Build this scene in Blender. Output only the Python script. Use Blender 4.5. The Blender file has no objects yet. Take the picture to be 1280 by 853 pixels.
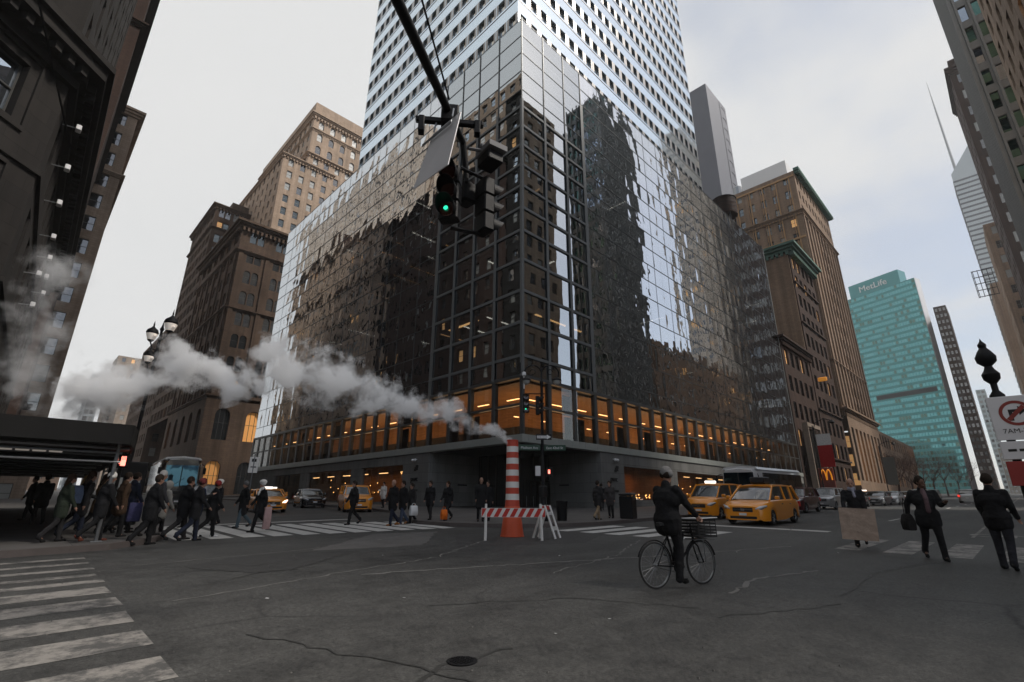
import bpy, bmesh, math, random
from mathutils import Vector, Matrix, Quaternion
random.seed(7)
R = math.radians
PI = math.pi
SC = bpy.context.scene
COL = SC.collection
SX, SY = .018, .017          # the two streets climb gently to the east and the north
def gz(x, y): return SX*x + SY*y
GN = Vector((-SX, -SY, 1)).normalized()

# ------------------------------------------------------------------ helpers
class MB:
    """collects boxes, prisms, tubes and lathes and links them as one mesh"""
    def __init__(s): s.v = []; s.f = []; s.m = []; s.M = Matrix(); s.k = 0
    def add(s, vs, fs, m=None):
        n = len(s.v); m = s.k if m is None else m
        s.v += [tuple(s.M @ Vector(p)) for p in vs]
        s.f += [tuple(i+n for i in f) for f in fs]
        s.m += [m]*len(fs)
    def quad(s, a, b, c, d, m=None): s.add([a, b, c, d], [(0, 1, 2, 3)], m)
    def box(s, x0, x1, y0, y1, z0, z1, m=None):
        s.add([(x0,y0,z0),(x1,y0,z0),(x1,y1,z0),(x0,y1,z0),(x0,y0,z1),(x1,y0,z1),(x1,y1,z1),(x0,y1,z1)],
              [(0,3,2,1),(4,5,6,7),(0,1,5,4),(1,2,6,5),(2,3,7,6),(3,0,4,7)], m)
    def bbox(s, x0, x1, y0, y1, z0, z1, b=.02, m=None):
        """box with chamfered edges"""
        pts = []; fs = []
        for zz, ins in ((z0, b), (z0+b, 0), (z1-b, 0), (z1, b)):
            a0, a1, b0, b1 = x0+ins, x1-ins, y0+ins, y1-ins
            c = b
            pts += [(a0+c,b0,zz),(a1-c,b0,zz),(a1,b0+c,zz),(a1,b1-c,zz),(a1-c,b1,zz),(a0+c,b1,zz),(a0,b1-c,zz),(a0,b0+c,zz)]
        for r in range(3):
            for i in range(8): j = (i+1) % 8; fs.append((r*8+i, r*8+j, r*8+8+j, r*8+8+i))
        fs += [tuple(range(7, -1, -1)), tuple(range(24, 32))]
        s.add(pts, fs, m)
    def prism(s, poly, z0, z1, m=None):
        n = len(poly)
        s.add([(x, y, z0) for x, y in poly]+[(x, y, z1) for x, y in poly],
              [tuple(range(n-1, -1, -1)), tuple(range(n, 2*n))]+[(i, (i+1) % n, n+(i+1) % n, n+i) for i in range(n)], m)
    def rings(s, rs, cap=True, m=None):
        n = len(rs[0]); vs = [p for r in rs for p in r]; fs = []
        for k in range(len(rs)-1):
            for i in range(n): j = (i+1) % n; fs.append((k*n+i, k*n+j, (k+1)*n+j, (k+1)*n+i))
        if cap: fs += [tuple(range(n-1, -1, -1)), tuple(range((len(rs)-1)*n, len(rs)*n))]
        s.add(vs, fs, m)
    def tube(s, pts, r, n=10, m=None, cap=True):
        pts = [Vector(p) for p in pts]; rs = r if isinstance(r, (list, tuple)) else [r]*len(pts)
        out = []; prev = None
        for i, p in enumerate(pts):
            d = (pts[min(i+1, len(pts)-1)]-pts[max(i-1, 0)]).normalized()
            if prev is None:
                a = Vector((0, 0, 1)) if abs(d.z) < .9 else Vector((1, 0, 0))
                u = d.cross(a).normalized()
            else: u = (prev-d*prev.dot(d)).normalized()
            prev = u; w = d.cross(u)
            out.append([tuple(p+(u*math.cos(2*PI*k/n)+w*math.sin(2*PI*k/n))*rs[i]) for k in range(n)])
        s.rings(out, cap, m)
    def cut(s):
        """finish this piece; the next one becomes a mesh of its own"""
        if s.v:
            if not hasattr(s, 'done'): s.done = []
            s.done.append((s.v, s.f, s.m)); s.v = []; s.f = []; s.m = []
    def lathe(s, prof, n=16, c=(0, 0, 0), m=None, axis='z', closed=False):
        out = []
        if closed: prof = list(prof)+[prof[0]]
        for r, z in prof:
            ring = []
            for k in range(n):
                a = 2*PI*k/n; x, y = max(r, 1e-4)*math.cos(a), max(r, 1e-4)*math.sin(a)
                ring.append((c[0]+x, c[1]+y, c[2]+z) if axis == 'z' else ((c[0]+z, c[1]+x, c[2]+y) if axis == 'x' else (c[0]+y, c[1]+z, c[2]+x)))
            out.append(ring)
        s.rings(out, not closed, m)
    def ball(s, c, r, n=12, k=8, m=None, sc=(1, 1, 1)):
        out = []
        for i in range(k+1):
            t = -PI/2+PI*i/k
            out.append([(c[0]+sc[0]*r*max(math.cos(t), 1e-3)*math.cos(2*PI*j/n), c[1]+sc[1]*r*max(math.cos(t), 1e-3)*math.sin(2*PI*j/n), c[2]+sc[2]*r*math.sin(t)) for j in range(n)])
        s.rings(out, True, m)
    def build(s, name, mats, parent=None, smooth=False, loc=None):
        if getattr(s, 'done', None):
            s.cut(); parts_ = s.done; s.done = None; out = None
            for v, f, m in parts_: s.v, s.f, s.m = v, f, m; out = s.build(name, mats, parent, smooth, loc)
            return out
        me = bpy.data.meshes.new(name); me.from_pydata(s.v, [], s.f)
        mats = mats if isinstance(mats, (list, tuple)) else [mats]
        for mm in mats: me.materials.append(mm)
        me.polygons.foreach_set('material_index', [min(i, len(mats)-1) for i in s.m])
        if smooth:
            me.polygons.foreach_set('use_smooth', [True]*len(me.polygons))
            try: me.set_sharp_from_angle(angle=R(38))
            except Exception: pass
        me.update()
        o = bpy.data.objects.new(name, me); COL.objects.link(o)
        if parent is not None: o.parent = parent
        if loc is not None: o.location = loc
        return o

def tag(o, label=None, cat=None, group=None, kind=None):
    if label: o['label'] = label
    if cat: o['category'] = cat
    if group: o['group'] = group
    if kind: o['kind'] = kind
    return o
def thing(name, label, cat, loc=(0, 0, 0), rz=0, group=None, tilt=False):
    o = bpy.data.objects.new(name, None); COL.objects.link(o); o.empty_display_size = .3
    o.location = loc
    q = Quaternion((0, 0, 1), rz)
    if tilt: q = Vector((0, 0, 1)).rotation_difference(GN) @ q
    o.rotation_mode = 'QUATERNION'; o.rotation_quaternion = q
    return tag(o, label, cat, group)
def struct(o): o['kind'] = 'structure'; return o
def kids(o): return [c for c in COL.objects if c.parent == o]
def copy_tree(o, parent=None, table=None):
    if table is None:
        table = {}
        for c in COL.objects:
            if c.parent: table.setdefault(c.parent, []).append(c)
    c = o.copy(); COL.objects.link(c); c.parent = parent
    for ch in table.get(o, []): copy_tree(ch, c, table)
    return c
def on_ground(o, x, y, rz, h=0):
    o.location = (x, y, gz(x, y)+h); o.rotation_quaternion = Vector((0, 0, 1)).rotation_difference(GN) @ Quaternion((0, 0, 1), rz)

# ------------------------------------------------------------------ materials
def new_mat(name):
    m = bpy.data.materials.new(name); m.use_nodes = True; nt = m.node_tree
    return m, nt, nt.nodes['Principled BSDF'], nt.nodes['Material Output']
def N(nt, t, **kw):
    n = nt.nodes.new(t)
    for k, v in kw.items():
        if k in n.inputs: n.inputs[k].default_value = v
        else: setattr(n, k, v)
    return n
def c4(c): return (c[0], c[1], c[2], 1)
def mat(name, col, rough=.6, metal=0., vary=.25, scale=3., bump=0., bscale=40., spec=.5, coat=0., wear=None):
    """plain surface with noise in colour and roughness"""
    m, nt, b, out = new_mat(name)
    tc = N(nt, 'ShaderNodeTexCoord')
    n = N(nt, 'ShaderNodeTexNoise', Scale=scale, Detail=5.0, Roughness=.6)
    nt.links.new(tc.outputs['Object'], n.inputs['Vector'])
    mx = N(nt, 'ShaderNodeMix', data_type='RGBA')
    mx.inputs[6].default_value = c4([c*(1-vary) for c in col]); mx.inputs[7].default_value = c4([min(1, c*(1+vary)) for c in col])
    nt.links.new(n.outputs['Fac'], mx.inputs[0])
    last = mx.outputs[2]
    if wear:
        n2 = N(nt, 'ShaderNodeTexNoise', Scale=scale*2.7, Detail=8.0, Roughness=.75)
        nt.links.new(tc.outputs['Object'], n2.inputs['Vector'])
        rp = N(nt, 'ShaderNodeMapRange'); rp.inputs[1].default_value = wear[1]; rp.inputs[2].default_value = wear[1]+.08
        nt.links.new(n2.outputs['Fac'], rp.inputs[0])
        m2 = N(nt, 'ShaderNodeMix', data_type='RGBA'); m2.inputs[7].default_value = c4(wear[0])
        nt.links.new(last, m2.inputs[6]); nt.links.new(rp.outputs[0], m2.inputs[0]); last = m2.outputs[2]
    nt.links.new(last, b.inputs['Base Color'])
    b.inputs['Roughness'].default_value = rough; b.inputs['Metallic'].default_value = metal
    b.inputs['Specular IOR Level'].default_value = spec; b.inputs['Coat Weight'].default_value = coat
    if bump:
        bn = N(nt, 'ShaderNodeTexNoise', Scale=bscale, Detail=6.0)
        nt.links.new(tc.outputs['Object'], bn.inputs['Vector'])
        bp = N(nt, 'ShaderNodeBump', Strength=bump, Distance=.02)
        nt.links.new(bn.outputs['Fac'], bp.inputs['Height']); nt.links.new(bp.outputs[0], b.inputs['Normal'])
    return m
def emit(name, col, s):
    m, nt, b, out = new_mat(name)
    b.inputs['Base Color'].default_value = c4(col); b.inputs['Emission Color'].default_value = c4(col); b.inputs['Emission Strength'].default_value = s
    return m
def masonry(name, col, col2, bw=.6, bh=.3, mortar=.6, streak=.35, rough=.85):
    """ashlar or brick courses, large stains and vertical streaks; world-aligned through object coordinates"""
    m, nt, b, out = new_mat(name)
    tc = N(nt, 'ShaderNodeTexCoord'); sp = N(nt, 'ShaderNodeSeparateXYZ'); nt.links.new(tc.outputs['Object'], sp.inputs[0])
    ad = N(nt, 'ShaderNodeMath', operation='ADD'); nt.links.new(sp.outputs[0], ad.inputs[0]); nt.links.new(sp.outputs[1], ad.inputs[1])
    cb = N(nt, 'ShaderNodeCombineXYZ'); nt.links.new(ad.outputs[0], cb.inputs[0]); nt.links.new(sp.outputs[2], cb.inputs[1])
    br = N(nt, 'ShaderNodeTexBrick'); br.inputs['Scale'].default_value = 1.0
    br.inputs['Brick Width'].default_value = bw; br.inputs['Row Height'].default_value = bh; br.inputs['Mortar Size'].default_value = .012 if bh > .15 else .006
    br.inputs['Color1'].default_value = c4(col); br.inputs['Color2'].default_value = c4(col2); br.inputs['Mortar'].default_value = c4([c*mortar for c in col])
    nt.links.new(cb.outputs[0], br.inputs['Vector'])
    n = N(nt, 'ShaderNodeTexNoise', Scale=.12, Detail=8.0, Roughness=.65); nt.links.new(tc.outputs['Object'], n.inputs['Vector'])
    mp = N(nt, 'ShaderNodeMapping'); mp.inputs['Scale'].default_value = (1.3, 1.3, .06); nt.links.new(tc.outputs['Object'], mp.inputs[0])
    n2 = N(nt, 'ShaderNodeTexNoise', Scale=1.0, Detail=6.0); nt.links.new(mp.outputs[0], n2.inputs['Vector'])
    a2 = N(nt, 'ShaderNodeMath', operation='MULTIPLY'); nt.links.new(n.outputs['Fac'], a2.inputs[0]); nt.links.new(n2.outputs['Fac'], a2.inputs[1])
    mr = N(nt, 'ShaderNodeMapRange'); mr.inputs[1].default_value = .12; mr.inputs[2].default_value = .38; mr.inputs[3].default_value = 1-streak; mr.inputs[4].default_value = 1.12
    nt.links.new(a2.outputs[0], mr.inputs[0])
    mul = N(nt, 'ShaderNodeMix', data_type='RGBA', blend_type='MULTIPLY'); mul.inputs[0].default_value = 1
    nt.links.new(br.outputs['Color'], mul.inputs[6]); nt.links.new(mr.outputs[0], mul.inputs[7])
    nt.links.new(mul.outputs[2], b.inputs['Base Color']); b.inputs['Roughness'].default_value = rough; b.inputs['Specular IOR Level'].default_value = .2
    bp = N(nt, 'ShaderNodeBump', Strength=.5, Distance=.02); nt.links.new(br.outputs['Fac'], bp.inputs['Height']); bp.invert = True
    nt.links.new(bp.outputs[0], b.inputs['Normal'])
    return m
def mirror_glass(name, tint=(.8, .86, .9), base=.5, see=(.3, .33, .34), wav=.0025, wscale=.9, rough=.0):
    """coated architectural glass: strong reflection, each pane a little wavy"""
    m, nt, b, out = new_mat(name); nt.nodes.remove(b)
    tc = N(nt, 'ShaderNodeTexCoord')
    n = N(nt, 'ShaderNodeTexNoise', Scale=wscale, Detail=1.0); nt.links.new(tc.outputs['Object'], n.inputs['Vector'])
    bp = N(nt, 'ShaderNodeBump', Strength=1.0, Distance=wav); nt.links.new(n.outputs['Fac'], bp.inputs['Height'])
    g = N(nt, 'ShaderNodeBsdfGlossy', Roughness=rough); g.inputs['Color'].default_value = c4(tint); nt.links.new(bp.outputs[0], g.inputs['Normal'])
    t = N(nt, 'ShaderNodeBsdfTransparent'); t.inputs['Color'].default_value = c4(see)
    fr = N(nt, 'ShaderNodeFresnel', IOR=1.5)
    mr = N(nt, 'ShaderNodeMapRange'); mr.inputs[3].default_value = base; mr.inputs[4].default_value = 1.0; nt.links.new(fr.outputs[0], mr.inputs[0])
    mx = N(nt, 'ShaderNodeMixShader'); nt.links.new(mr.outputs[0], mx.inputs[0]); nt.links.new(t.outputs[0], mx.inputs[1]); nt.links.new(g.outputs[0], mx.inputs[2])
    nt.links.new(mx.outputs[0], out.inputs['Surface'])
    return m
def dark_glass(name, col=(.012, .014, .016), rough=.04, spec=.9):
    m, nt, b, out = new_mat(name)
    b.inputs['Base Color'].default_value = c4(col); b.inputs['Roughness'].default_value = rough
    b.inputs['IOR'].default_value = 1.8; b.inputs['Specular IOR Level'].default_value = spec
    tc = N(nt, 'ShaderNodeTexCoord'); n = N(nt, 'ShaderNodeTexNoise', Scale=1.1); nt.links.new(tc.outputs['Object'], n.inputs['Vector'])
    bp = N(nt, 'ShaderNodeBump', Strength=.6, Distance=.004); nt.links.new(n.outputs['Fac'], bp.inputs['Height']); nt.links.new(bp.outputs[0], b.inputs['Normal'])
    return m

M = {}
M['asphalt'] = None
M['black'] = mat('black_iron', (.006, .006, .007), .5, .1, .3, 6, .3, 60, spec=.2)
M['darkmetal'] = mat('dark_metal', (.03, .03, .032), .4, .6, .3, 5)
M['steel'] = mat('galvanised', (.28, .29, .3), .4, .8, .25, 8)
M['alu'] = mat('sign_back', (.68, .67, .68), .5, .35, .1, 3)
M['white'] = mat('white_paint', (.72, .71, .68), .5, 0, .08, 6, wear=((.25, .23, .21), .66))
M['cleanwhite'] = mat('clean_white', (.75, .75, .75), .4, 0, .05, 4)
M['orange'] = mat('orange_plastic', (.62, .09, .03), .5, 0, .2, 3, wear=((.2, .05, .03), .62))
M['red'] = mat('red_paint', (.5, .03, .02), .5, 0, .2, 6, wear=((.18, .03, .03), .64))
M['rubber'] = mat('rubber', (.015, .015, .015), .8, 0, .3, 12)
M['chrome'] = mat('chrome', (.6, .6, .62), .15, 1, .05, 4)
M['cab'] = mat('taxi_yellow', (.84, .30, .014), .3, 0, .06, 2, coat=.6)
M['cablack'] = mat('black_car_paint', (.01, .011, .013), .25, 0, .1, 2, coat=.8)
M['cabwhite'] = mat('white_car_paint', (.6, .6, .6), .3, 0, .05, 2, coat=.6)
M['cabgrey'] = mat('grey_car_paint', (.16, .165, .17), .3, .4, .1, 2, coat=.6)
M['cabsilver'] = mat('silver_car_paint', (.42, .43, .44), .3, .5, .08, 2, coat=.6)
M['cabred'] = mat('maroon_car_paint', (.07, .008, .01), .28, .1, .1, 2, coat=.8)
M['carglass'] = dark_glass('car_glass', (.01, .012, .014))
M['winglass'] = dark_glass('window_glass', (.012, .014, .016), .03, 1.0)
M['winpane_pale'] = mat('pale_window_pane', (.30, .31, .30), .25, 0, .12, 1.2, spec=.9)  # paler panes, dealt out at random
M['winlit'] = emit('lit_window', (.9, .5, .2), .35)
M['winframe'] = mat('window_frame', (.035, .035, .033), .5, 0, .2, 5)
M['winframe_pale'] = mat('window_frame_pale', (.2, .22, .2), .5, 0, .2, 5)
M['headlight_on'] = emit('headlight_on', (1, .62, .42), 3.2)
M['headlight'] = mat('headlight_lens', (.45, .46, .48), .12, .2, .1, 8, coat=1)
M['taillight'] = emit('tail_light', (1, .05, .03), 1.2)
M['rooflight'] = emit('roof_light', (1, .93, .85), 1.4)
M['dimglow'] = emit('dim_lantern_and_gap_glow', (1, .9, .8), .16)
M['green_on'] = emit('green_lens_lit', (.03, .9, .5), 1.3)
M['hand_on'] = emit('hand_symbol_lit', (1, .22, .16), 3.0)
M['lens_off'] = mat('unlit_lens', (.05, .012, .008), .2, 0, .2, 10, coat=1)
M['skin'] = mat('skin', (.36, .20, .14), .55, 0, .12, 20)
M['skin_dark'] = mat('skin_brown', (.13, .065, .04), .55, 0, .12, 20)
def cloth(name, c): return mat(name, [q*1.25+.002 for q in c], .95, 0, .4, 9, 1.0, 15, spec=.12)
# ------------------------------------------------------------------ facades with real window recesses
CAMXY = (0., 0.)
def window_mesh(name, w, h, kind, glass, frame, rail=.5, mull=1, d=.05, arch=False):
    """a sash window: frame ring, meeting rail, optional mullion, pane; origin bottom centre, +y outwards"""
    mb = MB(); fw = .07
    mb.box(-w/2, w/2, -d, 0, 0, fw, 0); mb.box(-w/2, w/2, -d, 0, h-fw, h, 0)
    mb.box(-w/2, -w/2+fw, -d, 0, fw, h-fw, 0); mb.box(w/2-fw, w/2, -d, 0, fw, h-fw, 0)
    if rail: mb.box(-w/2+fw, w/2-fw, -d, 0, h*rail-.03, h*rail+.03, 0)
    for k in range(1, mull): x = -w/2+w*k/mull; mb.box(x-.04, x+.04, -d, 0.004, fw, h-fw, 0)
    dz = .012*(random.random()-.5)
    mb.quad((-w/2+fw, -d*.6+dz, fw), (w/2-fw, -d*.6, fw), (w/2-fw, -d*.6-dz, h-fw), (-w/2+fw, -d*.6, h-fw), 1)
    me = bpy.data.meshes.new(name)
    me.from_pydata(mb.v, [], mb.f); me.materials.append(frame); me.materials.append(glass)
    me.polygons.foreach_set('material_index', mb.m); me.update()
    return me

class Facade:
    """one building: wall mesh plus a list of window placements; the nearest 100 become parts, the rest one part"""
    def __init__(s, name, label, cat, loc, wallmat, group=None, rz=0):
        s.t = thing(name, label, cat, (0, 0, 0), 0, group); s.w = MB(); s.wins = []; s.mat = wallmat; s.loc = loc
    def kinds(s, *meshes): s.meshes = meshes
    def face(s, p0, p1, z0, floors, fh, bays, ww, wh, sill, depth=.3, arch=False, margin=0., k=(0,), pair=1, m=0, skip=None, wz=None):
        """wall from p0 to p1 (outside on the right-hand side walking p0->p1 ... normal = (dy,-dx))"""
        U = Vector((p1[0]-p0[0], p1[1]-p0[1], 0)); L = U.length; U.normalize(); Nn = Vector((U.y, -U.x, 0))
        P = lambda u, z, d=0: tuple(Vector((p0[0], p0[1], 0))+U*u+Vector((0, 0, z))-Nn*d)
        w = s.w
        if margin > 0:
            for a, b in ((0, margin), (L-margin, L)):
                w.quad(P(a, z0), P(b, z0), P(b, z0+floors*fh), P(a, z0+floors*fh), m)
        bw = (L-2*margin)/bays
        for j in range(floors):
            for i in range(bays):
                ua = margin+i*bw; ub = ua+bw; za = z0+j*fh; zb = za+fh
                if skip and skip(i, j):
                    w.quad(P(ua, za), P(ub, za), P(ub, zb), P(ua, zb), m); continue
                gap = .22
                tot = pair*ww+(pair-1)*gap
                cells = [(ua+(ub-ua)*q/pair, ua+(ub-ua)*(q+1)/pair) for q in range(pair)]
                for q, (ca, cb) in enumerate(cells):
                    if pair > 1:
                        cu = (ua+ub)/2+(q-(pair-1)/2)*(ww+gap)
                        ca = ua if q == 0 else cu-(ww+gap)/2; cb = ub if q == pair-1 else cu+(ww+gap)/2
                    else: cu = (ca+cb)/2
                    l, r_, lo, hi = cu-ww/2, cu+ww/2, za+sill, za+sill+wh
                    if not arch:
                        inn = [(l, lo), (r_, lo), (r_, hi), (l, hi)]; outp = [(ca, za), (cb, za), (cb, zb), (ca, zb)]
                    else:
                        rr = ww/2; cz = hi-rr; inn = [(l, lo), (r_, lo)]; outp = [(ca, za), (cb, za)]
                        for a in range(0, 181, 30):
                            x, z = cu+rr*math.cos(R(a)), cz+rr*math.sin(R(a)); inn.append((x, z))
                            if a == 0: outp.append((cb, cz))
                            elif a == 180: outp.append((ca, cz))
                            elif a == 90: outp.append((cu, zb))
                            elif a < 90: outp.append((cb, zb) if a == 60 else (cb, (cz+zb)/2))
                            else: outp.append((ca, zb) if a == 120 else (ca, (cz+zb)/2))
                    n = len(inn); vs = [P(*o) for o in outp]+[P(*o) for o in inn]+[P(o[0], o[1], depth) for o in inn]; fs = []
                    for e in range(n):
                        f = (e+1) % n
                        fs.append((e, f, n+f, n+e)); fs.append((n+e, n+f, 2*n+f, 2*n+e))
                    w.add(vs, fs, m)
                    rot = Matrix((( -U.x, Nn.x, 0, 0), (-U.y, Nn.y, 0, 0), (0, 0, 1, 0), (0, 0, 0, 1)))
                    pos = Vector(P(cu, lo, depth-.06))
                    s.wins.append((pos, Matrix.Translation(pos) @ rot, k[0] if isinstance(k, tuple) and len(k) == 1 else random.choice(k)))
    def plain(s, p0, p1, z0, z1, m=0):
        s.w.quad((p0[0], p0[1], z0), (p1[0], p1[1], z0), (p1[0], p1[1], z1), (p0[0], p0[1], z1), m)
    def finish(s, wname='wall', mats=None, wpart='window', most=100):
        ws = sorted(s.wins, key=lambda q: (q[0].x-CAMXY[0])**2+(q[0].y-CAMXY[1])**2+(q[0].z-1.5)**2*1.2)
        s.w.build(wname, mats or s.mat, s.t)
        for pos, mx, k in ws[:most]:
            o = bpy.data.objects.new(wpart, s.meshes[k]); COL.objects.link(o); o.parent = s.t
            o.matrix_basis = mx
        if len(ws) > most:
            mb = MB(); mats_ = []; 
            for pos, mx, k in ws[most:]:
                me = s.meshes[k]; off = []
                for mm in me.materials:
                    if mm not in mats_: mats_.append(mm)
                    off.append(mats_.index(mm))
                n = len(mb.v); mb.v += [tuple(mx @ v.co) for v in me.vertices]
                for p in me.polygons: mb.f.append(tuple(i+n for i in p.vertices)); mb.m.append(off[p.material_index])
            tag(mb.build(wpart, mats_, s.t), kind='stuff')
        return s.t
def cornice(mb, x0, x1, y0, y1, z, h, pr, m=0, dent=0, inner=.5):
    """a moulding running round a block: stepped ring plus dentils"""
    mb.cut()
    for k in range(3):
        e = pr*(k+1)/3; a, b = z+h*k/3, z+h*(k+1)/3
        for (xa, xb, ya, yb) in ((x0-e, x1+e, y0-e, y0+inner), (x0-e, x1+e, y1-inner, y1+e), (x0-e, x0+inner, y0+inner, y1-inner), (x1-inner, x1+e, y0+inner, y1-inner)):
            mb.box(xa, xb, ya, yb, a+.002*k, b, m)
    if dent:
        q = x0
        while q < x1: mb.box(q, q+dent*.5, y0-pr*.55, y0-.01, z-h*.55, z-.003, m); q += dent
        q = y0
        while q < y1: mb.box(x0-pr*.55, x0-.01, q, q+dent*.5, z-h*.55, z-.003, m); q += dent

def subfacade(t, m):
    F = Facade.__new__(Facade); F.t = t; F.w = MB(); F.wins = []; F.mat = m; return F
# ------------------------------------------------------------------ people: tapered limbs fused into one skin by a voxel remesh
def capsule(mb, a, b, ra, rb, n=10):
    a, b = Vector(a), Vector(b); d = b-a; L = d.length
    if L < 1e-5: d = Vector((0, 0, 1)); L = 1e-4; b = a+d*L
    d.normalize(); u = d.cross(Vector((0, 0, 1)) if abs(d.z) < .9 else Vector((1, 0, 0))).normalized(); w = d.cross(u)
    rg = []
    for c, r, sgn in ((a, ra, -1), (b, rb, 1)):
        seq = (-1, -.8, -.45, 0) if sgn < 0 else (0, .45, .8, 1)
        for q in seq:
            rr = r*math.sqrt(max(0.0004, 1-q*q)); cc = c+d*(q*r)
            rg.append([tuple(cc+(u*math.cos(2*PI*k/n)+w*math.sin(2*PI*k/n))*rr) for k in range(n)])
    mb.rings(rg)
def ell(mb, c, r, sc): mb.ball(c, r, 14, 10, sc=sc)
def fuse(mb, name, m, parent, vox=.02, sm=3):
    me = bpy.data.meshes.new(name); me.from_pydata(mb.v, [], mb.f)
    o = bpy.data.objects.new(name, me); COL.objects.link(o)
    r = o.modifiers.new('r', 'REMESH'); r.mode = 'VOXEL'; r.voxel_size = vox; r.use_smooth_shade = True
    s = o.modifiers.new('s', 'SMOOTH'); s.iterations = sm; s.factor = .5
    new = bpy.data.meshes.new_from_object(o.evaluated_get(bpy.context.evaluated_depsgraph_get()))
    o.modifiers.clear(); o.data = new; bpy.data.meshes.remove(me); new.name = name
    new.materials.clear(); new.materials.append(m)
    for p in new.polygons: p.use_smooth = True
    o.parent = parent; return o
CL = {}
def cl(c):
    if c not in CL: CL[c] = cloth('cloth_'+str(len(CL)), c)
    return CL[c]
BLK, DK, NAVY, GREY, BRN, WHT, JEAN, TANC = (.011, .011, .012), (.022, .021, .022), (.016, .02, .034), (.10, .10, .10), (.06, .04, .028), (.52, .50, .46), (.045, .06, .10), (.22, .16, .10)
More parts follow.
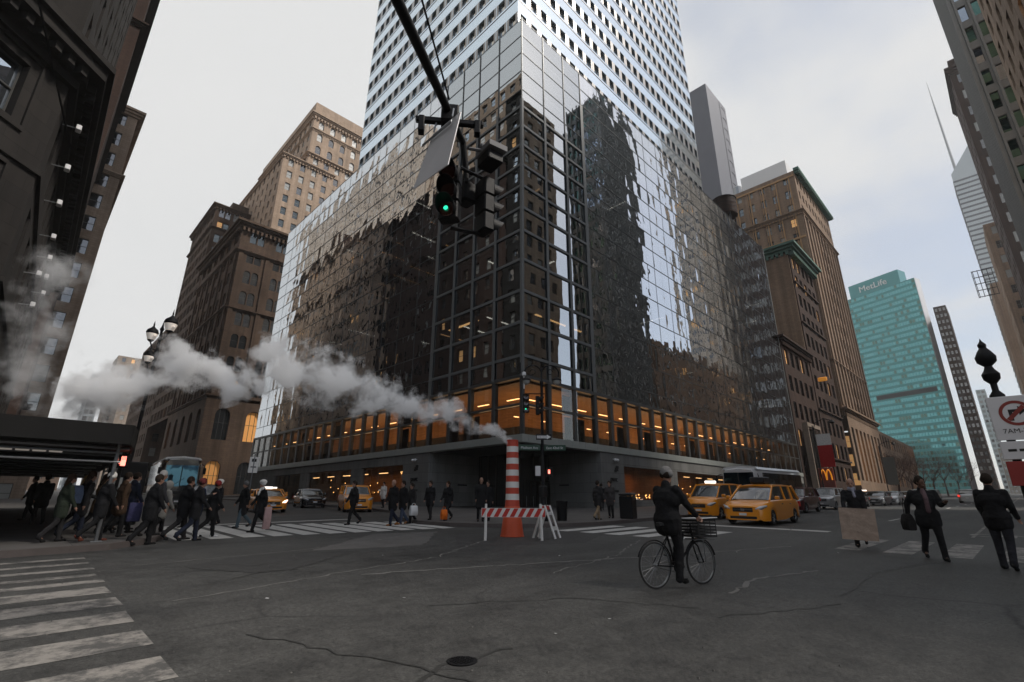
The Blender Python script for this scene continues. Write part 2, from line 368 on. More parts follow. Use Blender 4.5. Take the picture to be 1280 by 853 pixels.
def person(label, x, y, face, H=1.75, stride=.0, coat=BLK, trous=DK, hair='short', hat=None, arms=None, coatlen=.25, vox=.022, skin='skin', lean=.03, headturn=0, h=None, seat=None, scarf=None, shoes=(.012, .012, .012), group=None, fat=1.0, hood=False, phase=1, headtilt=0, fingers=False, collar=None):
    """face: direction walked in degrees from +x. arms: ((shoulder fwd, out, elbow) left, right) in degrees"""
    s = H/1.75
    t = thing('person', label, 'person', (0, 0, 0), 0, group)
    V = Vector
    # legs
    def leg(side, th, kn, out=2):
        hip = V((0, side*.095, .93)); a = R(th); k = V((math.sin(a)*.43, side*math.sin(R(out))*.2, -math.cos(a)*.43)); knee = hip+k
        b = R(th-kn); ank = knee+V((math.sin(b)*.42, side*.005, -math.cos(b)*.42))
        return hip, knee, ank, b
    stride *= .68; lean *= .6
    if seat: Lg, Rg = leg(1, *seat[0]), leg(-1, *seat[1])
    else:
        a = stride
        Lg = leg(1, a*phase*1.0, 6+abs(a)*.25 if phase > 0 else 10+a*1.3); Rg = leg(-1, -a*phase*.85, (10+a*1.3) if phase > 0 else 6+abs(a)*.25)
    feet = []
    for hip, knee, ank, b in (Lg, Rg):
        toe_drop = max(-.9, min(.25, b*.9)) if b < 0 else 0
        toe = ank+V((math.cos(toe_drop)*.15, 0, -.055+math.sin(toe_drop)*.13)); heel = ank+V((-.05, 0, -.055)) if b >= 0 else ank+V((-.04, 0, -.05))
        feet.append((ank, toe, heel))
    low = min(min(f[1].z, f[2].z) for f in feet)-.03
    up = V((math.sin(lean), 0, math.cos(lean)))
    pel = V((0, 0, .95)); chest = pel+up*.33; neck = pel+up*.56; head = pel+up*.70+V((.02+.0, 0, 0)); sh = pel+up*.47
    def arm(side, fwd, out, elb):
        S = sh+V((0, side*.185*fat**.5, 0)); f, o_ = R(fwd), R(out)
        e = S+V((math.sin(f)*math.cos(o_), side*math.sin(o_), -math.cos(f)*math.cos(o_)))*.28
        g = R(fwd+elb); o2 = o_*.5
        w = e+V((math.sin(g)*math.cos(o2), side*math.sin(o2)*(.5), -math.cos(g)*math.cos(o2)))*.25
        return S, e, w, (w-e).normalized()
    if arms is None: sw = stride*.9; arms = ((-sw*phase, 6, 12+abs(sw)*.3), (sw*phase, 6, 12+abs(sw)*.3))
    A1, A2 = arm(1, *arms[0]), arm(-1, *arms[1])
    hd = V((math.cos(R(headturn)), math.sin(R(headturn)), -.1+R(headtilt)))
    # body: one skin
    mb = MB()
    capsule(mb, pel+V((0, .06, 0)), pel+V((0, -.06, 0)), .12*fat, .12*fat); capsule(mb, pel, chest, .12*fat, .13*fat); capsule(mb, chest+V((0, .07, 0)), chest+V((0, -.07, 0)), .12, .12); capsule(mb, sh+V((0, .15, -.01)), sh+V((0, -.15, -.01)), .065, .065)
    capsule(mb, neck-up*.06, head-up*.06, .058, .052)
    ell(mb, head+up*.03, .098, (1.02, .80, 1.18)); ell(mb, head-up*.055+hd*.028, .062, (1, .88, 1)); 
    capsule(mb, head+hd*.085+up*.0, head+hd*.112-up*.028, .011, .016, 8)          # nose
    sd = V((-hd.y, hd.x, 0)).normalized()
    for q in (-1, 1): ell(mb, head+sd*q*.083, .022, (1, .6, 1.5))                                    # ears
    capsule(mb, head+hd*.088-up*.062+sd*.014, head+hd*.088-up*.062-sd*.014, .011, .011, 6)            # mouth
    for S, e, w, d in (A1, A2):
        capsule(mb, S, e, .05, .038); capsule(mb, e, w, .038, .026)
        P = w+d*.05; capsule(mb, w, P, .027, .034, 8); capsule(mb, P, P+d*.035, .034, .03, 8)
        if fingers:
            sd2 = d.cross(V((1, 0, 0))).normalized() if abs(d.x) < .8 else V((0, 1, 0)); nn = d.cross(sd2)
            sd2 = V((1, 0, 0))-d*d.x; sd2 = sd2.normalized() if sd2.length > .2 else V((0, 1, 0)); nn = d.cross(sd2)
            for i, (o_, l) in enumerate(((-.030, .036), (-.011, .044), (.010, .042), (.030, .032))):
                b0 = P+d*.045+sd2*o_; b1 = b0+d*l*.9+nn*.006; b2 = b1+d*l*.55+nn*.02; capsule(mb, b0, b1, .0095, .009, 8); capsule(mb, b1, b2, .009, .008, 8)
            b0 = w+d*.03-sd2*.02; b1 = b0+d*.03-sd2*.03; b2 = b1+d*.03-sd2*.005; capsule(mb, b0, b1, .013, .011, 8); capsule(mb, b1, b2, .011, .009, 8)
        else:
            capsule(mb, P+d*.04, P+d*.09, .024, .016, 8); capsule(mb, w+d*.03+V((.02, 0, 0)), w+d*.07+V((.035, 0, 0)), .013, .011, 8)
    for (hip, knee, ank, b) in (Lg, Rg): capsule(mb, hip, knee, .085, .052); capsule(mb, knee, ank, .052, .036); capsule(mb, knee+(ank-knee)*.25, knee+(ank-knee)*.5, .05, .045)
    for ank, toe, heel in feet: capsule(mb, ank, ank-V((0, 0, .02)), .036, .034); capsule(mb, ank-V((0, 0, .03)), toe, .032, .026)
    fuse(mb, 'body', M[skin], t, .010 if fingers else min(vox, .016), 2)
    # trousers
    mb = MB()
    for (hip, knee, ank, b) in (Lg, Rg):
        capsule(mb, hip+V((0, 0, .02)), knee, .105*fat**.6, .073); capsule(mb, knee, ank+V((0, 0, .0)), .073, .060); capsule(mb, ank+V((0, 0, .03)), ank-V((0, 0, .03)), .062, .066)
        kd = V((0, 0, 1)); m_ = knee+(ank-knee)*.55; capsule(mb, m_-V((.02, 0, 0)), m_+V((.02, 0, 0)), .064, .06)
    capsule(mb, pel+V((0, .05, 0)), pel+V((0, -.05, 0)), .135*fat, .135*fat); fuse(mb, 'trousers', cl(trous), t, vox)
    # coat with collar, sleeves and hem
    mb = MB(); hem = pel+V((0, 0, -coatlen))
    capsule(mb, chest+V((0, .075, .0)), chest+V((0, -.075, 0)), .145*fat, .145*fat); capsule(mb, sh+V((0, .15, -.02)), sh+V((0, -.15, -.02)), .085, .085)
    capsule(mb, chest, pel, .15*fat, .15*fat); capsule(mb, pel+V((0, .06, .0)), pel+V((0, -.06, 0)), .148*fat, .148*fat)
    for ss in (-1, 1): capsule(mb, pel+V((0, ss*.055, 0)), hem+V((math.sin(R(stride*ss*.5*phase))*.12, ss*.075, 0)), .145*fat, .125*fat+coatlen*.08)
    for S, e, w, d in (A1, A2):
        capsule(mb, S, e, .078, .062); capsule(mb, e, w-d*.01, .062, .046); capsule(mb, w-d*.03, w, .05, .052)
        m_ = S+(e-S)*.6; capsule(mb, m_, m_+V((.012, 0, .01)), .074, .07); 
    capsule(mb, neck-up*.06+V((-.015, 0, 0)), neck-up*.0+V((-.012, 0, 0)), .085, .078)
    if hood: ell(mb, head+up*.01-hd*.03, .13, (1.05, .9, 1.15))
    fuse(mb, 'coat', cl(coat), t, vox, 2)
    if scarf: mb = MB(); capsule(mb, neck+V((.03, .03, .0)), neck+V((.03, -.03, .0)), .075, .075); capsule(mb, neck+V((.10, .02, -.02)), chest+V((.155, .04, .03)), .035, .04); fuse(mb, 'scarf', cl(scarf), t, vox)
    if collar: mb = MB(); capsule(mb, neck+V((.065, 0, -.03)), chest+V((.125*fat, 0, .02)), .05, .055); capsule(mb, chest+V((.118*fat, 0, .02)), pel+V((.125*fat, 0, .08)), .055, .055); fuse(mb, 'shirt', cl(collar), t, .016)
    for ank, toe, heel in feet:
        mb = MB(); capsule(mb, heel+V((0, 0, .012)), toe, .040, .034); capsule(mb, ank+V((0, 0, -.01)), ank-V((0, 0, .035)), .045, .047); capsule(mb, toe-V((.05, 0, 0)), toe+V((.01, 0, -.003)), .041, .034); fuse(mb, 'shoe', cl(shoes), t, .014)
    # hair / hat / eyes
    mb = MB()
    if hat:
        ell(mb, head+up*.055-hd*.008, .112, (1.0, .88, 1.02)); capsule(mb, head+up*.03+sd*.06-hd*.01, head+up*.03-sd*.06-hd*.01, .07, .07)
        if hat[1] == 'bobble': ell(mb, head+up*.17, .035, (1, 1, 1))
        if hat[1] == 'fur': ell(mb, head+up*.10, .12, (1.15, 1.1, .8))
        if hat[1] == 'cap': capsule(mb, head+up*.05+hd*.09, head+up*.045+hd*.16, .035, .02)
        fuse(mb, 'hat', cl(hat[0]), t, .016)
        mb = MB()
    hc = {'short': (.02, .014, .01), 'long': (.03, .017, .01), 'grey': (.3, .29, .28), 'blond': (.3, .2, .09), 'bald': None}[hair]
    if hc and not hood:
        if not hat: ell(mb, head+up*.045-hd*.014, .108, (1.0, .85, 1.12))
        capsule(mb, head-hd*.035+up*.02+sd*.03, head-hd*.035+up*.02-sd*.03, .075, .075)
        if hair in ('long', 'blond'): capsule(mb, head-hd*.05, neck-hd*.07-up*.03, .075, .06)
        hm = fuse(mb, 'hair', cl(hc), t, .014)
    mb = MB()
    for q in (-1, 1): mb.cut(); mb.ball(tuple(head+hd*.088+sd*q*.032+up*.018), .011, 8, 6)
    mb.build('eye', M['rubber'], t, True)
    t['_low'] = low
    z = gz(x, y)+(h if h is not None else 0)
    t.location = (x, y, z-low*s); t.scale = (s, s, s); t.rotation_quaternion = Quaternion((0, 0, 1), R(face))
    hands = [t.location + (Quaternion((0, 0, 1), R(face)) @ (w+d*.06))*s for S, e, w, d in (A1, A2)]
    del t['_low']
    return t, hands
G1 = 'people crossing the left avenue'
SW_ = .15
P = person
P('person in a dark coat at the extreme left under the shed, farthest left of all', .95, 30.5, 200, 1.76, 18, h=SW_)
P('person in black jacket with fur collar walking away beneath the left shed', 1.15, 26.6, 100, 1.78, 16, BLK, DK, scarf=(.12, .09, .06), h=SW_)
_, hnd = P('person with pale blue backpack leaning forward among the crowd on the left kerb', 1.62, 18.4, 20, 1.76, 26, BLK, NAVY, 'long', lean=.16, h=SW_, arms=((30, 8, 40), (-20, 8, 20)))
P('person in a white beanie and black coat on the left kerb', 1.95, 17.4, 15, 1.72, 24, BLK, BLK, hat=((.5, .49, .46), 'plain'), lean=.14, h=SW_, shoes=(.10, .03, .02))
P('person in long black coat at the front of the left crowd, beside the shed post', 3.02, 17.2, 12, 1.82, 22, BLK, BLK, lean=.08, h=0, fat=1.1)
P('person in a pale hooded jacket in the left crowd', 3.75, 19.6, 10, 1.68, 20, (.36, .34, .30), DK, hood=True, lean=.12, h=0)
P('person in navy jacket directly behind the one in the pale jacket', 2.9, 19.9, 15, 1.78, 24, NAVY, BLK, lean=.1, h=SW_)
P('tall person in black following the person in the pale jacket', 4.0, 18.1, 8, 1.80, 26, BLK, DK, lean=.08, h=0)
P('person in dark red beanie looking at a phone at the left end of the crosswalk', 4.2, 17.6, 5, 1.74, 24, BLK, NAVY, hat=((.10, .02, .02), 'plain'), lean=.08, arms=((45, 5, 70), (15, 5, 30)), h=0)
P('person in bright red beanie and white trainers at the left end of the crosswalk', 4.9, 18.6, 5, 1.70, 26, BLK, BLK, hat=((.2, .02, .02), 'plain'), lean=.08, h=0, shoes=(.5, .5, .5))
P('person in a white fur hat standing before the coach headlights', 6.6, 24.4, 190, 1.76, 10, BLK, BLK, hat=((.55, .53, .5), 'fur'), scarf=(.5, .48, .45), h=0)
P('person in grey hat and blue jeans walking left on the crosswalk', 6.95, 22.2, 185, 1.74, 24, BLK, (.07, .10, .12), hat=(GREY, 'plain'), h=0, coatlen=.35)
P('person in a white wrapped headscarf stepping over the crosswalk bars', 6.75, 19.7, 184, 1.74, 30, BLK, BLK, hat=((.55, .54, .52), 'fur'), scarf=(.55, .54, .52), h=0, coatlen=.3)
P('lone man in a dark suit striding across the middle of the left crosswalk', 11.0, 20.9, 178, 1.80, 26, BLK, BLK, h=0, coatlen=.1)
P('bald man in dark parka and tan work boots on the left crosswalk', 12.0, 19.3, 185, 1.84, 22, BLK, NAVY, 'bald', h=0, shoes=(.24, .10, .03), fat=1.1)
P('person in tan work boots half behind the bald man', 12.75, 19.7, 182, 1.80, 20, BLK, JEAN, h=0, shoes=(.24, .10, .03))
P('person with white shopping bag behind the two in work boots', 13.35, 19.9, 180, 1.70, 18, DK, BLK, h=.0)
P('person in black jacket stepping onto the kerb ahead of the orange bag', 14.0, 19.4, 200, 1.66, 14, BLK, DK, h=SW_)
P('long haired woman carrying an orange bag off the kerb', 14.4, 18.6, 190, 1.66, 26, BLK, DK, 'long', h=SW_)
P('tall man in long black coat facing the crossing left of the steam pipe', 14.9, 16.9, 230, 1.78, 6, BLK, BLK, 'bald', h=SW_, coatlen=.35)
P('person in black walking right behind the tall man left of the steam pipe', 15.6, 17.2, 200, 1.68, 20, BLK, BLK, h=SW_)
P('person in white shirt standing by the shop windows behind the taxi', 19.9, 33.4, 200, 1.75, 8, WHT, DK, h=SW_)
P('person in black running toward the building entrance on the right', 28.0, 19.8, 30, 1.72, 30, BLK, BLK, lean=.15, h=SW_)
P('person in brown coat following the runner near the entrance', 28.6, 19.5, 30, 1.66, 12, (.045, .03, .025), BLK, 'long', h=SW_)
P('person in dark jacket and tan trousers walking toward the trash bin', 19.9, 14.3, 350, 1.72, 20, DK, TANC, h=SW_)
P('person in dark coat standing beside the black trash bin', 21.5, 14.7, 200, 1.70, 8, (.04, .036, .036), BLK, 'long', h=SW_)
for i, (lab, x, y, f, c, tr, hr) in enumerate((
    ('shorter person in dark green coat squeezed between the backpack wearer and the white beanie', 1.2, 17.9, 15, (.02, .026, .018), DK, 'long'),
    ('person in brown leather jacket just left of the shed post', 2.5, 18.6, 12, (.05, .03, .018), BLK, 'short'),
    ('person with grey hair in the middle of the left crowd', 3.3, 18.3, 10, (.03, .03, .034), BLK, 'grey'),
    ('person in long camel coat deep inside the left crowd', 2.2, 20.4, 20, (.13, .085, .05), BLK, 'long'),
    ('person in charcoal coat walking behind the pale hooded jacket', 3.1, 21.4, 8, (.035, .035, .037), DK, 'short'),
    ('blond person in black coat at the back of the left crowd', 1.9, 22.4, 10, BLK, BLK, 'blond'),
    ('person in dark blue parka between the two red beanies', 4.55, 18.9, 6, (.012, .018, .04), BLK, 'short'),
    ('person in dark coat just in front of the coach bumper', 5.4, 23.6, 185, DK, BLK, 'short'))):
    P(lab, x, y, f, 1.66+.025*(i*3 % 7), 20, c, tr, hr, lean=.07, h=SW_ if x < 3.6 else 0, phase=(-1)**i, fat=1+.04*(i % 3))
# right side: nearer, with fingers
PM, hm = P('bald man in black suit carrying a cardboard sheet', 17.3, 3.55, 192, 1.80, 24, BLK, BLK, 'bald', h=0, coatlen=.12, vox=.015, fingers=True, scarf=(.2, .2, .24), arms=((12, 6, 14), (20, 12, 24)), fat=1.08, phase=-1)
PB, hb = P('heavy man in open jacket with a shoulder bag striding toward the right kerb', 15.35, 1.75, 200, 1.80, 22, BLK, BLK, 'short', h=0, coatlen=.15, vox=.014, fingers=True, skin='skin_dark', collar=(.10, .065, .07), headturn=35, arms=((25, 10, 75), (-22, 22, 12)), fat=1.22)
PC, hc_ = P('man in a black hooded jacket seen from behind at the right edge', 14.6, .55, 350, 1.80, 12, BLK, (.018, .018, .022), 'short', h=0, coatlen=.12, vox=.015, fingers=True, fat=1.15, arms=((10, 8, 40), (5, 10, 35)))
P('person in dark clothes at the far right edge beside the man in the hooded jacket', 17.6, -.35, 200, 1.72, 15, BLK, BLK, 'long', h=0)

# things they carry
def bag(name, label, loc, w, d, hgt, m, strap=None, rz=0, cat='bag'):
    mb = MB(); mb.rings([[(x*k, y*k2, z) for x, y in ((-w/2, -d/2), (-w/2+.02, -d/2-.015), (w/2-.02, -d/2-.015), (w/2, -d/2), (w/2, d/2), (w/2-.02, d/2+.015), (-w/2+.02, d/2+.015), (-w/2, d/2))] for z, k, k2 in ((-hgt, .9, .8), (-hgt+.02, 1, 1), (-hgt*.5, 1.03, 1.15), (-.03, .97, .6), (0, .9, .3))])
    t = thing(name, label, cat, loc, rz); mb.build('pouch', m, t, True)
    if strap: mb = MB(); mb.tube([(-w*.3, 0, -.01), (-w*.22, 0, strap*.7), (0, 0, strap), (w*.22, 0, strap*.7), (w*.3, 0, -.01)], .009, 6); mb.build('strap', m, t, True)
    return t
bag('shopping_bag', 'plain white plastic bag carried beside the work boots pair', (13.2, 19.5, gz(13.2, 19.5)+.78), .36, .14, .42, M['cleanwhite'], .1)
bag('shopping_bag', 'bright orange carrier bag held low by the long haired woman', (14.1, 18.45, gz(14.1, 18.45)+.62), .30, .12, .42, cl((.75, .14, .02)), .12)
bag('tote_bag', 'pale pink and white bag swinging against the leg of the person in the headscarf', (6.95, 19.45, gz(7, 19.4)+.85), .24, .08, .75, mat('pink_white_fabric', (.45, .30, .29), .9, 0, .3, 9), .1)
bag('backpack', 'pale blue grey backpack on the leaning person in the left crowd', (1.42, 18.3, gz(1.5, 18.4)+.15+1.40), .22, .3, .48, cl((.10, .13, .20)), None, R(20))
bag('backpack', 'navy backpack held low beside the left shed post', (2.72, 17.6, gz(2.7, 17.4)+1.1), .3, .2, .5, cl((.03, .03, .07)), .08)
q = hb[0]
bag('shoulder_bag', 'black satchel hanging at the heavy man\'s hip', (15.22, 2.12, gz(15.3, 2.1)+.98), .36, .13, .36, cl((.012, .011, .011)), .35, R(30))
# cardboard sheet
M['card'] = mat('creased_cardboard', (.36, .27, .21), .9, 0, .35, 5, 1.0, 9, wear=((.22, .15, .13), .6))
mb = MB(); nx, nz = 10, 8; vs = []; 
for side in (0, 1):
    for j in range(nz+1):
        for i in range(nx+1):
            x = -.42+.84*i/nx; z = -.82*j/nz; y = .018*math.sin(i*1.3+j*.7)+.012*math.cos(j*2.1-i*.5)+side*.012
            vs.append((x, y, z))
fs = []; o_ = (nx+1)*(nz+1)
for j in range(nz):
    for i in range(nx):
        a = j*(nx+1)+i; fs.append((a, a+1, a+nx+2, a+nx+1)); fs.append((o_+a, o_+a+nx+1, o_+a+nx+2, o_+a+1))
for i in range(nx): fs.append((i, o_+i, o_+i+1, i+1)); a = nz*(nx+1)+i; fs.append((a, a+1, o_+a+1, o_+a))
for j in range(nz): a = j*(nx+1); fs.append((a, a+nx+1, o_+a+nx+1, o_+a)); a = a+nx; fs.append((a, o_+a, o_+a+nx+1, a+nx+1))
mb.add(vs, fs); o = mb.build('cardboard_sheet', M['card'], None, True)
o.location = (16.78, 3.42, gz(16.8, 3.7)+1.03); o.rotation_euler = (0, R(3), R(-68)); tag(o, 'creased pinkish cardboard sheet carried by the bald man in the suit', 'cardboard')
BX, BY, BA = 8.12, 4.28, R(-15.6)
# rider: pelvis on the saddle
rz = -15.6
t, hnds = P('cyclist in black padded jacket and grey knit cap riding across the junction', BX-.17*math.cos(BA), BY-.17*math.sin(BA), rz, 1.76, 0, BLK, BLK, 'short', hat=((.16, .155, .15), 'plain'), vox=.014, fingers=True,
  seat=((58, 78, 3), (14, 22, 3)), lean=.12, arms=((33, 9, 12), (36, 9, 12)), coatlen=.1, fat=1.28, h=0, headturn=8)
# put the seat at saddle height: pelvis is .93+ above the body origin
t.location.z = gz(BX, BY)+.97-.90

# ------------------------------------------------------------------ ground
def asphalt():
    m, nt, b, out = new_mat('worn_asphalt')
    tc = N(nt, 'ShaderNodeTexCoord'); L = nt.links
    big = N(nt, 'ShaderNodeTexNoise', Scale=.16, Detail=6.0, Roughness=.6); L.new(tc.outputs['Object'], big.inputs['Vector'])
    mp = N(nt, 'ShaderNodeMapping'); mp.inputs['Scale'].default_value = (.12, .9, 1); L.new(tc.outputs['Object'], mp.inputs[0])
    trk = N(nt, 'ShaderNodeTexNoise', Scale=1., Detail=4.0); L.new(mp.outputs[0], trk.inputs['Vector'])
    fine = N(nt, 'ShaderNodeTexNoise', Scale=55, Detail=4.0, Roughness=.8); L.new(tc.outputs['Object'], fine.inputs['Vector'])
    med = N(nt, 'ShaderNodeTexNoise', Scale=2.4, Detail=10.0, Roughness=.7); L.new(tc.outputs['Object'], med.inputs['Vector'])
    ramp = N(nt, 'ShaderNodeValToRGB'); e = ramp.color_ramp.elements
    e[0].position = .38; e[0].color = c4((.025, .0247, .0242)); e[1].position = .62; e[1].color = c4((.086, .085, .081))
    a = N(nt, 'ShaderNodeMath', operation='ADD'); L.new(big.outputs['Fac'], a.inputs[0]); L.new(trk.outputs['Fac'], a.inputs[1])
    a2 = N(nt, 'ShaderNodeMath', operation='MULTIPLY_ADD'); a2.inputs[1].default_value = .29; L.new(a.outputs[0], a2.inputs[0])
    md = N(nt, 'ShaderNodeMath', operation='MULTIPLY'); md.inputs[1].default_value = .42; L.new(med.outputs['Fac'], md.inputs[0]); L.new(md.outputs[0], a2.inputs[2])
    L.new(a2.outputs[0], ramp.inputs[0])
    mr = N(nt, 'ShaderNodeMapRange'); mr.inputs[1].default_value = .38; mr.inputs[2].default_value = .62; mr.inputs[3].default_value = .45; mr.inputs[4].default_value = 1.55
    f2 = N(nt, 'ShaderNodeTexNoise', Scale=19, Detail=5.0, Roughness=.75); L.new(tc.outputs['Object'], f2.inputs['Vector'])
    fm = N(nt, 'ShaderNodeMath', operation='ADD'); L.new(fine.outputs['Fac'], fm.inputs[0]); L.new(f2.outputs['Fac'], fm.inputs[1])
    fh = N(nt, 'ShaderNodeMath', operation='MULTIPLY'); fh.inputs[1].default_value = .5; L.new(fm.outputs[0], fh.inputs[0])
    L.new(fh.outputs[0], mr.inputs[0])
    mul = N(nt, 'ShaderNodeMix', data_type='RGBA', blend_type='MULTIPLY'); mul.inputs[0].default_value = 1
    L.new(ramp.outputs[0], mul.inputs[6]); L.new(mr.outputs[0], mul.inputs[7])
    # cracks: thin edges of a warped cell pattern, only in places
    wv = N(nt, 'ShaderNodeTexNoise', Scale=.9, Detail=5.0); L.new(tc.outputs['Object'], wv.inputs['Vector'])
    mxv = N(nt, 'ShaderNodeMix', data_type='RGBA'); mxv.inputs[0].default_value = .35; L.new(tc.outputs['Object'], mxv.inputs[6]); L.new(wv.outputs['Color'], mxv.inputs[7])
    vo = N(nt, 'ShaderNodeTexVoronoi', feature='DISTANCE_TO_EDGE', Scale=.38); L.new(mxv.outputs[2], vo.inputs['Vector'])
    ck = N(nt, 'ShaderNodeMapRange'); ck.inputs[1].default_value = .0; ck.inputs[2].default_value = .012; ck.inputs[3].default_value = 1; ck.inputs[4].default_value = 0
    L.new(vo.outputs['Distance'], ck.inputs[0])
    cm = N(nt, 'ShaderNodeMapRange'); cm.inputs[1].default_value = .5; cm.inputs[2].default_value = .6; L.new(big.outputs['Fac'], cm.inputs[0])
    ckm = N(nt, 'ShaderNodeMath', operation='MULTIPLY'); L.new(ck.outputs[0], ckm.inputs[0]); L.new(cm.outputs[0], ckm.inputs[1])
    mc = N(nt, 'ShaderNodeMix', data_type='RGBA'); mc.inputs[7].default_value = c4((.018, .018, .018)); L.new(mul.outputs[2], mc.inputs[6]); L.new(ckm.outputs[0], mc.inputs[0])
    L.new(mc.outputs[2], b.inputs['Base Color'])
    rr = N(nt, 'ShaderNodeMapRange'); rr.inputs[3].default_value = .5; rr.inputs[4].default_value = .85; L.new(med.outputs['Fac'], rr.inputs[0]); L.new(rr.outputs[0], b.inputs['Roughness']); b.inputs['Specular IOR Level'].default_value = .28
    bp = N(nt, 'ShaderNodeBump', Strength=.55, Distance=.012); L.new(fine.outputs['Fac'], bp.inputs['Height'])
    bp2 = N(nt, 'ShaderNodeBump', Strength=.5, Distance=.05); L.new(med.outputs['Fac'], bp2.inputs['Height']); L.new(bp.outputs[0], bp2.inputs['Normal'])
    L.new(bp2.outputs[0], b.inputs['Normal'])
    return m
def paint_mat(name, col, worn):
    """road paint worn through to the asphalt"""
    m, nt, b, out = new_mat(name); L = nt.links
    tc = N(nt, 'ShaderNodeTexCoord')
    n = N(nt, 'ShaderNodeTexNoise', Scale=2.2, Detail=12.0, Roughness=.78); L.new(tc.outputs['Object'], n.inputs['Vector'])
    mr = N(nt, 'ShaderNodeMapRange'); mr.inputs[1].default_value = worn; mr.inputs[2].default_value = worn+.12; L.new(n.outputs['Fac'], mr.inputs[0])
    n2 = N(nt, 'ShaderNodeTexNoise', Scale=24, Detail=6.0, Roughness=.7); L.new(tc.outputs['Object'], n2.inputs['Vector'])
    ra = N(nt, 'ShaderNodeMix', data_type='RGBA'); ra.inputs[6].default_value = c4([c*.6 for c in col]); ra.inputs[7].default_value = c4(col); L.new(n2.outputs['Fac'], ra.inputs[0])
    mx = N(nt, 'ShaderNodeMix', data_type='RGBA'); mx.inputs[7].default_value = c4((.075, .073, .07)); L.new(ra.outputs[2], mx.inputs[6]); L.new(mr.outputs[0], mx.inputs[0])
    L.new(mx.outputs[2], b.inputs['Base Color']); b.inputs['Roughness'].default_value = .75
    bp = N(nt, 'ShaderNodeBump', Strength=.4, Distance=.01); L.new(n2.outputs['Fac'], bp.inputs['Height']); L.new(bp.outputs[0], b.inputs['Normal'])
    return m
def paving(name, col):
    m, nt, b, out = new_mat(name); L = nt.links
    tc = N(nt, 'ShaderNodeTexCoord')
    br = N(nt, 'ShaderNodeTexBrick', offset=0.0); br.inputs['Scale'].default_value = 1; br.inputs['Brick Width'].default_value = 1.5; br.inputs['Row Height'].default_value = 1.5
    br.inputs['Mortar Size'].default_value = .012; br.inputs['Color1'].default_value = c4(col); br.inputs['Color2'].default_value = c4([c*.85 for c in col]); br.inputs['Mortar'].default_value = c4([c*.4 for c in col])
    L.new(tc.outputs['Object'], br.inputs['Vector'])
    n = N(nt, 'ShaderNodeTexNoise', Scale=.8, Detail=9.0, Roughness=.7); L.new(tc.outputs['Object'], n.inputs['Vector'])
    mr = N(nt, 'ShaderNodeMapRange'); mr.inputs[1].default_value = .3; mr.inputs[2].default_value = .7; mr.inputs[3].default_value = .6; mr.inputs[4].default_value = 1.2; L.new(n.outputs['Fac'], mr.inputs[0])
    mul = N(nt, 'ShaderNodeMix', data_type='RGBA', blend_type='MULTIPLY'); mul.inputs[0].default_value = 1; L.new(br.outputs[0], mul.inputs[6]); L.new(mr.outputs[0], mul.inputs[7])
    L.new(mul.outputs[2], b.inputs['Base Color']); b.inputs['Roughness'].default_value = .8
    return m
M['asphalt'] = asphalt()
M['patch'] = mat('asphalt_patch', (.034, .033, .032), .75, 0, .4, 1.2, .6, 50)
M['patch_pale'] = mat('asphalt_patch_pale', (.105, .10, .095), .8, 0, .35, 1.2, .6, 50)
M['paint'] = paint_mat('road_paint', (.62, .61, .58), .56)
M['paint_old'] = paint_mat('road_paint_old', (.32, .30, .275), .44)
M['paving'] = paving('sidewalk_paving', (.105, .098, .092))
M['curb'] = mat('granite_curb', (.09, .075, .07), .8, 0, .3, 4, .3, 50)

def sheet(name, poly, h, m, thick=None, cuts=0):
    """a flat sheet laid on the sloping ground, h above it"""
    mb = MB()
    top = [(x, y, gz(x, y)+h) for x, y in poly]; n = len(top)
    if thick is None: mb.add(top, [tuple(range(n))])
    else:
        bot = [(x, y, gz(x, y)+h-thick) for x, y in poly]
        mb.add(bot+top, [tuple(range(n-1, -1, -1)), tuple(range(n, 2*n))]+[(i, (i+1) % n, n+(i+1) % n, n+i) for i in range(n)])
    return struct(mb.build(name, m))
# one sheet to the horizon, gently sloping; fine enough to carry the slope
sheet('road', [(-900, -900), (1600, -900), (1600, 1600), (-900, 1600)], 0, M['asphalt'])

def arc(cx, cy, r, a0, a1, n=8): return [(cx+r*math.cos(R(a0+(a1-a0)*i/n)), cy+r*math.sin(R(a0+(a1-a0)*i/n))) for i in range(n+1)]
def inset(poly, cx, cy, d):  # shift every kerb vertex towards the block's inside point
    out = []
    for x, y in poly:
        v = Vector((cx-x, cy-y)); v.normalize(); out.append((x+v.x*d, y+v.y*d))
    return out
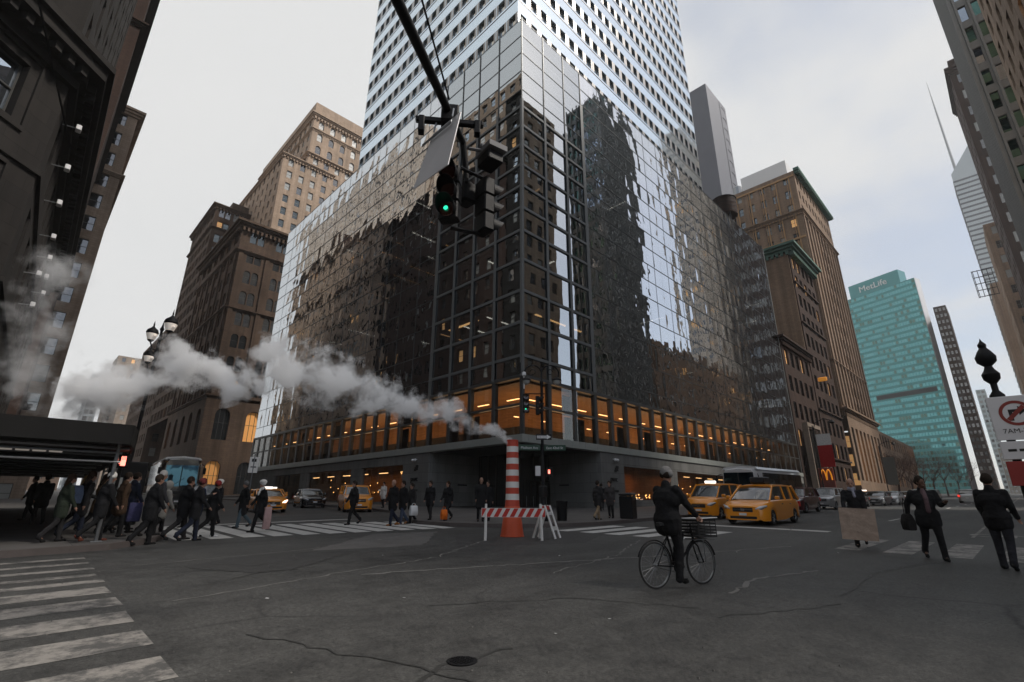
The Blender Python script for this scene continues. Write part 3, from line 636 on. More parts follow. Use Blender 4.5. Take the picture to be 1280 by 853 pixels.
# north-east block: kerb sweeps round the corner
NE = [(600, 14.6), (120, 14.6), (40, 14.4), (22, 13.6)]+[(19.2, 13.4), (17.2, 13.7), (15.6, 14.4), (14.4, 15.6), (13.5, 17.2), (13.3, 19.2)]+[(14.6, 23.5), (17.9, 29), (19.6, 36), (20.4, 50), (20.6, 78)]
def walk(name, kerb, inside, h=.15):
    """sidewalk slab plus a granite kerb strip butted to its edge"""
    kw = .16
    # offset line of the kerb
    off = []
    for i, p in enumerate(kerb):
        a = Vector(kerb[max(i-1, 0)]); b = Vector(kerb[min(i+1, len(kerb)-1)]); t = (b-a).normalized(); nn = Vector((t.y, -t.x))
        q = Vector(p); c = q+nn*kw
        if (Vector(inside)-c).length > (Vector(inside)-q).length: c = q-nn*kw
        off.append((c.x, c.y))
    mb = MB()
    for i in range(len(kerb)-1):
        a, b, c, d = kerb[i], kerb[i+1], off[i+1], off[i]
        top = [(x, y, gz(x, y)+h+.004) for x, y in (a, b, c, d)]; bot = [(x, y, gz(x, y)-.05) for x, y in (a, b, c, d)]
        mb.add(bot+top, [(3, 2, 1, 0), (4, 5, 6, 7), (0, 1, 5, 4), (1, 2, 6, 5), (2, 3, 7, 6), (3, 0, 4, 7)])
    struct(mb.build('curb', M['curb']))
    return off
o = walk('sidewalk', NE, (60, 60)); sheet('sidewalk', o+[(20.8, 78), (600, 78)], .15, M['paving'])
NEB = [(600, 96), (20.8, 96), (21.5, 400)]
o = walk('sidewalk', [(600, 96), (25, 96), (22, 96.6), (21, 98), (21.5, 400)], (200, 250)); sheet('sidewalk', o+[(600, 400)], .15, M['paving'])
NW = [(-300, 16.5), (-4, 16.3), (.4, 16.2), (2.2, 16.5), (3.3, 17.6), (3.9, 19.2), (4.3, 22), (4.6, 28), (5.2, 45), (9, 90), (30, 330)]
o = walk('sidewalk', NW, (-150, 150)); sheet('sidewalk', o+[(-300, 330)], .15, M['paving'])
SE = [(300, -3.1), (17.5, -2.9), (15.2, -3.6), (13.8, -5.2), (13.4, -7.5), (13.4, -120)]
o = walk('sidewalk', SE, (120, -60)); sheet('sidewalk', o+[(300, -120)], .15, M['paving'])
SW = [(-2.6, -120), (-2.6, -8), (-3.2, -5), (-5.5, -3.3), (-9, -2.9), (-200, -2.9)]
o = walk('sidewalk', SW, (-100, -60)); sheet('sidewalk', o+[(-200, -120)], .15, M['paving'])

# crosswalks: every bar of one crossing belongs to its painted marking
def bars(name, rects, m, jit=.03):
    mb = MB()
    for (x0, x1, y0, y1, sh) in rects:
        j = lambda: random.uniform(-jit, jit)
        pts = [(x0+j(), y0+j()), (x1+j(), y0+sh+j()), (x1+j(), y1+sh+j()), (x0+j(), y1+j())]
        mb.add([(x, y, gz(x, y)+.004) for x, y in pts], [(0, 1, 2, 3)])
    return struct(mb.build(name, m))
def barsN(name, x0, x1, n, w, ya, yb, skew, m):
    mb = MB()
    for i in range(n):
        t = i/(n-1); x = x0+(x1-x0)*t; y0 = ya[0]+(ya[1]-ya[0])*t; y1 = yb[0]+(yb[1]-yb[0])*t
        j = lambda: random.uniform(-.03, .03)
        pts = [(x-w/2+j(), y0+j()), (x+w/2+j(), y0+j()), (x+w/2+skew+j(), y1+j()), (x-w/2+skew+j(), y1+j())]
        mb.add([(a, b, gz(a, b)+.004) for a, b in pts], [(0, 1, 2, 3)])
    return struct(mb.build(name, m))
barsN('crosswalk_marking', 4.3, 13.0, 11, .64, (18.0, 16.6), (24.6, 21.6), .3, M['paint'])
YS = [(-1.0, .7), (.25, .7), (1.5, .7), (2.75, .7), (4.0, .7), (5.25, .72), (6.45, .72), (7.65, .7), (8.8, .68), (9.9, .62), (11.0, .36), (11.9, .30), (12.8, .34), (13.8, .3), (14.8, .3)]
bars('crosswalk_marking', [(-3.0, 1.3+.02*y, y, y+w, .05) for y, w in YS if y < 9.5], M['paint_old'])
bars('crosswalk_marking', [(-3.0, 1.3+.02*y, y, y+w, .05) for y, w in YS if y >= 9.5], M['paint_old'])
bars('crosswalk_marking', [(15.3+.04*(12-y), 19.2+.1*(12-y), y, y+.62, .0) for y in (12.4, 11.3, 10.2, 9.1, 8.0)], M['paint'])
bars('crosswalk_marking', [(16.2, 20.4, y, y+.62, .0) for y in (3.4, 2.3, 1.2, .1, -1.0, -2.1)], M['paint_old'])
bars('stop_line_marking', [(22.3, 22.9, 5.6, 12.8, 0)], M['paint'])
bars('stop_line_marking', [(4.9, 12.9, 24.4, 24.85, 0)], M['paint'])
bars('lane_marking', [(24+i*9, 27+i*9, 5.3, 5.42, 0) for i in range(22)], M['paint'])
bars('lane_marking', [(23.5, 200, 1.55, 1.67, 0)], M['paint_old'])
# letters painted on the lane east of the crossing, seen from their side
def ground_text(s, x, y, rz, size, m, sc=(1, 3)):
    cu = bpy.data.curves.new('txt', 'FONT'); cu.body = s; cu.size = size; cu.align_x = 'CENTER'
    o = bpy.data.objects.new('tmp', cu); COL.objects.link(o); bpy.context.view_layer.update()
    me = bpy.data.meshes.new_from_object(o.evaluated_get(bpy.context.evaluated_depsgraph_get())); bpy.data.objects.remove(o)
    for v in me.vertices:
        a, b = v.co.x*sc[0], v.co.y*sc[1]; X = x+a*math.cos(rz)-b*math.sin(rz); Y = y+a*math.sin(rz)+b*math.cos(rz); v.co = (X, Y, gz(X, Y)+.005)
    me.materials.append(m); o = bpy.data.objects.new('lettering_marking', me); COL.objects.link(o); return struct(o)
ground_text('ONLY', 24.3, .1, R(-90), 1.3, M['paint_old'], (1, 1.5))
def rough_edge(poly, amp=.07, step=.22):
    out = []; rnd = random.Random(len(poly)*3+int(poly[0][0]*10))
    for (ax, ay), (bx, by) in zip(poly, poly[1:]+poly[:1]):
        n = max(2, int(math.hypot(bx-ax, by-ay)/step))
        for i in range(n): t = i/n; out.append((ax+(bx-ax)*t+rnd.uniform(-amp, amp), ay+(by-ay)*t+rnd.uniform(-amp, amp)))
    return out
M['tar'] = mat('tar_in_cracks', (.024, .0235, .022), .6, 0, .3, 3)
M['dust'] = mat('pale_worn_seam', (.17, .165, .155), .9, 0, .4, 2.5, .5, 40)
def crack(pts, w, m, seed=0):
    """a jagged seam in the road along pts"""
    rnd = random.Random(seed); line = []
    for (ax, ay), (bx, by) in zip(pts, pts[1:]):
        n = max(2, int(math.hypot(bx-ax, by-ay)/.16))
        for i in range(n): t = i/n; line.append((ax+(bx-ax)*t+rnd.gauss(0, .035), ay+(by-ay)*t+rnd.gauss(0, .035)))
    line.append(pts[-1]); mb = MB(); L_ = []; R_ = []
    for i, p in enumerate(line):
        a = Vector(line[max(0, i-1)]); b = Vector(line[min(len(line)-1, i+1)]); d = (b-a).normalized(); n_ = Vector((-d.y, d.x))*w*rnd.uniform(.25, 1)
        L_.append((p[0]+n_.x, p[1]+n_.y)); R_.append((p[0]-n_.x, p[1]-n_.y))
    for i in range(len(line)-1):
        mb.add([(x, y, gz(x, y)+.0055) for x, y in (L_[i], R_[i], R_[i+1], L_[i+1])], [(0, 1, 2, 3)])
    struct(mb.build('road_crack', m))
for i, (pts, w, m) in enumerate((
    ([(2.9, 12.0), (3.6, 10.4), (4.3, 10.3), (6.6, 12.2), (5.2, 13.0)], .045, 'tar'), ([(3.4, 12.2), (4.0, 11.3), (4.9, 11.6), (5.2, 12.5)], .04, 'tar'), ([(3.0, 9.9), (3.9, 10.5), (4.2, 11.2)], .05, 'tar'),
    ([(2.0, 8.6), (4.3, 9.2), (7.4, 9.9), (10.8, 12.0)], .035, 'dust'), ([(2.2, 12.9), (5.8, 13.3), (9.2, 14.6), (11.5, 15.8)], .03, 'dust'), ([(5.0, 8.9), (8.4, 7.6), (12.0, 6.2), (16.0, 5.0)], .05, 'dust'),
    ([(7.6, 6.6), (10.6, 7.2), (14.4, 8.8)], .03, 'dust'), ([(2.2, 6.2), (2.9, 4.2), (3.2, 2.6)], .02, 'tar'), ([(9.6, 4.2), (11.4, 5.2), (13.6, 7.4), (15.2, 10.2)], .025, 'tar'), ([(6.6, 3.0), (8.4, 2.2), (12.2, 2.4), (15.4, 1.6)], .025, 'tar'),
    ([(4.4, 6.0), (6.2, 4.9), (6.9, 3.4)], .02, 'tar'), ([(20.6, 6.4), (25, 7.6), (32, 7.2)], .03, 'tar'), ([(8.2, 3.5), (9.8, 3.7), (11.6, 3.2)], .05, 'dust'), ([(2.4, 3.6), (3.1, 4.0), (3.9, 3.9)], .03, 'tar'))): crack(pts, w, M[m], i)
mb = MB(); rnd = random.Random(4)
for i in range(12):
    x, y = rnd.uniform(2, 17), rnd.uniform(2.5, 16); s = rnd.uniform(.015, .03); a = rnd.uniform(0, 6); z = gz(x, y)+.006
    mb.add([(x+s*math.cos(a+q)*(1+.3*(q > 2)), y+s*math.sin(a+q), z+.004*(q > 3)) for q in (0, 1.5, 3.1, 4.6)], [(0, 1, 2, 3)])
o = mb.build('litter', M['cleanwhite']); tag(o, 'scraps of pale litter scattered on the road', 'litter', None, 'stuff')
# patches, trench repairs and a manhole
sheet('road_patch', rough_edge([(2.9, 12.0), (3.6, 10.4), (4.3, 10.3), (6.6, 12.2), (5.2, 13.0), (3.8, 12.9)]), .003, M['patch'])
sheet('road_patch', rough_edge([(5.8, 13.0), (8.6, 12.1), (11.6, 15.6), (9.4, 16.2)]), .003, M['patch_pale'])
sheet('road_patch', rough_edge([(9.0, 11.2), (12.4, 9.4), (15.6, 11.0), (14.8, 13.3), (11.5, 14.4)]), .003, M['patch'])
mb = MB(); mb.lathe([(0, -.02), (.14, -.02), (.14, .006), (.13, .008), (.0, .008)], 28)
for i in range(-3, 4):
    for j in range(-3, 4):
        if i*i+j*j < 11: mb.box(i*.032-.010, i*.032+.010, j*.032-.010, j*.032+.010, .0085, .013)
o = mb.build('manhole_cover', M['black']); o.location = (3.3, 3.95, gz(3.3, 3.95)+.004)
tag(o, 'small round iron cover sunk in the asphalt nearest the camera', 'manhole cover')
mb = MB(); pts = [(.26*math.cos(a*.52)*(1+.3*math.sin(a*2.3)), .22*math.sin(a*.52)*(1+.25*math.cos(a*3.1))) for a in range(12)]
sheet('road_patch', [(3.3+x, 3.95+y) for x, y in pts], .0025, M['patch'])
# crumbs and litter that nobody could count
mb = MB()
for i in range(900):
    x, y = random.uniform(-1, 18), random.uniform(1.5, 17); s = random.uniform(.004, .014); z = gz(x, y)+.004
    mb.add([(x-s, y-s, z), (x+s, y-s*.5, z), (x+.3*s, y+s, z), (x, y, z+s)], [(0, 1, 3), (1, 2, 3), (2, 0, 3)])
o = mb.build('gravel', M['patch_pale']); tag(o, kind='stuff', label='loose grit scattered over the worn asphalt', cat='gravel')
# ------------------------------------------------------------------ the glass building on the corner
CX, CY, PE, PN, PT = 23.74, 22.92, 83.3, 76.0, 43.2   # corner, east end, north end, podium top
M['curtain'] = mirror_glass('curtain_wall_glass', (.80, .86, .90), .50, (.26, .28, .28), .0022, .8)
M['curtain_wavy'] = mirror_glass('rippled_curtain_wall_glass', (.84, .88, .92), .72, (.12, .13, .13), .0065, 1.3)
M['lobbyglass'] = mirror_glass('lobby_glass', (.7, .72, .72), .10, (.85, .83, .8), .001, .5)
M['mullion'] = mat('mullion_grey_steel', (.10, .105, .105), .4, .5, .15, 2)
M['beam'] = mat('painted_steel_beam', (.15, .158, .158), .5, .1, .15, 2)
M['spandrel'] = mat('tower_pale_spandrel', (.66, .77, .87), .05, .9, .05, .6, .25, 1.2)
M['towerwin'] = mat('tower_bronze_recess', (.14, .115, .09), .3, .3, .25, .9)
M['towerstrip'] = mat('tower_grey_strip', (.36, .34, .32), .3, .5, .12, .9)
M['basestone'] = masonry('base_granite', (.21, .21, .20), (.18, .18, .172), 1.5, .75, .5, .25)
M['fascia'] = mat('canopy_metal_panel', (.36, .385, .365), .45, .3, .1, .8)
M['core'] = mat('dim_office_interior', (.035, .033, .03), .9, 0, .5, .5)
M['slab'] = mat('floor_slab', (.10, .095, .09), .8, 0, .3, .6)
M['timber'] = masonry('timber_ceiling', (.40, .23, .11), (.31, .17, .08), 1.2, .12, .5, .3, .5)
M['doors'] = dark_glass('entrance_glass', (.010, .009, .008), .12)
M['bronze'] = mat('bronze_trim', (.03, .025, .02), .4, .6, .2, 4)
M['strip'] = emit('ceiling_light_strip', (1, .55, .22), 3.0)
M['stripdim'] = emit('office_light_strip', (1, .50, .20), 1.0)
M['stripwhite'] = emit('office_tube_light', (1, .93, .82), 2.6)
M['candle'] = emit('shop_lamp', (1, .48, .14), 4.0)

GB = thing('glass_office_building', 'tall glass office building on the corner with mirrored lower block and pale banded tower', 'office building', (0, 0, 0))
ROWS = [5.83, 7.9, 9.84, 11.35, 13.85, 16.35, 18.9, 21.4, 23.4, 25.4, 27.4, 29.35, 31.3, 33.25, 35.1, 37.15, 39.2, 41.2, PT]
WC = [CY, CY+2.9, CY+5.6, CY+8.1, CY+10.8]            # columns of the corner bay, west side
SC_ = [CX, CX+2.85, CX+5.75, CX+8.4]                 # and south side
# glass panes: each a slightly tilted sheet; the 100 largest are parts, the rest one
panes = []
def pane(face, a0, a1, z0, z1, mi, tilt=.0035):
    t1, t2 = random.gauss(0, tilt), random.gauss(0, tilt); g = .006
    pts = []
    for a, z in ((a0+g, z0+g), (a1-g, z0+g), (a1-g, z1-g), (a0+g, z1-g)):
        d = (a-(a0+a1)/2)*t1+(z-(z0+z1)/2)*t2
        pts.append((CX+.02+d, a, z) if face == 'w' else (a, CY+.02+d, z))
    if face == 'w': pts = pts[::-1]
    if mi == 1:
        G = 4; sag = random.gauss(0, .0085); g2 = []; a, b, c, d = [Vector(p) for p in pts]; nn = Vector((1, 0, 0)) if face == 'w' else Vector((0, 1, 0)); skx, sky_ = random.uniform(-.5, .5), random.uniform(-.5, .5)
        for j in range(G+1):
            for i in range(G+1):
                u, v = i/G, j/G; p = a.lerp(b, u).lerp(d.lerp(c, u), v); e = (1-(2*u-1)**2)*(1-(2*v-1)**2*.7)*(1+skx*(2*u-1)+sky_*(2*v-1)); g2.append(tuple(p+nn*(sag*e)))
        pts = g2
    panes.append((math.hypot((a0+a1)/2, 23)+z0*.5, pts, mi))
for z0, z1 in zip(ROWS[2:-1], ROWS[3:]):
    for a, b in zip(WC, WC[1:]): pane('w', a, b, z0, z1, 0, .0022)
    for a, b in zip(SC_, SC_[1:]): pane('s', a, b, z0, z1, 0, .0022)
    w = 1.5; n = round((PN-WC[-1])/w)
    for i in range(n): a = WC[-1]+(PN-WC[-1])*i/n; pane('w', a, a+(PN-WC[-1])/n, z0, z1, 1, .0048)
    n = round((PE-SC_[-1])/w)
    for i in range(n): a = SC_[-1]+(PE-SC_[-1])*i/n; pane('s', a, a+(PE-SC_[-1])/n, z0, z1, 1, .0030)
panes.sort(key=lambda p: p[0])
PF = {4: [(0, 1, 2, 3)], 25: [(j*5+i, j*5+i+1, j*5+i+6, j*5+i+5) for j in range(4) for i in range(4)]}
GM = [M['curtain'], M['curtain_wavy']]
for d, pts, mi in panes[:100]:
    mb = MB(); mb.add(pts, PF[len(pts)]); mb.build('glass_pane', GM[mi], GB, True)
mb = MB()
for d, pts, mi in panes[100:]: mb.add(pts, PF[len(pts)], mi)
tag(mb.build('glass_pane', GM, GB, True), kind='stuff')
# lower two rows: clear lobby glass
LW = [CY, 25.8, 28.5, 31.0, 33.7]+[33.7+(PN-33.7)*i/19 for i in range(1, 20)]
LS = [CX, 26.6, 29.5, 32.2]+[32.2+(PE-32.2)*i/23 for i in range(1, 24)]
for z0, z1 in ((5.83, 7.9), (7.9, 9.84)):
    for a, b in zip(LW, LW[1:]):
        mb = MB(); t = random.gauss(0, .002); mb.quad((CX+.03, b, z0), (CX+.03+t, a, z0), (CX+.03+t, a, z1), (CX+.03, b, z1)); mb.build('lobby_pane', M['lobbyglass'], GB)
    for a, b in zip(LS, LS[1:]):
        mb = MB(); t = random.gauss(0, .002); mb.quad((a, CY+.03, z0), (b, CY+.03+t, z0), (b, CY+.03+t, z1), (a, CY+.03, z1)); mb.build('lobby_pane', M['lobbyglass'], GB)
# mullions: thin joints everywhere, deep beams and posts behind the corner bay and along the lobby
mb = MB()
for a in WC: mb.box(CX-.035, CX+.0, a-.05, a+.05, ROWS[2], PT)
for a in SC_[1:]: mb.box(a-.05, a+.05, CY-.035, CY, ROWS[2], PT)
mb.box(CX-.04, CX+.05, CY-.04, CY+.05, ROWS[2], PT+.1)
for z in ROWS[2:]:
    mb.box(CX-.025, CX, CY+.051, PN, z-.02, z+.02); mb.box(CX+.051, PE, CY-.025, CY, z-.02, z+.02)
for i in range(1, 14): a = WC[-1]+(PN-WC[-1])*i/14; mb.box(CX-.014, CX-.001, a-.012, a+.012, ROWS[2], PT)
for i in range(1, 17): a = SC_[-1]+(PE-SC_[-1])*i/17; mb.box(a-.012, a+.012, CY-.014, CY-.001, ROWS[2], PT)
mb.build('mullion', M['mullion'], GB)
mb = MB()
for a in LW[1:]: mb.box(CX-.06, CX+.30, a-.16, a+.16, 5.83, 9.83)
for a in LS[1:]: mb.box(a-.16, a+.16, CY-.06, CY+.30, 5.83, 9.83)
mb.box(CX-.05, CX+.2, CY-.05, CY+.2, 5.83, 9.83)
mb.box(CX-.05, CX+.25, CY+.21, PN, 7.82, 7.98); mb.box(CX+.21, PE, CY-.05, CY+.25, 7.82, 7.98)
mb.box(CX-.10, CX+.3, CY+.31, PN, 9.74, 9.98); mb.box(CX+.31, PE, CY-.10, CY+.3, 9.74, 9.98); mb.box(CX-.1, CX+.3, CY-.1, CY+.3, 9.74, 9.98)
mb.build('lobby_frame', M['mullion'], GB)
mb = MB()
for z in ROWS[3:-5]:   # deep edge beams seen through the corner bay
    mb.box(CX+.16, CX+.42, CY+.43, WC[-1], z-.16, z+.16); mb.box(CX+.43, SC_[-1], CY+.16, CY+.42, z-.16, z+.16)
for a in WC[1:]: mb.box(CX+.12, CX+.5, a-.17, a+.17, ROWS[2], ROWS[-5])
for a in SC_[1:]: mb.box(a-.17, a+.17, CY+.12, CY+.5, ROWS[2], ROWS[-5])
mb.box(CX+.12, CX+.4, CY+.12, CY+.4, ROWS[2], ROWS[-5])
mb.build('corner_beam', M['beam'], GB)
mb = MB()
for z in [q for q in ROWS[3:] if q < 34]: mb.box(CX-.085, CX-.037, CY+.1, WC[-1]-.2, z-.11, z+.11); mb.box(CX+.1, SC_[-1]-.2, CY-.085, CY-.037, z-.11, z+.11)
for a in WC[1:-1]: mb.box(CX-.12, CX-.086, a-.13, a+.13, ROWS[2], 34)
for a in SC_[1:-1]: mb.box(a-.13, a+.13, CY-.12, CY-.086, ROWS[2], 34)
mb.box(CX-.13, CX+.099, CY-.13, CY+.099, ROWS[2], 34); mb.build('corner_mullion', M['beam'], GB)
mb = MB(); mb.box(SC_[-1]-.2, SC_[-1]+.22, CY-.09, CY-.036, ROWS[2], 39.0); mb.box(CX-.09, CX-.036, WC[-1]-.2, WC[-1]+.2, ROWS[2], 34.0)
mb.build('corner_post', M['beam'], GB)
# interior: core, slabs, desks lights
mb = MB(); mb.box(CX+7, PE-2, CY+7, PN-2, 5.9, PT-.5); mb.build('interior_core', M['core'], GB)
mb = MB()
for z in [11.3, 16.3, 21.4, 25.4, 29.4, 33.3, 37.2, 41.2]: mb.box(CX+.55, CX+6.9, CY+.55, PN-.2, z-.35, z); mb.box(CX+7, PE-.2, CY+.55, CY+6.9, z-.35, z)
mb.box(CX+.55, PE-.2, CY+.55, PN-.2, PT-.25, PT-.02)
mb.build('floor_slab', M['slab'], GB)
mb = MB(); mb2 = MB()
for z in [16.3, 21.4, 25.4, 29.4, 33.3]:
    zz = z-.36
    for k in range(int((PN-CY)/3.1)):
        if random.random() < .34: y = CY+2+k*3.1; (mb if random.random() < .7 else mb2).box(CX+1.2, CX+1.2+random.choice((.9, 2.2, 3.4)), y, y+.12, zz-.04, zz)
    for k in range(int((PE-CX)/3.1)):
        if random.random() < .22: x = CX+2+k*3.1; (mb if random.random() < .7 else mb2).box(x, x+.12, CY+1.2, CY+1.2+random.choice((.9, 2.2, 3.0)), zz-.04, zz)
mb.build('office_light', M['stripdim'], GB); mb2.build('office_light', M['stripwhite'], GB)
mb = MB(); mb.box(CX+1.0, CX+1.25, CY+6.2, CY+10, 15.88, 15.93); mb.box(CX+3.5, CX+9.5, CY+1.8, CY+2.0, 15.88, 15.93); mb.build('office_light', M['strip'], GB)
# lobby storey: timber ceiling and floor, real lamps inside
mb = MB(); mb.box(CX+.5, CX+6.95, CY+.5, PN-.3, 9.6, 9.73); mb.box(CX+6.95, PE-.3, CY+.5, CY+6.95, 9.6, 9.73); mb.build('timber_ceiling', M['timber'], GB)
mb = MB(); mb.box(CX+.5, PE-.3, CY+.5, PN-.3, 5.6, 5.8); mb.build('lobby_floor', M['slab'], GB)
mb = MB(); mb.box(CX+6.8, PE-2.3, CY+6.8, CY+6.98, 5.81, 7.8); mb.box(CX+6.8, CX+6.98, CY+7, PN-2.3, 5.81, 7.8); mb.build('lobby_back_wall', M['core'], GB)
mb = MB(); mb.box(CX+6.8, PE-2.3, CY+6.8, CY+6.98, 7.81, 9.5); mb.box(CX+6.8, CX+6.98, CY+7, PN-2.3, 7.81, 9.5); mb.build('timber_wall', M['timber'], GB)
mb = MB()
for k in range(18): x = CX+2.5+k*3.2; mb.box(x, x+1.3, CY+2.2, CY+2.32, 8.9, 8.95); mb.box(x+1.4, x+1.9, CY+4.6, CY+4.72, 8.0, 8.05)
for k in range(15): y = CY+2.5+k*3.4; mb.box(CX+2.2, CX+2.32, y, y+1.3, 8.9, 8.95)
mb.build('lobby_pendant', M['strip'], GB)
def area(name, loc, sx, sy, power, col, rot=(0, 0, 0)):
    l = bpy.data.lights.new(name, 'AREA'); l.shape = 'RECTANGLE'; l.size = sx; l.size_y = sy; l.energy = power; l.color = col
    o = bpy.data.objects.new(name, l); COL.objects.link(o); o.location = loc; o.rotation_euler = rot; return o
for i, (x, y, sx, sy, e) in enumerate(((34, CY+3.4, 15, 2.5, 340), (50, CY+3.4, 15, 2.5, 480), (68, CY+3.4, 18, 2.5, 460), (CX+3.4, 32, 2.5, 12, 190), (CX+3.4, 47, 2.5, 15, 380), (CX+3.4, 63, 2.5, 14, 160))):
    area('lobby_uplight', (x, y, 6.3), sx, sy, e, (1, .56, .26), (PI, 0, 0))
area('shop_light', (39.5, CY+1.8, 4.2), 6, 1.2, 60, (1, .42, .16), (0, 0, 0)); area('shop_light', (50, CY+1.8, 4.2), 9, 1.2, 40, (1, .5, .22), (0, 0, 0)); area('shop_light', (CX+1.8, 45, 4.2), 1.2, 14, 50, (1, .5, .22), (0, 0, 0))
# base: canopy band, stone piers, recessed entrance, shop windows
mb = MB()
for i in range(34): a, b = CY-.2+(PN-CY+.2)*i/34, CY-.2+(PN-CY+.2)*(i+1)/34; mb.bbox(CX-.2, CX+.4, a+(.4*0), b-.012, 5.32, 5.83, .006)
for i in range(38): a, b = CX+.41+(PE-CX-.4)*i/38, CX+.41+(PE-CX-.4)*(i+1)/38; mb.bbox(a, b-.012, CY-.2, CY+.4, 5.32, 5.83, .006)
mb.build('canopy', M['fascia'], GB)
mb = MB(); mb.box(CX+.41, PE, CY+.41, PN, 5.34, 5.58); mb.build('soffit', M['core'], GB)
RX, RY = 32.4, 33.2                                     # recess ends
mb = MB()
mb.box(CX-.1, CX+.3, RY, 36.9, .2, 5.31); mb.box(CX-.1, CX+.3, 36.9, PN, 4.5, 5.31); mb.box(CX-.1, CX+.3, 44, 46, .2, 4.49); mb.box(CX-.1, CX+.3, 56, 58, .2, 4.49); mb.box(CX-.1, CX+.3, 66, PN, .2, 4.49)
mb.box(CX-.1, CX+.3, 36.91, 43.99, .2, 1.5); mb.box(CX-.1, CX+.3, 46.01, 55.99, .2, 1.5)
mb.box(RX, 35.6, CY-.1, CY+.3, .2, 5.31); mb.box(35.61, PE, CY-.1, CY+.3, 4.35, 5.31); mb.box(35.61, 43.2, CY-.1, CY+.3, .2, 1.75); mb.box(43.21, 44.6, CY-.1, CY+.3, .2, 4.34)
mb.box(56, 57.2, CY-.1, CY+.3, .2, 4.34); mb.box(70, 71.2, CY-.1, CY+.3, .2, 4.34); mb.box(44.61, 55.99, CY-.1, CY+.3, .2, 1.6); mb.box(57.21, 69.99, CY-.1, CY+.3, .2, 1.6)
mb.box(CX+.31, CX+7.5, RY, RY+.4, .2, 5.31); mb.box(RX, RX+.4, CY+.31, CY+7.5, .2, 5.31)
mb.build('stone_base', M['basestone'], GB)
mb = MB(); mb.box(CX+5.2, RX-.01, CY+5.2, CY+5.4, .3, 5.3); mb.box(CX+5.2, CX+5.4, CY+5.41, RY-.01, .3, 5.3); mb.build('entrance_glazing', M['doors'], GB)
for k in range(4):
    d = MB(); x = CX+5.6+k*.78; d.box(x, x+.04, CY+5.12, CY+5.19, .5, 3.2); d.box(x+.041, x+.7, CY+5.12, CY+5.19, 3.1, 3.2); d.box(x+.701, x+.74, CY+5.12, CY+5.19, .5, 3.2); o = d.build('door_frame', M['bronze'], GB)
    h = MB(); h.tube([(x+.12, CY+5.06, 1.2), (x+.12, CY+5.06, 2.0)], .015, 6); h.build('handle', M['steel'], o)
mb = MB()
for k in range(6): a = CY+6+k*1.0; mb.box(CX+5.12, CX+5.19, a, a+.06, .5, 5.3)
for k in range(2): a = CX+6.6+k*1.0; mb.box(a, a+.06, CY+5.12, CY+5.19, 3.21, 5.3)
mb.build('entrance_mullion', M['bronze'], GB)
mb = MB(); rnd = random.Random(9)
for a, b in zip(LS[1:], LS[2:]):
    for z0, z1, pr, dd in ((5.82, 7.8, .34, 1.0), (8.0, 9.55, .07, 1.2)):
        if rnd.random() < pr: w_ = rnd.uniform(.45, 1)*(b-a); mb.cut(); mb.box(a+.05, a+w_-.05, CY+dd, CY+dd+.1, z0, z1)
for a, b in zip(LW[1:], LW[2:]):
    for z0, z1, pr, dd in ((5.82, 7.8, .34, 1.0), (8.0, 9.55, .08, 1.2)):
        if rnd.random() < pr: w_ = rnd.uniform(.45, 1)*(b-a); mb.cut(); mb.box(CX+dd, CX+dd+.1, a+.05, a+w_-.05, z0, z1)
mb.build('glow_break_panel', M['core'], GB)  # dark panels added at random to make the orange glow patchy
# shop interiors behind the ground-floor windows
for (x0, x1) in ((35.61, 43.2), (44.61, 56), (57.2, 70)):
    mb = MB(); mb.quad((x0, CY+.15, 1.7), (x1, CY+.15, 1.7), (x1, CY+.15, 4.36), (x0, CY+.15, 4.36)); mb.build('shop_window', M['lobbyglass'], GB)
for (y0, y1) in ((36.91, 44), (46, 56), (58, 66)):
    mb = MB(); mb.quad((CX+.15, y1, 1.5), (CX+.15, y0, 1.5), (CX+.15, y0, 4.5), (CX+.15, y1, 4.5)); mb.build('shop_window', M['lobbyglass'], GB)
mb = MB(); mb.box(36.0, 82, CY+3.4, CY+3.5, .5, 5.3); mb.box(CX+3.4, CX+3.5, 37.2, 70, .5, 5.3); mb.box(36, 82, CY+.45, CY+3.39, 1.2, 1.3); mb.box(CX+.45, CX+3.39, 37.2, 66, 1.2, 1.3)
mb.build('shop_interior', M['timber'], GB)
mb = MB()
for k in range(26):
    x = 36.3+k*.26+random.uniform(-.08, .08); z = 1.95+random.uniform(0, .25); mb.ball((x, CY+.8+random.uniform(0, .8), z), .05, 8, 5)
for k in range(12): mb.ball((45.4+k*.85, CY+1.2, 2.0+random.uniform(0, 1.6)), .045, 6, 4)
for k in range(22): mb.ball((CX+1.2+random.uniform(0, 1.5), 37.4+k*.85, 2.2+random.uniform(0, 1.9)), .045, 6, 4)
mb.build('shop_lamp', M['candle'], GB)
mb = MB()
for k in range(5):
    x = 38.6+k*.28; mb.tube([(x, CY+.9, 3.3+.12*math.sin(k*2.1)), (x+.05, CY+.9, 3.75), (x, CY+.9, 4.3)], .012, 5)
mb.build('chandelier', M['chrome'], GB)
mb = MB()
for k in range(9): mb.box(45.5+k*2.7, 46.6+k*2.7, CY+1, CY+1.1, 4.0, 4.04)
for k in range(7): mb.box(CX+1, CX+1.1, 37.6+k*3.6, 39+k*3.6, 4.0, 4.05)
mb.build('shop_ceiling_light', M['strip'], GB)
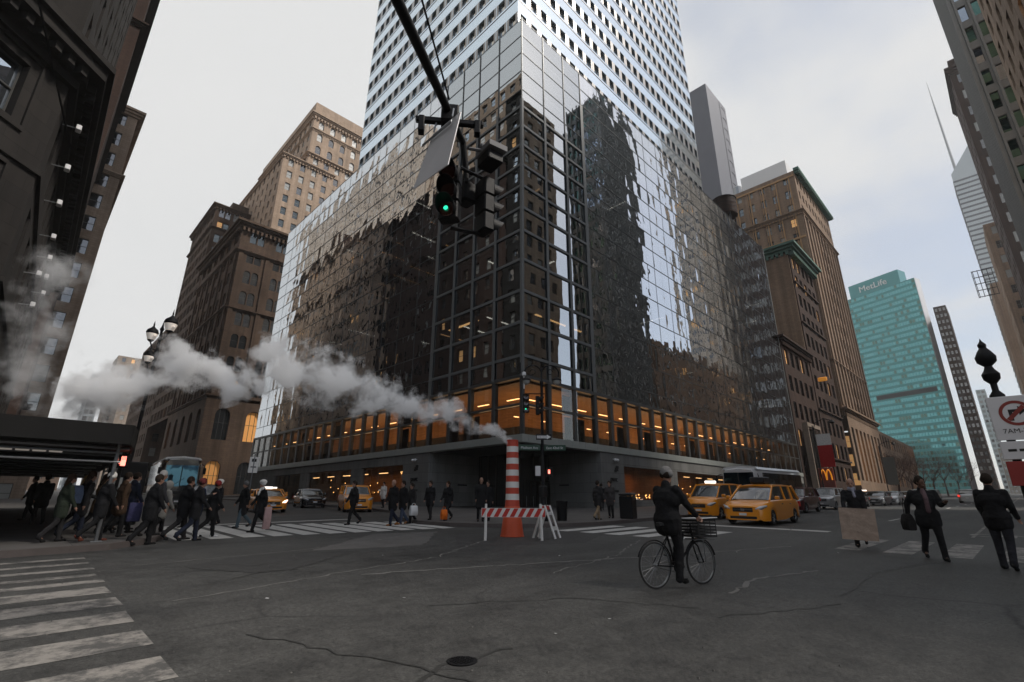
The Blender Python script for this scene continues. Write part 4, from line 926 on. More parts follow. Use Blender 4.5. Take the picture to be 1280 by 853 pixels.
# lettering plates on the piers
def letters(s, size, depth, m, loc, rz, parent=None, name='lettering', align='CENTER', rx=PI/2, sc=(1, 1, 1)):
    cu = bpy.data.curves.new(name, 'FONT'); cu.body = s; cu.size = size; cu.extrude = depth; cu.align_x = align; cu.resolution_u = 3
    t = bpy.data.objects.new('tmp', cu); COL.objects.link(t); bpy.context.view_layer.update()
    me = bpy.data.meshes.new_from_object(t.evaluated_get(bpy.context.evaluated_depsgraph_get())); bpy.data.objects.remove(t)
    me.materials.clear(); me.materials.append(m); me.name = name
    me.transform(Matrix.Diagonal((sc[0], sc[1], sc[2], 1)))
    o = bpy.data.objects.new(name, me); COL.objects.link(o); o.location = loc; o.rotation_euler = (rx, 0, rz)
    if parent: o.parent = parent
    return o
M['plate'] = mat('dark_letter_plate', (.02, .02, .02), .4, .5, .1, 5)
letters('pwc', .62, .03, M['plate'], (34.05, CY-.13, 3.1), 0, GB); letters('pwc', .62, .03, M['plate'], (CX-.13, 35.1, 3.1), R(-90), GB)
mb = MB()
for cx, cz, s in ((0, 0, .22), (.1, .18, .18), (-.16, -.1, .14)): mb.box(cx-s, cx+s, -.035, -.004, cz-s*.6, cz+s*.6)
o = mb.build('wall_emblem', M['plate'], GB); o.location = (34.5, CY-.1, 4.05)
o = copy_tree(o, GB); o.location = (CX-.1, 34.9, 4.1); o.rotation_euler = (0, 0, R(-90))
for loc, rz in (((34.05, CY-.1, 2.3), 0), ((CX-.1, 35.1, 2.3), R(-90))):
    mb = MB()
    for q, (a, b) in enumerate(((-.6, -.05), (.05, .55))): mb.box(a, b, -.03, -.004, .02*q, .2-.03*q)
    mb.box(-.6, -.42, -.031, -.003, .2, .42); o = mb.build('name_plate', M['plate'], GB); o.location = loc; o.rotation_euler = (0, 0, rz)
mb = MB(); mb.box(-.5, .5, -.03, 0, 0, .12); o = mb.build('name_bar', M['plate'], GB); o.location = (33.2, CY+7.1*0-.0, 3.0); o.location = (RX-.002, CY+3.6, 2.8); o.rotation_euler = (0, 0, R(-90))
o = copy_tree(o, GB); o.location = (CX+3.4, RY-.002, 2.8); o.rotation_euler = (0, 0, 0)

# camera domes and wall lights on the stone
for i, (x, y, rz, lab) in enumerate(((34.1, CY-.1, 0, 'white twin wall camera on the stone pier right of the entrance'), (CX-.1, 34.9, R(-90), 'white twin wall camera on the stone pier left of the entrance'))):
    mb = MB(); mb.ball((-.18, -.32, 0), .11, 10, 6); mb.ball((.18, -.32, 0), .11, 10, 6); mb.box(-.2, .2, -.3, -.24, .05, .12); mb.box(-.04, .04, -.25, 0, .06, .11)
    o = mb.build('wall_camera', M['cleanwhite'], None, True, (x, y, 4.75)); o.rotation_euler = (0, 0, rz); tag(o, lab, 'camera')

# upper tower, set a little back; same building
TX0, TY0, TX1, TY1, TZ, TF = 23.95, 23.6, 62.2, 53.4, PT+.02, 3.22
TB = Facade.__new__(Facade); TB.t = GB; TB.w = MB(); TB.wins = []; TB.mat = M['spandrel']
M['towerpane'] = mirror_glass('tower_window_glass', (.5, .47, .42), .5, (.1, .1, .1), .002, .8)
NF = 23
tm = window_mesh('tower_window', .86, 1.42, 0, M['towerpane'], M['towerwin'], 0, 1)
TB.meshes = [tm]
TB.face((TX0, TY1), (TX0, TY0), TZ, NF, TF, 20, .86, 1.42, .3, .3)
TB.face((TX0, TY0), (TX1, TY0), TZ, NF, TF, 26, .86, 1.42, .3, .3)
TB.plain((TX1, TY0), (TX1, TY1), TZ, TZ+NF*TF); TB.plain((TX1, TY1), (TX0, TY1), TZ, TZ+NF*TF)
TB.w.quad((TX0, TY0, TZ+NF*TF), (TX1, TY0, TZ+NF*TF), (TX1, TY1, TZ+NF*TF), (TX0, TY1, TZ+NF*TF), 0)
TB.w.k = 1
for j in range(NF):
    z = TZ+j*TF
    TB.w.box(TX0-.03, TX0-.002, TY0, TY1, z-.04, z+.03, 1); TB.w.box(TX0, TX1, TY0-.03, TY0-.002, z-.04, z+.03, 1)
    # bronze recess strip under each row of windows
    for i in range(20):
        b = (TY1-TY0)/20; c = TY0+b*(i+.5); TB.w.box(TX0-.012, TX0-.003, c-.70, c-.445, z+.32, z+1.70, 2); TB.w.box(TX0-.012, TX0-.003, c+.445, c+.70, z+.32, z+1.70, 2)
    for i in range(26):
        b = (TX1-TX0)/26; c = TX0+b*(i+.5); TB.w.box(c-.70, c-.445, TY0-.012, TY0-.003, z+.32, z+1.70, 2); TB.w.box(c+.445, c+.70, TY0-.012, TY0-.003, z+.32, z+1.70, 2)
ws = sorted(TB.wins, key=lambda q: q[0].z+.2*q[0].length)
mb = TB.w; mb.build('tower_wall', [M['spandrel'], M['towerwin'], M['towerstrip']], GB)
mb = MB()
for pos, mx, k in ws:
    n = len(mb.v); mb.v += [tuple(mx @ v.co) for v in tm.vertices]
    for p in tm.polygons: mb.f.append(tuple(i+n for i in p.vertices)); mb.m.append(p.material_index)
tag(mb.build('tower_window', [M['towerwin'], M['towerpane']], GB), kind='stuff')
mb = MB(); mb.box(TX0-.1, TX1, TY0-.1, TY1, PT-.02, PT+.0); mb.box(CX+.1, PE-.1, CY+.1, TY0-.11, PT-.02, PT); mb.box(TX1+.01, PE-.1, TY0-.11, PN, PT-.02, PT); mb.box(CX+.1, TX1, TY1+.01, PN, PT-.02, PT)
mb.build('podium_roof', M['slab'], GB)
mb = MB(); mb.box(CX+.5, PE, PN-.19, PN, .3, PT-.03); mb.box(PE-.01, PE+.2, CY, PN-.2, .3, PT-.03); mb.build('rear_wall', M['beam'], GB)
# ------------------------------------------------------------------ the other buildings
M['brown'] = masonry('brown_stone', (.125, .085, .06), (.105, .07, .052), .9, .4, .5, .45)
M['brownlt'] = masonry('tan_terracotta', (.46, .35, .265), (.40, .30, .225), .8, .35, .6, .35)
M['tan'] = masonry('tan_brick', (.32, .225, .16), (.27, .19, .135), .6, .25, .6, .35)
M['trim'] = mat('ochre_trim', (.42, .25, .12), .7, 0, .25, 1)
M['dkbrown'] = masonry('dark_brown_brick', (.060, .036, .028), (.05, .03, .024), .5, .2, .6, .4)
M['greystone'] = masonry('sooty_shaded_grey_stone', (.026, .023, .021), (.021, .019, .018), 1.6, .7, .6, .3)  # soot tone lowered further so the colour carries the missing shade
M['greybrick'] = masonry('grey_brick', (.024, .021, .019), (.02, .018, .017), .22, .075, .6, .3)  # brick darkened likewise, shade put into its colour
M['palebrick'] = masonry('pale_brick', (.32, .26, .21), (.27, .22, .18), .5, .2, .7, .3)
M['copper'] = mat('green_copper', (.07, .15, .12), .7, .1, .25, 2)
M['slabgrey'] = mat('grey_metal_cladding', (.11, .115, .135), .5, .2, .1, .3)
M['ribs'] = mat('grey_stone_ribs', (.24, .245, .24), .5, .1, .15, .8)
M['teal'] = mirror_glass('teal_curtain_glass', (.15, .42, .44), .75, (.02, .12, .11), .002, .5, .03)
M['tealspan'] = mat('teal_spandrel', (.06, .26, .27), .22, .2, .12, .4)
M['darktower'] = mirror_glass('dark_green_glass', (.14, .26, .22), .6, (.01, .03, .02), .003, .5)
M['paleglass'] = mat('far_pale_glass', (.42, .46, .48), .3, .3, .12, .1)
M['whiteedge'] = mat('white_stone_edge', (.72, .72, .74), .5, 0, .05, .5)
M['windim'] = emit('dimly_lit_window', (.9, .42, .12), .10)
M['tan_sunlit'] = masonry('sunlit_tan_stone', (.72, .62, .52), (.62, .53, .44), .9, .4, .6, .35)  # tan stone paled in colour to stand for sun that misses it
M['winglint'] = mat('painted_glint_pane', (.75, .76, .76), .3, 0, .08, 1.2)  # pale colour paints the glints these panes do not mirror
WG = [M['winglass'], M['winpane_pale'], M['winlit']]
def wset(name, w, h, frame='winframe', rail=.5, mull=1, lit=True):
    r = [window_mesh(name, w, h, 0, M['winglass'], M[frame], rail, mull), window_mesh(name, w, h, 0, M['winpane_pale'], M[frame], rail, mull)]
    if lit: r.append(window_mesh(name, w, h, 0, M['winlit'], M[frame], rail, mull))
    return r
K = (0,)*14+(1,)*6+(2,); KD = (0,)*24+(1,)*3+(2,)*1; KS = (0,)*5+(1,)*5

def block(name, label, x0, x1, y0, y1, z0, z1, wallm, fh=3.6, bay=2.9, ww=1.2, wh=1.9, sill=.8, arch=False, pair=1, k=K, frame='winframe', faces='ws', mull=1, rail=.5,
          corn=(), wpart='window', most=100, cornm='trimlt', depth=.3, extra=None, cat='building', margin=.6, roof=True, group=None):
    F = Facade(name, label, cat, (0, 0, 0), wallm, group); F.kinds(*wset('window', ww, wh, frame, rail, mull))
    nf = max(1, int(round((z1-z0)/fh))); fh = (z1-z0)/nf
    nb = lambda L: max(1, int(round((L-2*margin)/bay)))
    sides = {'w': ((x0, y1), (x0, y0)), 's': ((x0, y0), (x1, y0)), 'e': ((x1, y0), (x1, y1)), 'n': ((x1, y1), (x0, y1))}
    for f, (a, b) in sides.items():
        L = math.hypot(b[0]-a[0], b[1]-a[1])
        if f in faces: F.face(a, b, z0, nf, fh, nb(L), ww, wh, sill, depth, arch, margin, k, pair)
        else: F.plain(a, b, z0, z1)
    if roof: F.w.quad((x0, y0, z1), (x1, y0, z1), (x1, y1, z1), (x0, y1, z1))
    if extra: extra(F)
    F.finish(mats=wallm, wpart=wpart, most=most)
    return F.t
def part(t, name, m, fn, smooth=False):
    mb = MB(); fn(mb); return mb.build(name, m, t, smooth)

# --- Madison side, beyond the glass building
t = block('arched_stone_building', 'brown stone building with rows of arched windows left of the glass building', 23.74, 52, 106, 137, 20.5, 58.0, M['brown'], 4.6, 5.4, 1.35, 2.9, .9, True, 2, KD)
part(t, 'cornice', M['brown'], lambda b: (cornice(b, 23.74, 52, 106, 137, 57.2, 1.5, 1.3, dent=.9), cornice(b, 23.74, 52, 106, 137, 51.4, .7, .5), cornice(b, 23.74, 52, 106, 137, 38.4, .6, .5), cornice(b, 23.74, 52, 106, 137, 20.1, .8, .7)))
def pil(b):
    for i in range(6): x = 24.4+i*5.35; b.box(x-.45, x+.45, 105.7, 105.99, 20.9, 51.3)
    for i in range(7): y = 106.7+i*4.95; b.box(23.44, 23.73, y-.4, y+.4, 20.9, 51.3)
part(t, 'pilaster', M['brown'], pil)
F = subfacade(t, M['brown'])
F.kinds(*wset('arched_window', 2.6, 5.9, 'winframe', .55, 3), window_mesh('arched_window', 2.6, 5.9, 0, M['windim'], M['winframe'], .55, 3)); F.face((23.44, 137), (23.44, 105.7), .5, 2, 9.8, 5, 2.6, 6.0, 2.2, .5, True, .5, (0, 0, 3), 1); F.face((23.44, 105.7), (52, 105.7), .5, 2, 9.8, 5, 2.6, 6.0, 2.2, .5, True, .5, (0, 3), 1)
F.finish('lower_wall', M['brown'], 'arched_window')
mb = MB()
for y in (105.2,):
    for i in range(5):
        x = 23.94+2.75+i*5.5
t2 = block('terracotta_tower', 'tall tan terracotta tower with small arched windows, highest left of the glass building', 38.5, 80, 118, 160, 55, 92, M['brownlt'], 3.7, 3.0, 1.35, 2.2, .8, False, 1, KS, 'winframe_pale')
F = subfacade(t2, M['brownlt'])
F.kinds(*wset('arched_window', 1.5, 2.6, 'winframe_pale')); F.face((38.5, 160), (38.5, 118), 92.0, 3, 4.1, 12, 1.5, 2.6, .8, .3, True, .6, KS); F.face((38.5, 118), (80, 118), 92.0, 3, 4.1, 12, 1.5, 2.6, .8, .3, True, .6, KS)
F.plain((80, 118), (80, 160), 92, 104.3); F.finish('upper_wall', M['brownlt'], 'arched_window')
F2 = subfacade(t2, M['brownlt'])
F2.kinds(*wset('shoulder_window', 1.3, 2.1, 'winframe_pale')); F2.face((32.2, 158), (32.2, 117), 55, 9, 3.6, 11, 1.3, 2.1, .8, .3, False, .6, KS); F2.face((32.2, 117), (45.5, 117), 55, 9, 3.6, 4, 1.3, 2.1, .8, .3, False, .6, KS)
F2.w.quad((32.2, 117, 87.4), (45.5, 117, 87.4), (45.5, 158, 87.4), (32.2, 158, 87.4)); F2.finish('shoulder_wall', M['brownlt'], 'shoulder_window')
part(t2, 'cornice', M['brownlt'], lambda b: (cornice(b, 38.5, 80, 118, 160, 104.2, 1.2, .9, dent=.9), cornice(b, 38.5, 80, 118, 160, 91.4, .7, .7, dent=.9), cornice(b, 38.5, 80, 118, 160, 99.9, .5, .4, dent=.8), cornice(b, 32.2, 45.5, 117, 158, 86.9, .8, .6, dent=.8), b.box(38.5, 80, 118, 118.6, 105.4, 109.2), b.box(38.5, 39.1, 118.6, 160, 105.4, 109.2)))
part(t2, 'rooftop_house', M['paleglass'], lambda b: (b.box(58, 72, 124, 140, 104.3, 112), b.prism([(58, 124), (72, 124), (65, 132)], 112.01, 115)))
t = block('dark_brick_tower', 'dark brown tower with twin arches standing behind the arched stone building', 23.74, 46, 137.6, 162, 20, 77.5, M['brown'], 3.9, 3.6, 1.3, 2.4, .8, False, 2, K)
part(t, 'cornice', M['brown'], lambda b: (cornice(b, 23.74, 46, 137.6, 162, 76.9, 1.0, .9, dent=.8), cornice(b, 23.74, 46, 137.6, 162, 70.6, .5, .5)))
part(t, 'penthouse', M['brown'], lambda b: (b.box(28, 44, 141, 158, 77.6, 82), b.box(31, 36, 140.2, 140.98, 77.6, 80.6), b.prism([(32, 146), (40, 146), (40, 154), (32, 154)], 82.01, 84)))
block('stone_office_block', 'long brown office block farther up the avenue, half hidden by steam', 23.74, 50, 162.5, 205, .5, 50, M['brown'], 3.8, 3.2, 1.4, 2.2, .8, False, 1, KD, most=60)
block('avenue_end_block', 'low dark block closing the far end of the avenue beneath the shed roof line', -20, 16, 290, 320, 1, 30, M['brown'], 4, 4, 1.6, 2.2, .8, most=10, k=KD)
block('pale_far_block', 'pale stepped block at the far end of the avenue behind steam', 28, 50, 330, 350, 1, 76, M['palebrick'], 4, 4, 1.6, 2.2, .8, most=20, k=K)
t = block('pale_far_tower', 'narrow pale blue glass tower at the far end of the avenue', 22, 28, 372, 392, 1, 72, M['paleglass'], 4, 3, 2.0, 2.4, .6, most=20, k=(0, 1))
t = block('water_tank_building', 'pale block with a rooftop tank frame at the far end of the avenue', 30, 44, 300, 322, 1, 62, M['palebrick'], 4, 4, 1.6, 2.2, .8, most=20, k=K)
part(t, 'tank_frame', M['darkmetal'], lambda b: ([b.tube([(x, y, 62), (x, y, 67)], .15, 5) for x in (36, 40) for y in (304, 308)], b.lathe([(0, 0), (2.4, 0), (2.4, 4), (.2, 5.4)], 12, (38, 306, 67.02))))

# --- west side of the avenue (left edge) and its reflection in the glass
NWt = thing('corner_stone_building', 'sooty, shade-darkened grey stone building with an angled corner and bracketed cornice at the left edge', 'building')
F = subfacade(NWt, M['greystone'])
def bigwin():
    r = []
    for g in ('winsky', 'winsky', 'winpane_pale'):
        r.append(window_mesh('window', 1.15, 2.25, 0, M[g], M['winframe'], .5, 1, .12))
    return r
M['winsky'] = mirror_glass('old_window_glass', (.55, .62, .7), .55, (.05, .05, .05), .002, .8)
F.meshes = bigwin()
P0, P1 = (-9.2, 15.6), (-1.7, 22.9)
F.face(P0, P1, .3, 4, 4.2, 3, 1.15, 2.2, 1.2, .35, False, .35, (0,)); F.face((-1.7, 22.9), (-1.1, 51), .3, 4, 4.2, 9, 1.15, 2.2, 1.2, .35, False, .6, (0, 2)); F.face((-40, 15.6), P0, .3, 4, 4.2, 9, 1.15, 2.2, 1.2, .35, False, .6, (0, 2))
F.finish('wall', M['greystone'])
F = subfacade(NWt, M['greybrick'])
F.kinds(*[window_mesh('upper_window', 1.15, 2.2, 0, M[g], M['winframe'], .5, 1, .12) for g in ('winsky', 'winpane_pale', 'winlit')])
a0, a1 = (-9.0, 15.9), (-1.9, 23.0)
KW = (0,)*8+(1,)*4+(2,)
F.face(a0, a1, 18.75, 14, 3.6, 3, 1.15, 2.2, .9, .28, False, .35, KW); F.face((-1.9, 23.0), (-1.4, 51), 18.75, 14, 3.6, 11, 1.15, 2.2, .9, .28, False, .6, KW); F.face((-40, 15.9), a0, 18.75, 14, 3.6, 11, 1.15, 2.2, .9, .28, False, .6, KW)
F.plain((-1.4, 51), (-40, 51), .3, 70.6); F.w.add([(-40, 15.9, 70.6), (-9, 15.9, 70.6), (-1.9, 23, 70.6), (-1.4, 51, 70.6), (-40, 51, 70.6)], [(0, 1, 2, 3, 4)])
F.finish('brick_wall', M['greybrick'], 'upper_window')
def strip(b, pts, z0, z1, pr):
    """moulding following a line of wall points (outside on the right)"""
    offs = []
    for i, p in enumerate(pts):
        a = Vector(pts[max(i-1, 0)]); c = Vector(pts[min(i+1, len(pts)-1)]); d1 = (Vector(p)-a); d2 = (c-Vector(p))
        d1 = d1.normalized() if d1.length > 1e-6 else d2.normalized(); d2 = d2.normalized() if d2.length > 1e-6 else d1
        n1 = Vector((d1.y, -d1.x)); n2 = Vector((d2.y, -d2.x)); nn = (n1+n2).normalized(); offs.append((p[0]+nn.x*pr/max(.5, nn.dot(n1)), p[1]+nn.y*pr/max(.5, nn.dot(n1))))
    for i in range(len(pts)-1):
        a, c, d, e = pts[i], pts[i+1], offs[i+1], offs[i]
        b.prism([e, d, c, a], z0, z1)
LN = [(-40, 15.6), P0, P1, (-1.1, 51)]
def nwc(b):
    for z, h, pr in ((16.75, .35, .25), (17.12, .3, .45), (17.44, .45, .95), (17.91, .25, 1.15), (18.18, .57, .12), (4.4, .4, .3), (12.7, .18, .12), (8.5, .18, .12)): strip(b, LN, z, z+h, pr)
    for (a, c) in ((P0, P1), (P1, (-1.1, 51))):
        U = Vector((c[0]-a[0], c[1]-a[1])); L = U.length; U.normalize(); n = Vector((U.y, -U.x)); k = 0
        while k*.55 < L-.3:
            p = Vector(a)+U*(k*.55+.15); q = p+U*.26; b.prism([tuple(p+n*.75), tuple(q+n*.75), tuple(q+n*.02), tuple(p+n*.02)], 17.1, 17.43); k += 1
part(NWt, 'cornice', M['greystone'], nwc)
def frames(b):
    b.cut()
    for (a, c, nb, mg, L0) in ((P0, P1, 3, .35, 0),):
        U = Vector((c[0]-a[0], c[1]-a[1])); L = U.length; U.normalize(); n = Vector((U.y, -U.x)); bw = (L-2*mg)/nb
        for j in range(4):
            for i in range(nb):
                cu = mg+bw*(i+.5); z0 = .3+4.2*j+1.2
                for (ua, ub, za, zb) in ((cu-1.0, cu+1.0, z0-.3, z0-.12), (cu-.95, cu+.95, z0+2.5, z0+2.66), (cu-1.0, cu-.9, z0-.12, z0+2.5), (cu+.9, cu+1.0, z0-.12, z0+2.5)):
                    p, q = Vector(a)+U*ua, Vector(a)+U*ub; b.cut() if za == z0-.3 else None; b.prism([tuple(p+n*.09), tuple(q+n*.09), tuple(q+n*.003), tuple(p+n*.003)], za, zb)
part(NWt, 'window_surround', M['greystone'], frames)
t = block('brown_masonry_block', 'dark masonry block next up the avenue on the left edge', -30, -.6, 52, 86, .3, 59, M['dkbrown'], 3.7, 2.9, 1.2, 2.0, .8, False, 1, KW, faces='esn', most=100)
part(t, 'cornice', M['dkbrown'], lambda b: (cornice(b, -30, -.6, 52, 86, 58.4, 1.2, .8), cornice(b, -30, -.6, 52, 86, 46, .6, .5)))
t = block('tan_masonry_block', 'tan masonry block in the left row, farther up the avenue', -30, 2.0, 87, 132, .3, 60, M['brownlt'], 3.7, 2.9, 1.5, 2.3, .8, False, 1, K, faces='esn', most=100)
part(t, 'cornice', M['brownlt'], lambda b: (cornice(b, -30, 2.0, 87, 132, 59.2, 1.2, .8), cornice(b, -30, 2, 87, 132, 48, .6, .5)))
part(t, 'water_tank', M['dkbrown'], lambda b: (b.lathe([(0, 0), (1.7, 0), (1.7, 3.6), (.1, 5)], 14, (-.6, 110, 62.5)), [b.tube([(x, y, 60), (x, y, 62.49)], .12, 5) for x in (-1.6, .4) for y in (109, 111)]))
for (nm, y0, y1, z1, mm) in (('wall', 53, 85, 86, M['brownlt']), ('wall', 89, 165, 95, M['tan_sunlit'])):
    F = subfacade(t if nm == 'wall' and y0 > 80 else bpy.data.objects['brown_masonry_block'], mm); F.meshes = [window_mesh('upper_window', 1.6, 2.3, 0, M['winsky'], M['winframe_pale'], .5, 1), window_mesh('upper_window', 1.6, 2.3, 0, M['winglint'], M['winframe'], .5, 1), window_mesh('upper_window', 1.6, 2.3, 0, M['winglass'], M['winframe'], .5, 1)]
    zb_ = 59 if y0 < 80 else 60; nf_ = int((z1-zb_)/3.7); F.face((-9, y0), (-9, y1), zb_, nf_, (z1-zb_)/nf_, int((y1-y0)/2.9), 1.6, 2.3, .7, .3, False, .4, (0, 1, 1, 2, 2))
    F.plain((-28, y0), (-9, y0), zb_, z1); F.plain((-9, y1), (-28, y1), zb_, z1); F.w.quad((-28, y0, z1), (-9, y0, z1), (-9, y1, z1), (-28, y1, z1)); F.finish('setback_wall', mm, 'upper_window')
# floodlights fixed along the left building
lampkind = None
for i, (y, z) in enumerate(((24.6, 16.2), (25.6, 14.8), (27.5, 14.0), (30.6, 13.6), (32.8, 13.3), (35, 13.0), (36.8, 12.6), (29.4, 11.2), (31.8, 10.4))):
    if lampkind is None:
        lampkind = thing('flood_light', '', 'flood light', (0, 0, 0), 0, 'flood lights along the left stone building')
        mb = MB(); mb.bbox(-.02, .16, -.16, .16, -.1, .14, .02); mb.build('housing', M['alu'], lampkind); mb = MB(); mb.tube([(-.42, 0, -.05), (-.03, 0, 0)], .025, 6); mb.build('arm', M['steel'], lampkind)
        f = lampkind
    else: f = copy_tree(lampkind)
    f.location = (-1.7+.021*(y-22.9)+.45, y, z)
    f['label'] = 'small white flood light fixed to the left stone building' ; f['group'] = 'flood lights along the left stone building'

# --- 42nd street, north side beyond the glass building
t = block('low_shop_building', 'low brown five storey building squeezed right of the glass building', 84, 99, 22.9, 46, .5, 26.6, M['dkbrown'], 4.3, 2.6, 1.5, 2.6, .8, False, 1, (0, 0, 0, 2), most=100)
part(t, 'cornice', M['dkbrown'], lambda b: cornice(b, 84, 99, 22.9, 46, 26.5, 1.0, .8, dent=.6))
t = block('green_cornice_building', 'narrow dark brick building topped by a green copper cornice with a blank side wall', 99.6, 115.4, 22.9, 46, .5, 49, M['dkbrown'], 4.2, 3.0, 1.6, 2.6, .8, False, 1, (0, 0, 0, 2), faces='s', most=100)
part(t, 'cornice', M['copper'], lambda b: (cornice(b, 99.75, 115.4, 22.9, 46, 49.0, 1.5, 1.6, dent=.9)))
part(t, 'side_wall', M['tan'], lambda b: b.box(99.3, 99.58, 23.1, 46, .5, 48.6))
part(t, 'floor_band', M['dkbrown'], lambda b: [b.box(99.6, 115.4, 22.6, 22.88, z, z+.3) for z in (9, 17.5, 34, 42.3)])
t = block('tan_tower', 'tall tan tower with ochre trimmed panels and a green eave right of the glass building', 118, 148.5, 22.9, 38, 20, 78, M['tan'], 3.75, 2.6, 1.25, 2.1, .8, False, 1, K, most=100)
def ctrim(b):
    b.k = 0
    for y in (24.2, 27.2, 30.3, 33.4, 36.6):
        b.box(117.86, 117.995, y-.14, y+.14, 52, 76.5); b.box(117.86, 117.995, y+.45, y+.55, 52, 76.5)
    for z in (52, 60, 66.2, 76.5): b.box(117.8, 117.994, 23, 38, z, z+.45)
part(t, 'ochre_trim', M['trim'], ctrim)
part(t, 'cornice', M['tan'], lambda b: (cornice(b, 118, 148.5, 22.9, 38, 66.4, .8, .7, dent=.7), cornice(b, 118, 148.5, 22.9, 38, 19.2, 1.1, 1.1, dent=.9), cornice(b, 118, 148.5, 22.9, 38, 30.2, .5, .4)))
part(t, 'green_eave', M['copper'], lambda b: (b.box(118, 149.3, 21.7, 22.89, 78.0, 78.7), b.box(148.51, 149.3, 22.9, 38, 78.0, 78.7), [b.box(118.3+i*.9, 118.7+i*.9, 21.8, 22.88, 77.4, 77.99) for i in range(34)]))
part(t, 'pier', M['tan'], lambda b: [b.box(118.3+i*3.0, 118.9+i*3.0, 22.6, 22.89, 21, 66) for i in range(11)])
part(t, 'rooftop_house', M['cleanwhite'], lambda b: (b.box(122, 140, 25, 36, 78.05, 84.5),))
part(t, 'rooftop_fan', M['steel'], lambda b: (b.lathe([(.1, 0), (1.2, 0), (1.2, 2.2), (.6, 2.8)], 12, (119.5, 36.4, 78.2)),))
F = subfacade(t, M['brown'])
F.kinds(*wset('base_window', 1.9, 9.5, 'winframe', .5, 2)); F.face((118, 22.4), (148.5, 22.4), 1, 1, 18.3, 8, 1.9, 10.5, 5, .7, False, .8, (0, 0, 2)); F.finish('base_wall', M['tan'], 'base_window')
t = block('row_building', 'low pale shop building beyond the tan tower behind bare trees', 150, 205, 22.9, 46, .5, 19, M['tan'], 4.4, 3.6, 2.2, 3.0, .8, False, 1, (0, 0, 2, 2), most=80)
block('grey_slab_tower', 'plain grey slab tower rising behind the glass building with one column of windows', 133, 148.3, 45, 75, .5, 132, M['slabgrey'], 4.4, 15, 2.6, 1.6, 1.2, False, 1, (1,), faces='', most=60,
      extra=lambda F: F.face((143.2, 44.9), (148.3, 44.9), .5, 30, 4.38, 1, 2.8, 1.5, 1.2, .3, False, .6, (1,)))
t = thing('water_tank', 'round wooden rooftop water tank just above the mirrored block', 'water tank', (89.5, 30.2, 55.5))
part(t, 'barrel', M['dkbrown'], lambda b: b.lathe([(0, 0), (2.2, 0), (2.3, 1.6), (2.2, 3.6)], 20), True)
part(t, 'roof', M['darkmetal'], lambda b: b.lathe([(2.4, 3.61), (2.35, 3.7), (.1, 5.0)], 20))
part(t, 'hoop', M['black'], lambda b: [(b.cut(), b.lathe([(2.31, z), (2.34, z), (2.34, z+.08), (2.31, z+.08)], 20, closed=True)) for z in (.4, 1.3, 2.2, 3.1)])
part(t, 'support', M['black'], lambda b: [b.box(x-.12, x+.12, y-.12, y+.12, -28.5, -.01) for x in (-1.3, 1.3) for y in (-1.3, 1.3)])
# teal tower with a sign, turned to the avenue
TE = thing('teal_glass_tower', 'broad teal glass tower with white METLIFE style sign at the end of the street'.replace('METLIFE style sign', 'letters along its top'), 'office tower')
TE.location = (0, 0, 0)
A = Vector((math.sin(R(81.2))*370, math.cos(R(81.2))*370)); dU = Vector((-.319, -.948)); Bp = A+dU*39.0; TH = 134.
F = subfacade(TE, M['tealspan'])
tw = [window_mesh('window', 1.42, 2.1, 0, M['teal'], M['tealspan'], 0, 1), window_mesh('window', 1.42, 2.1, 0, M['darktower'], M['tealspan'], 0, 1)]
F.meshes = tw
F.face(tuple(A), tuple(Bp), 3, 37, 3.4, 25, 1.42, 2.1, .7, .12, False, 0, (0, 0, 0, 0, 1), skip=lambda i, j: j in (17,) and 2 < i < 23)
nU = Vector((-dU.y, dU.x))  # away from the street front
nB = Vector((.95, -.31)) 
C1 = Bp+Vector((5.0, -1.2)); D1 = A+Vector((30, 6))
F.plain(tuple(Bp), tuple(C1), 3, 128.8); F.plain(tuple(D1), tuple(A), 3, 128.8); F.plain(tuple(C1), tuple(D1), 3, 128.8)
F.w.add([(*A, 128.8), (*Bp, 128.8), (*C1, 128.8), (*D1, 128.8)], [(0, 1, 2, 3)])
F.finish('wall', M['tealspan'])
out = Vector((dU.y, -dU.x))
def crown(b):
    p, q = A+dU*3-out*.4, A+dU*32-out*.4; r_, s_ = q-out*8, p-out*8
    b.prism([tuple(p), tuple(q), tuple(r_), tuple(s_)], 128.85, 137.5)
part(TE, 'crown', M['tealspan'], crown)
def dk(b):
    p, q = A+dU*4.8+out*.05, A+dU*36+out*.05; r_, s_ = q-out*.04, p-out*.04
    b.prism([tuple(p), tuple(q), tuple(r_), tuple(s_)], 3+17*3.4+.5, 3+17*3.4+3.2)
part(TE, 'louvre_band', M['darkmetal'], dk)
c = A+dU*17.0+out*(-.36+.02)
letters('MetLife', 5.4, .15, M['cleanwhite'], (c.x+out.x*.1, c.y+out.y*.1, 131.0), math.atan2(dU.y, dU.x), TE, 'lettering')
mb = MB(); p, q = Bp+Vector((.3, -.3)), C1+Vector((.3, -.9)); mb.prism([tuple(p), tuple(q), (q.x+.2, q.y+.5), (p.x+.2, p.y+.5)], 3, 128.9); mb.build('white_edge', M['whiteedge'], TE)
t = block('dark_slab_tower', 'dark narrow tower immediately right of the teal glass tower', 345, 365, 9.2, 14.6, 3, 106, M['dkbrown'], 3.5, 1.6, 1.1, 1.9, .7, False, 1, (0, 0, 0, 1), most=60, margin=.2)
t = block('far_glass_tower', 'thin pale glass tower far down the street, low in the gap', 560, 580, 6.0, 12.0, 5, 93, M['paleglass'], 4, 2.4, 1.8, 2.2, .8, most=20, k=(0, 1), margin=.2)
block('far_stone_tower', 'small far off pale block closing the street at its end', 500, 530, 1.5, 8.2, 5, 40, M['palebrick'], 4, 2.4, 1.4, 2.0, .8, most=20, margin=.2)
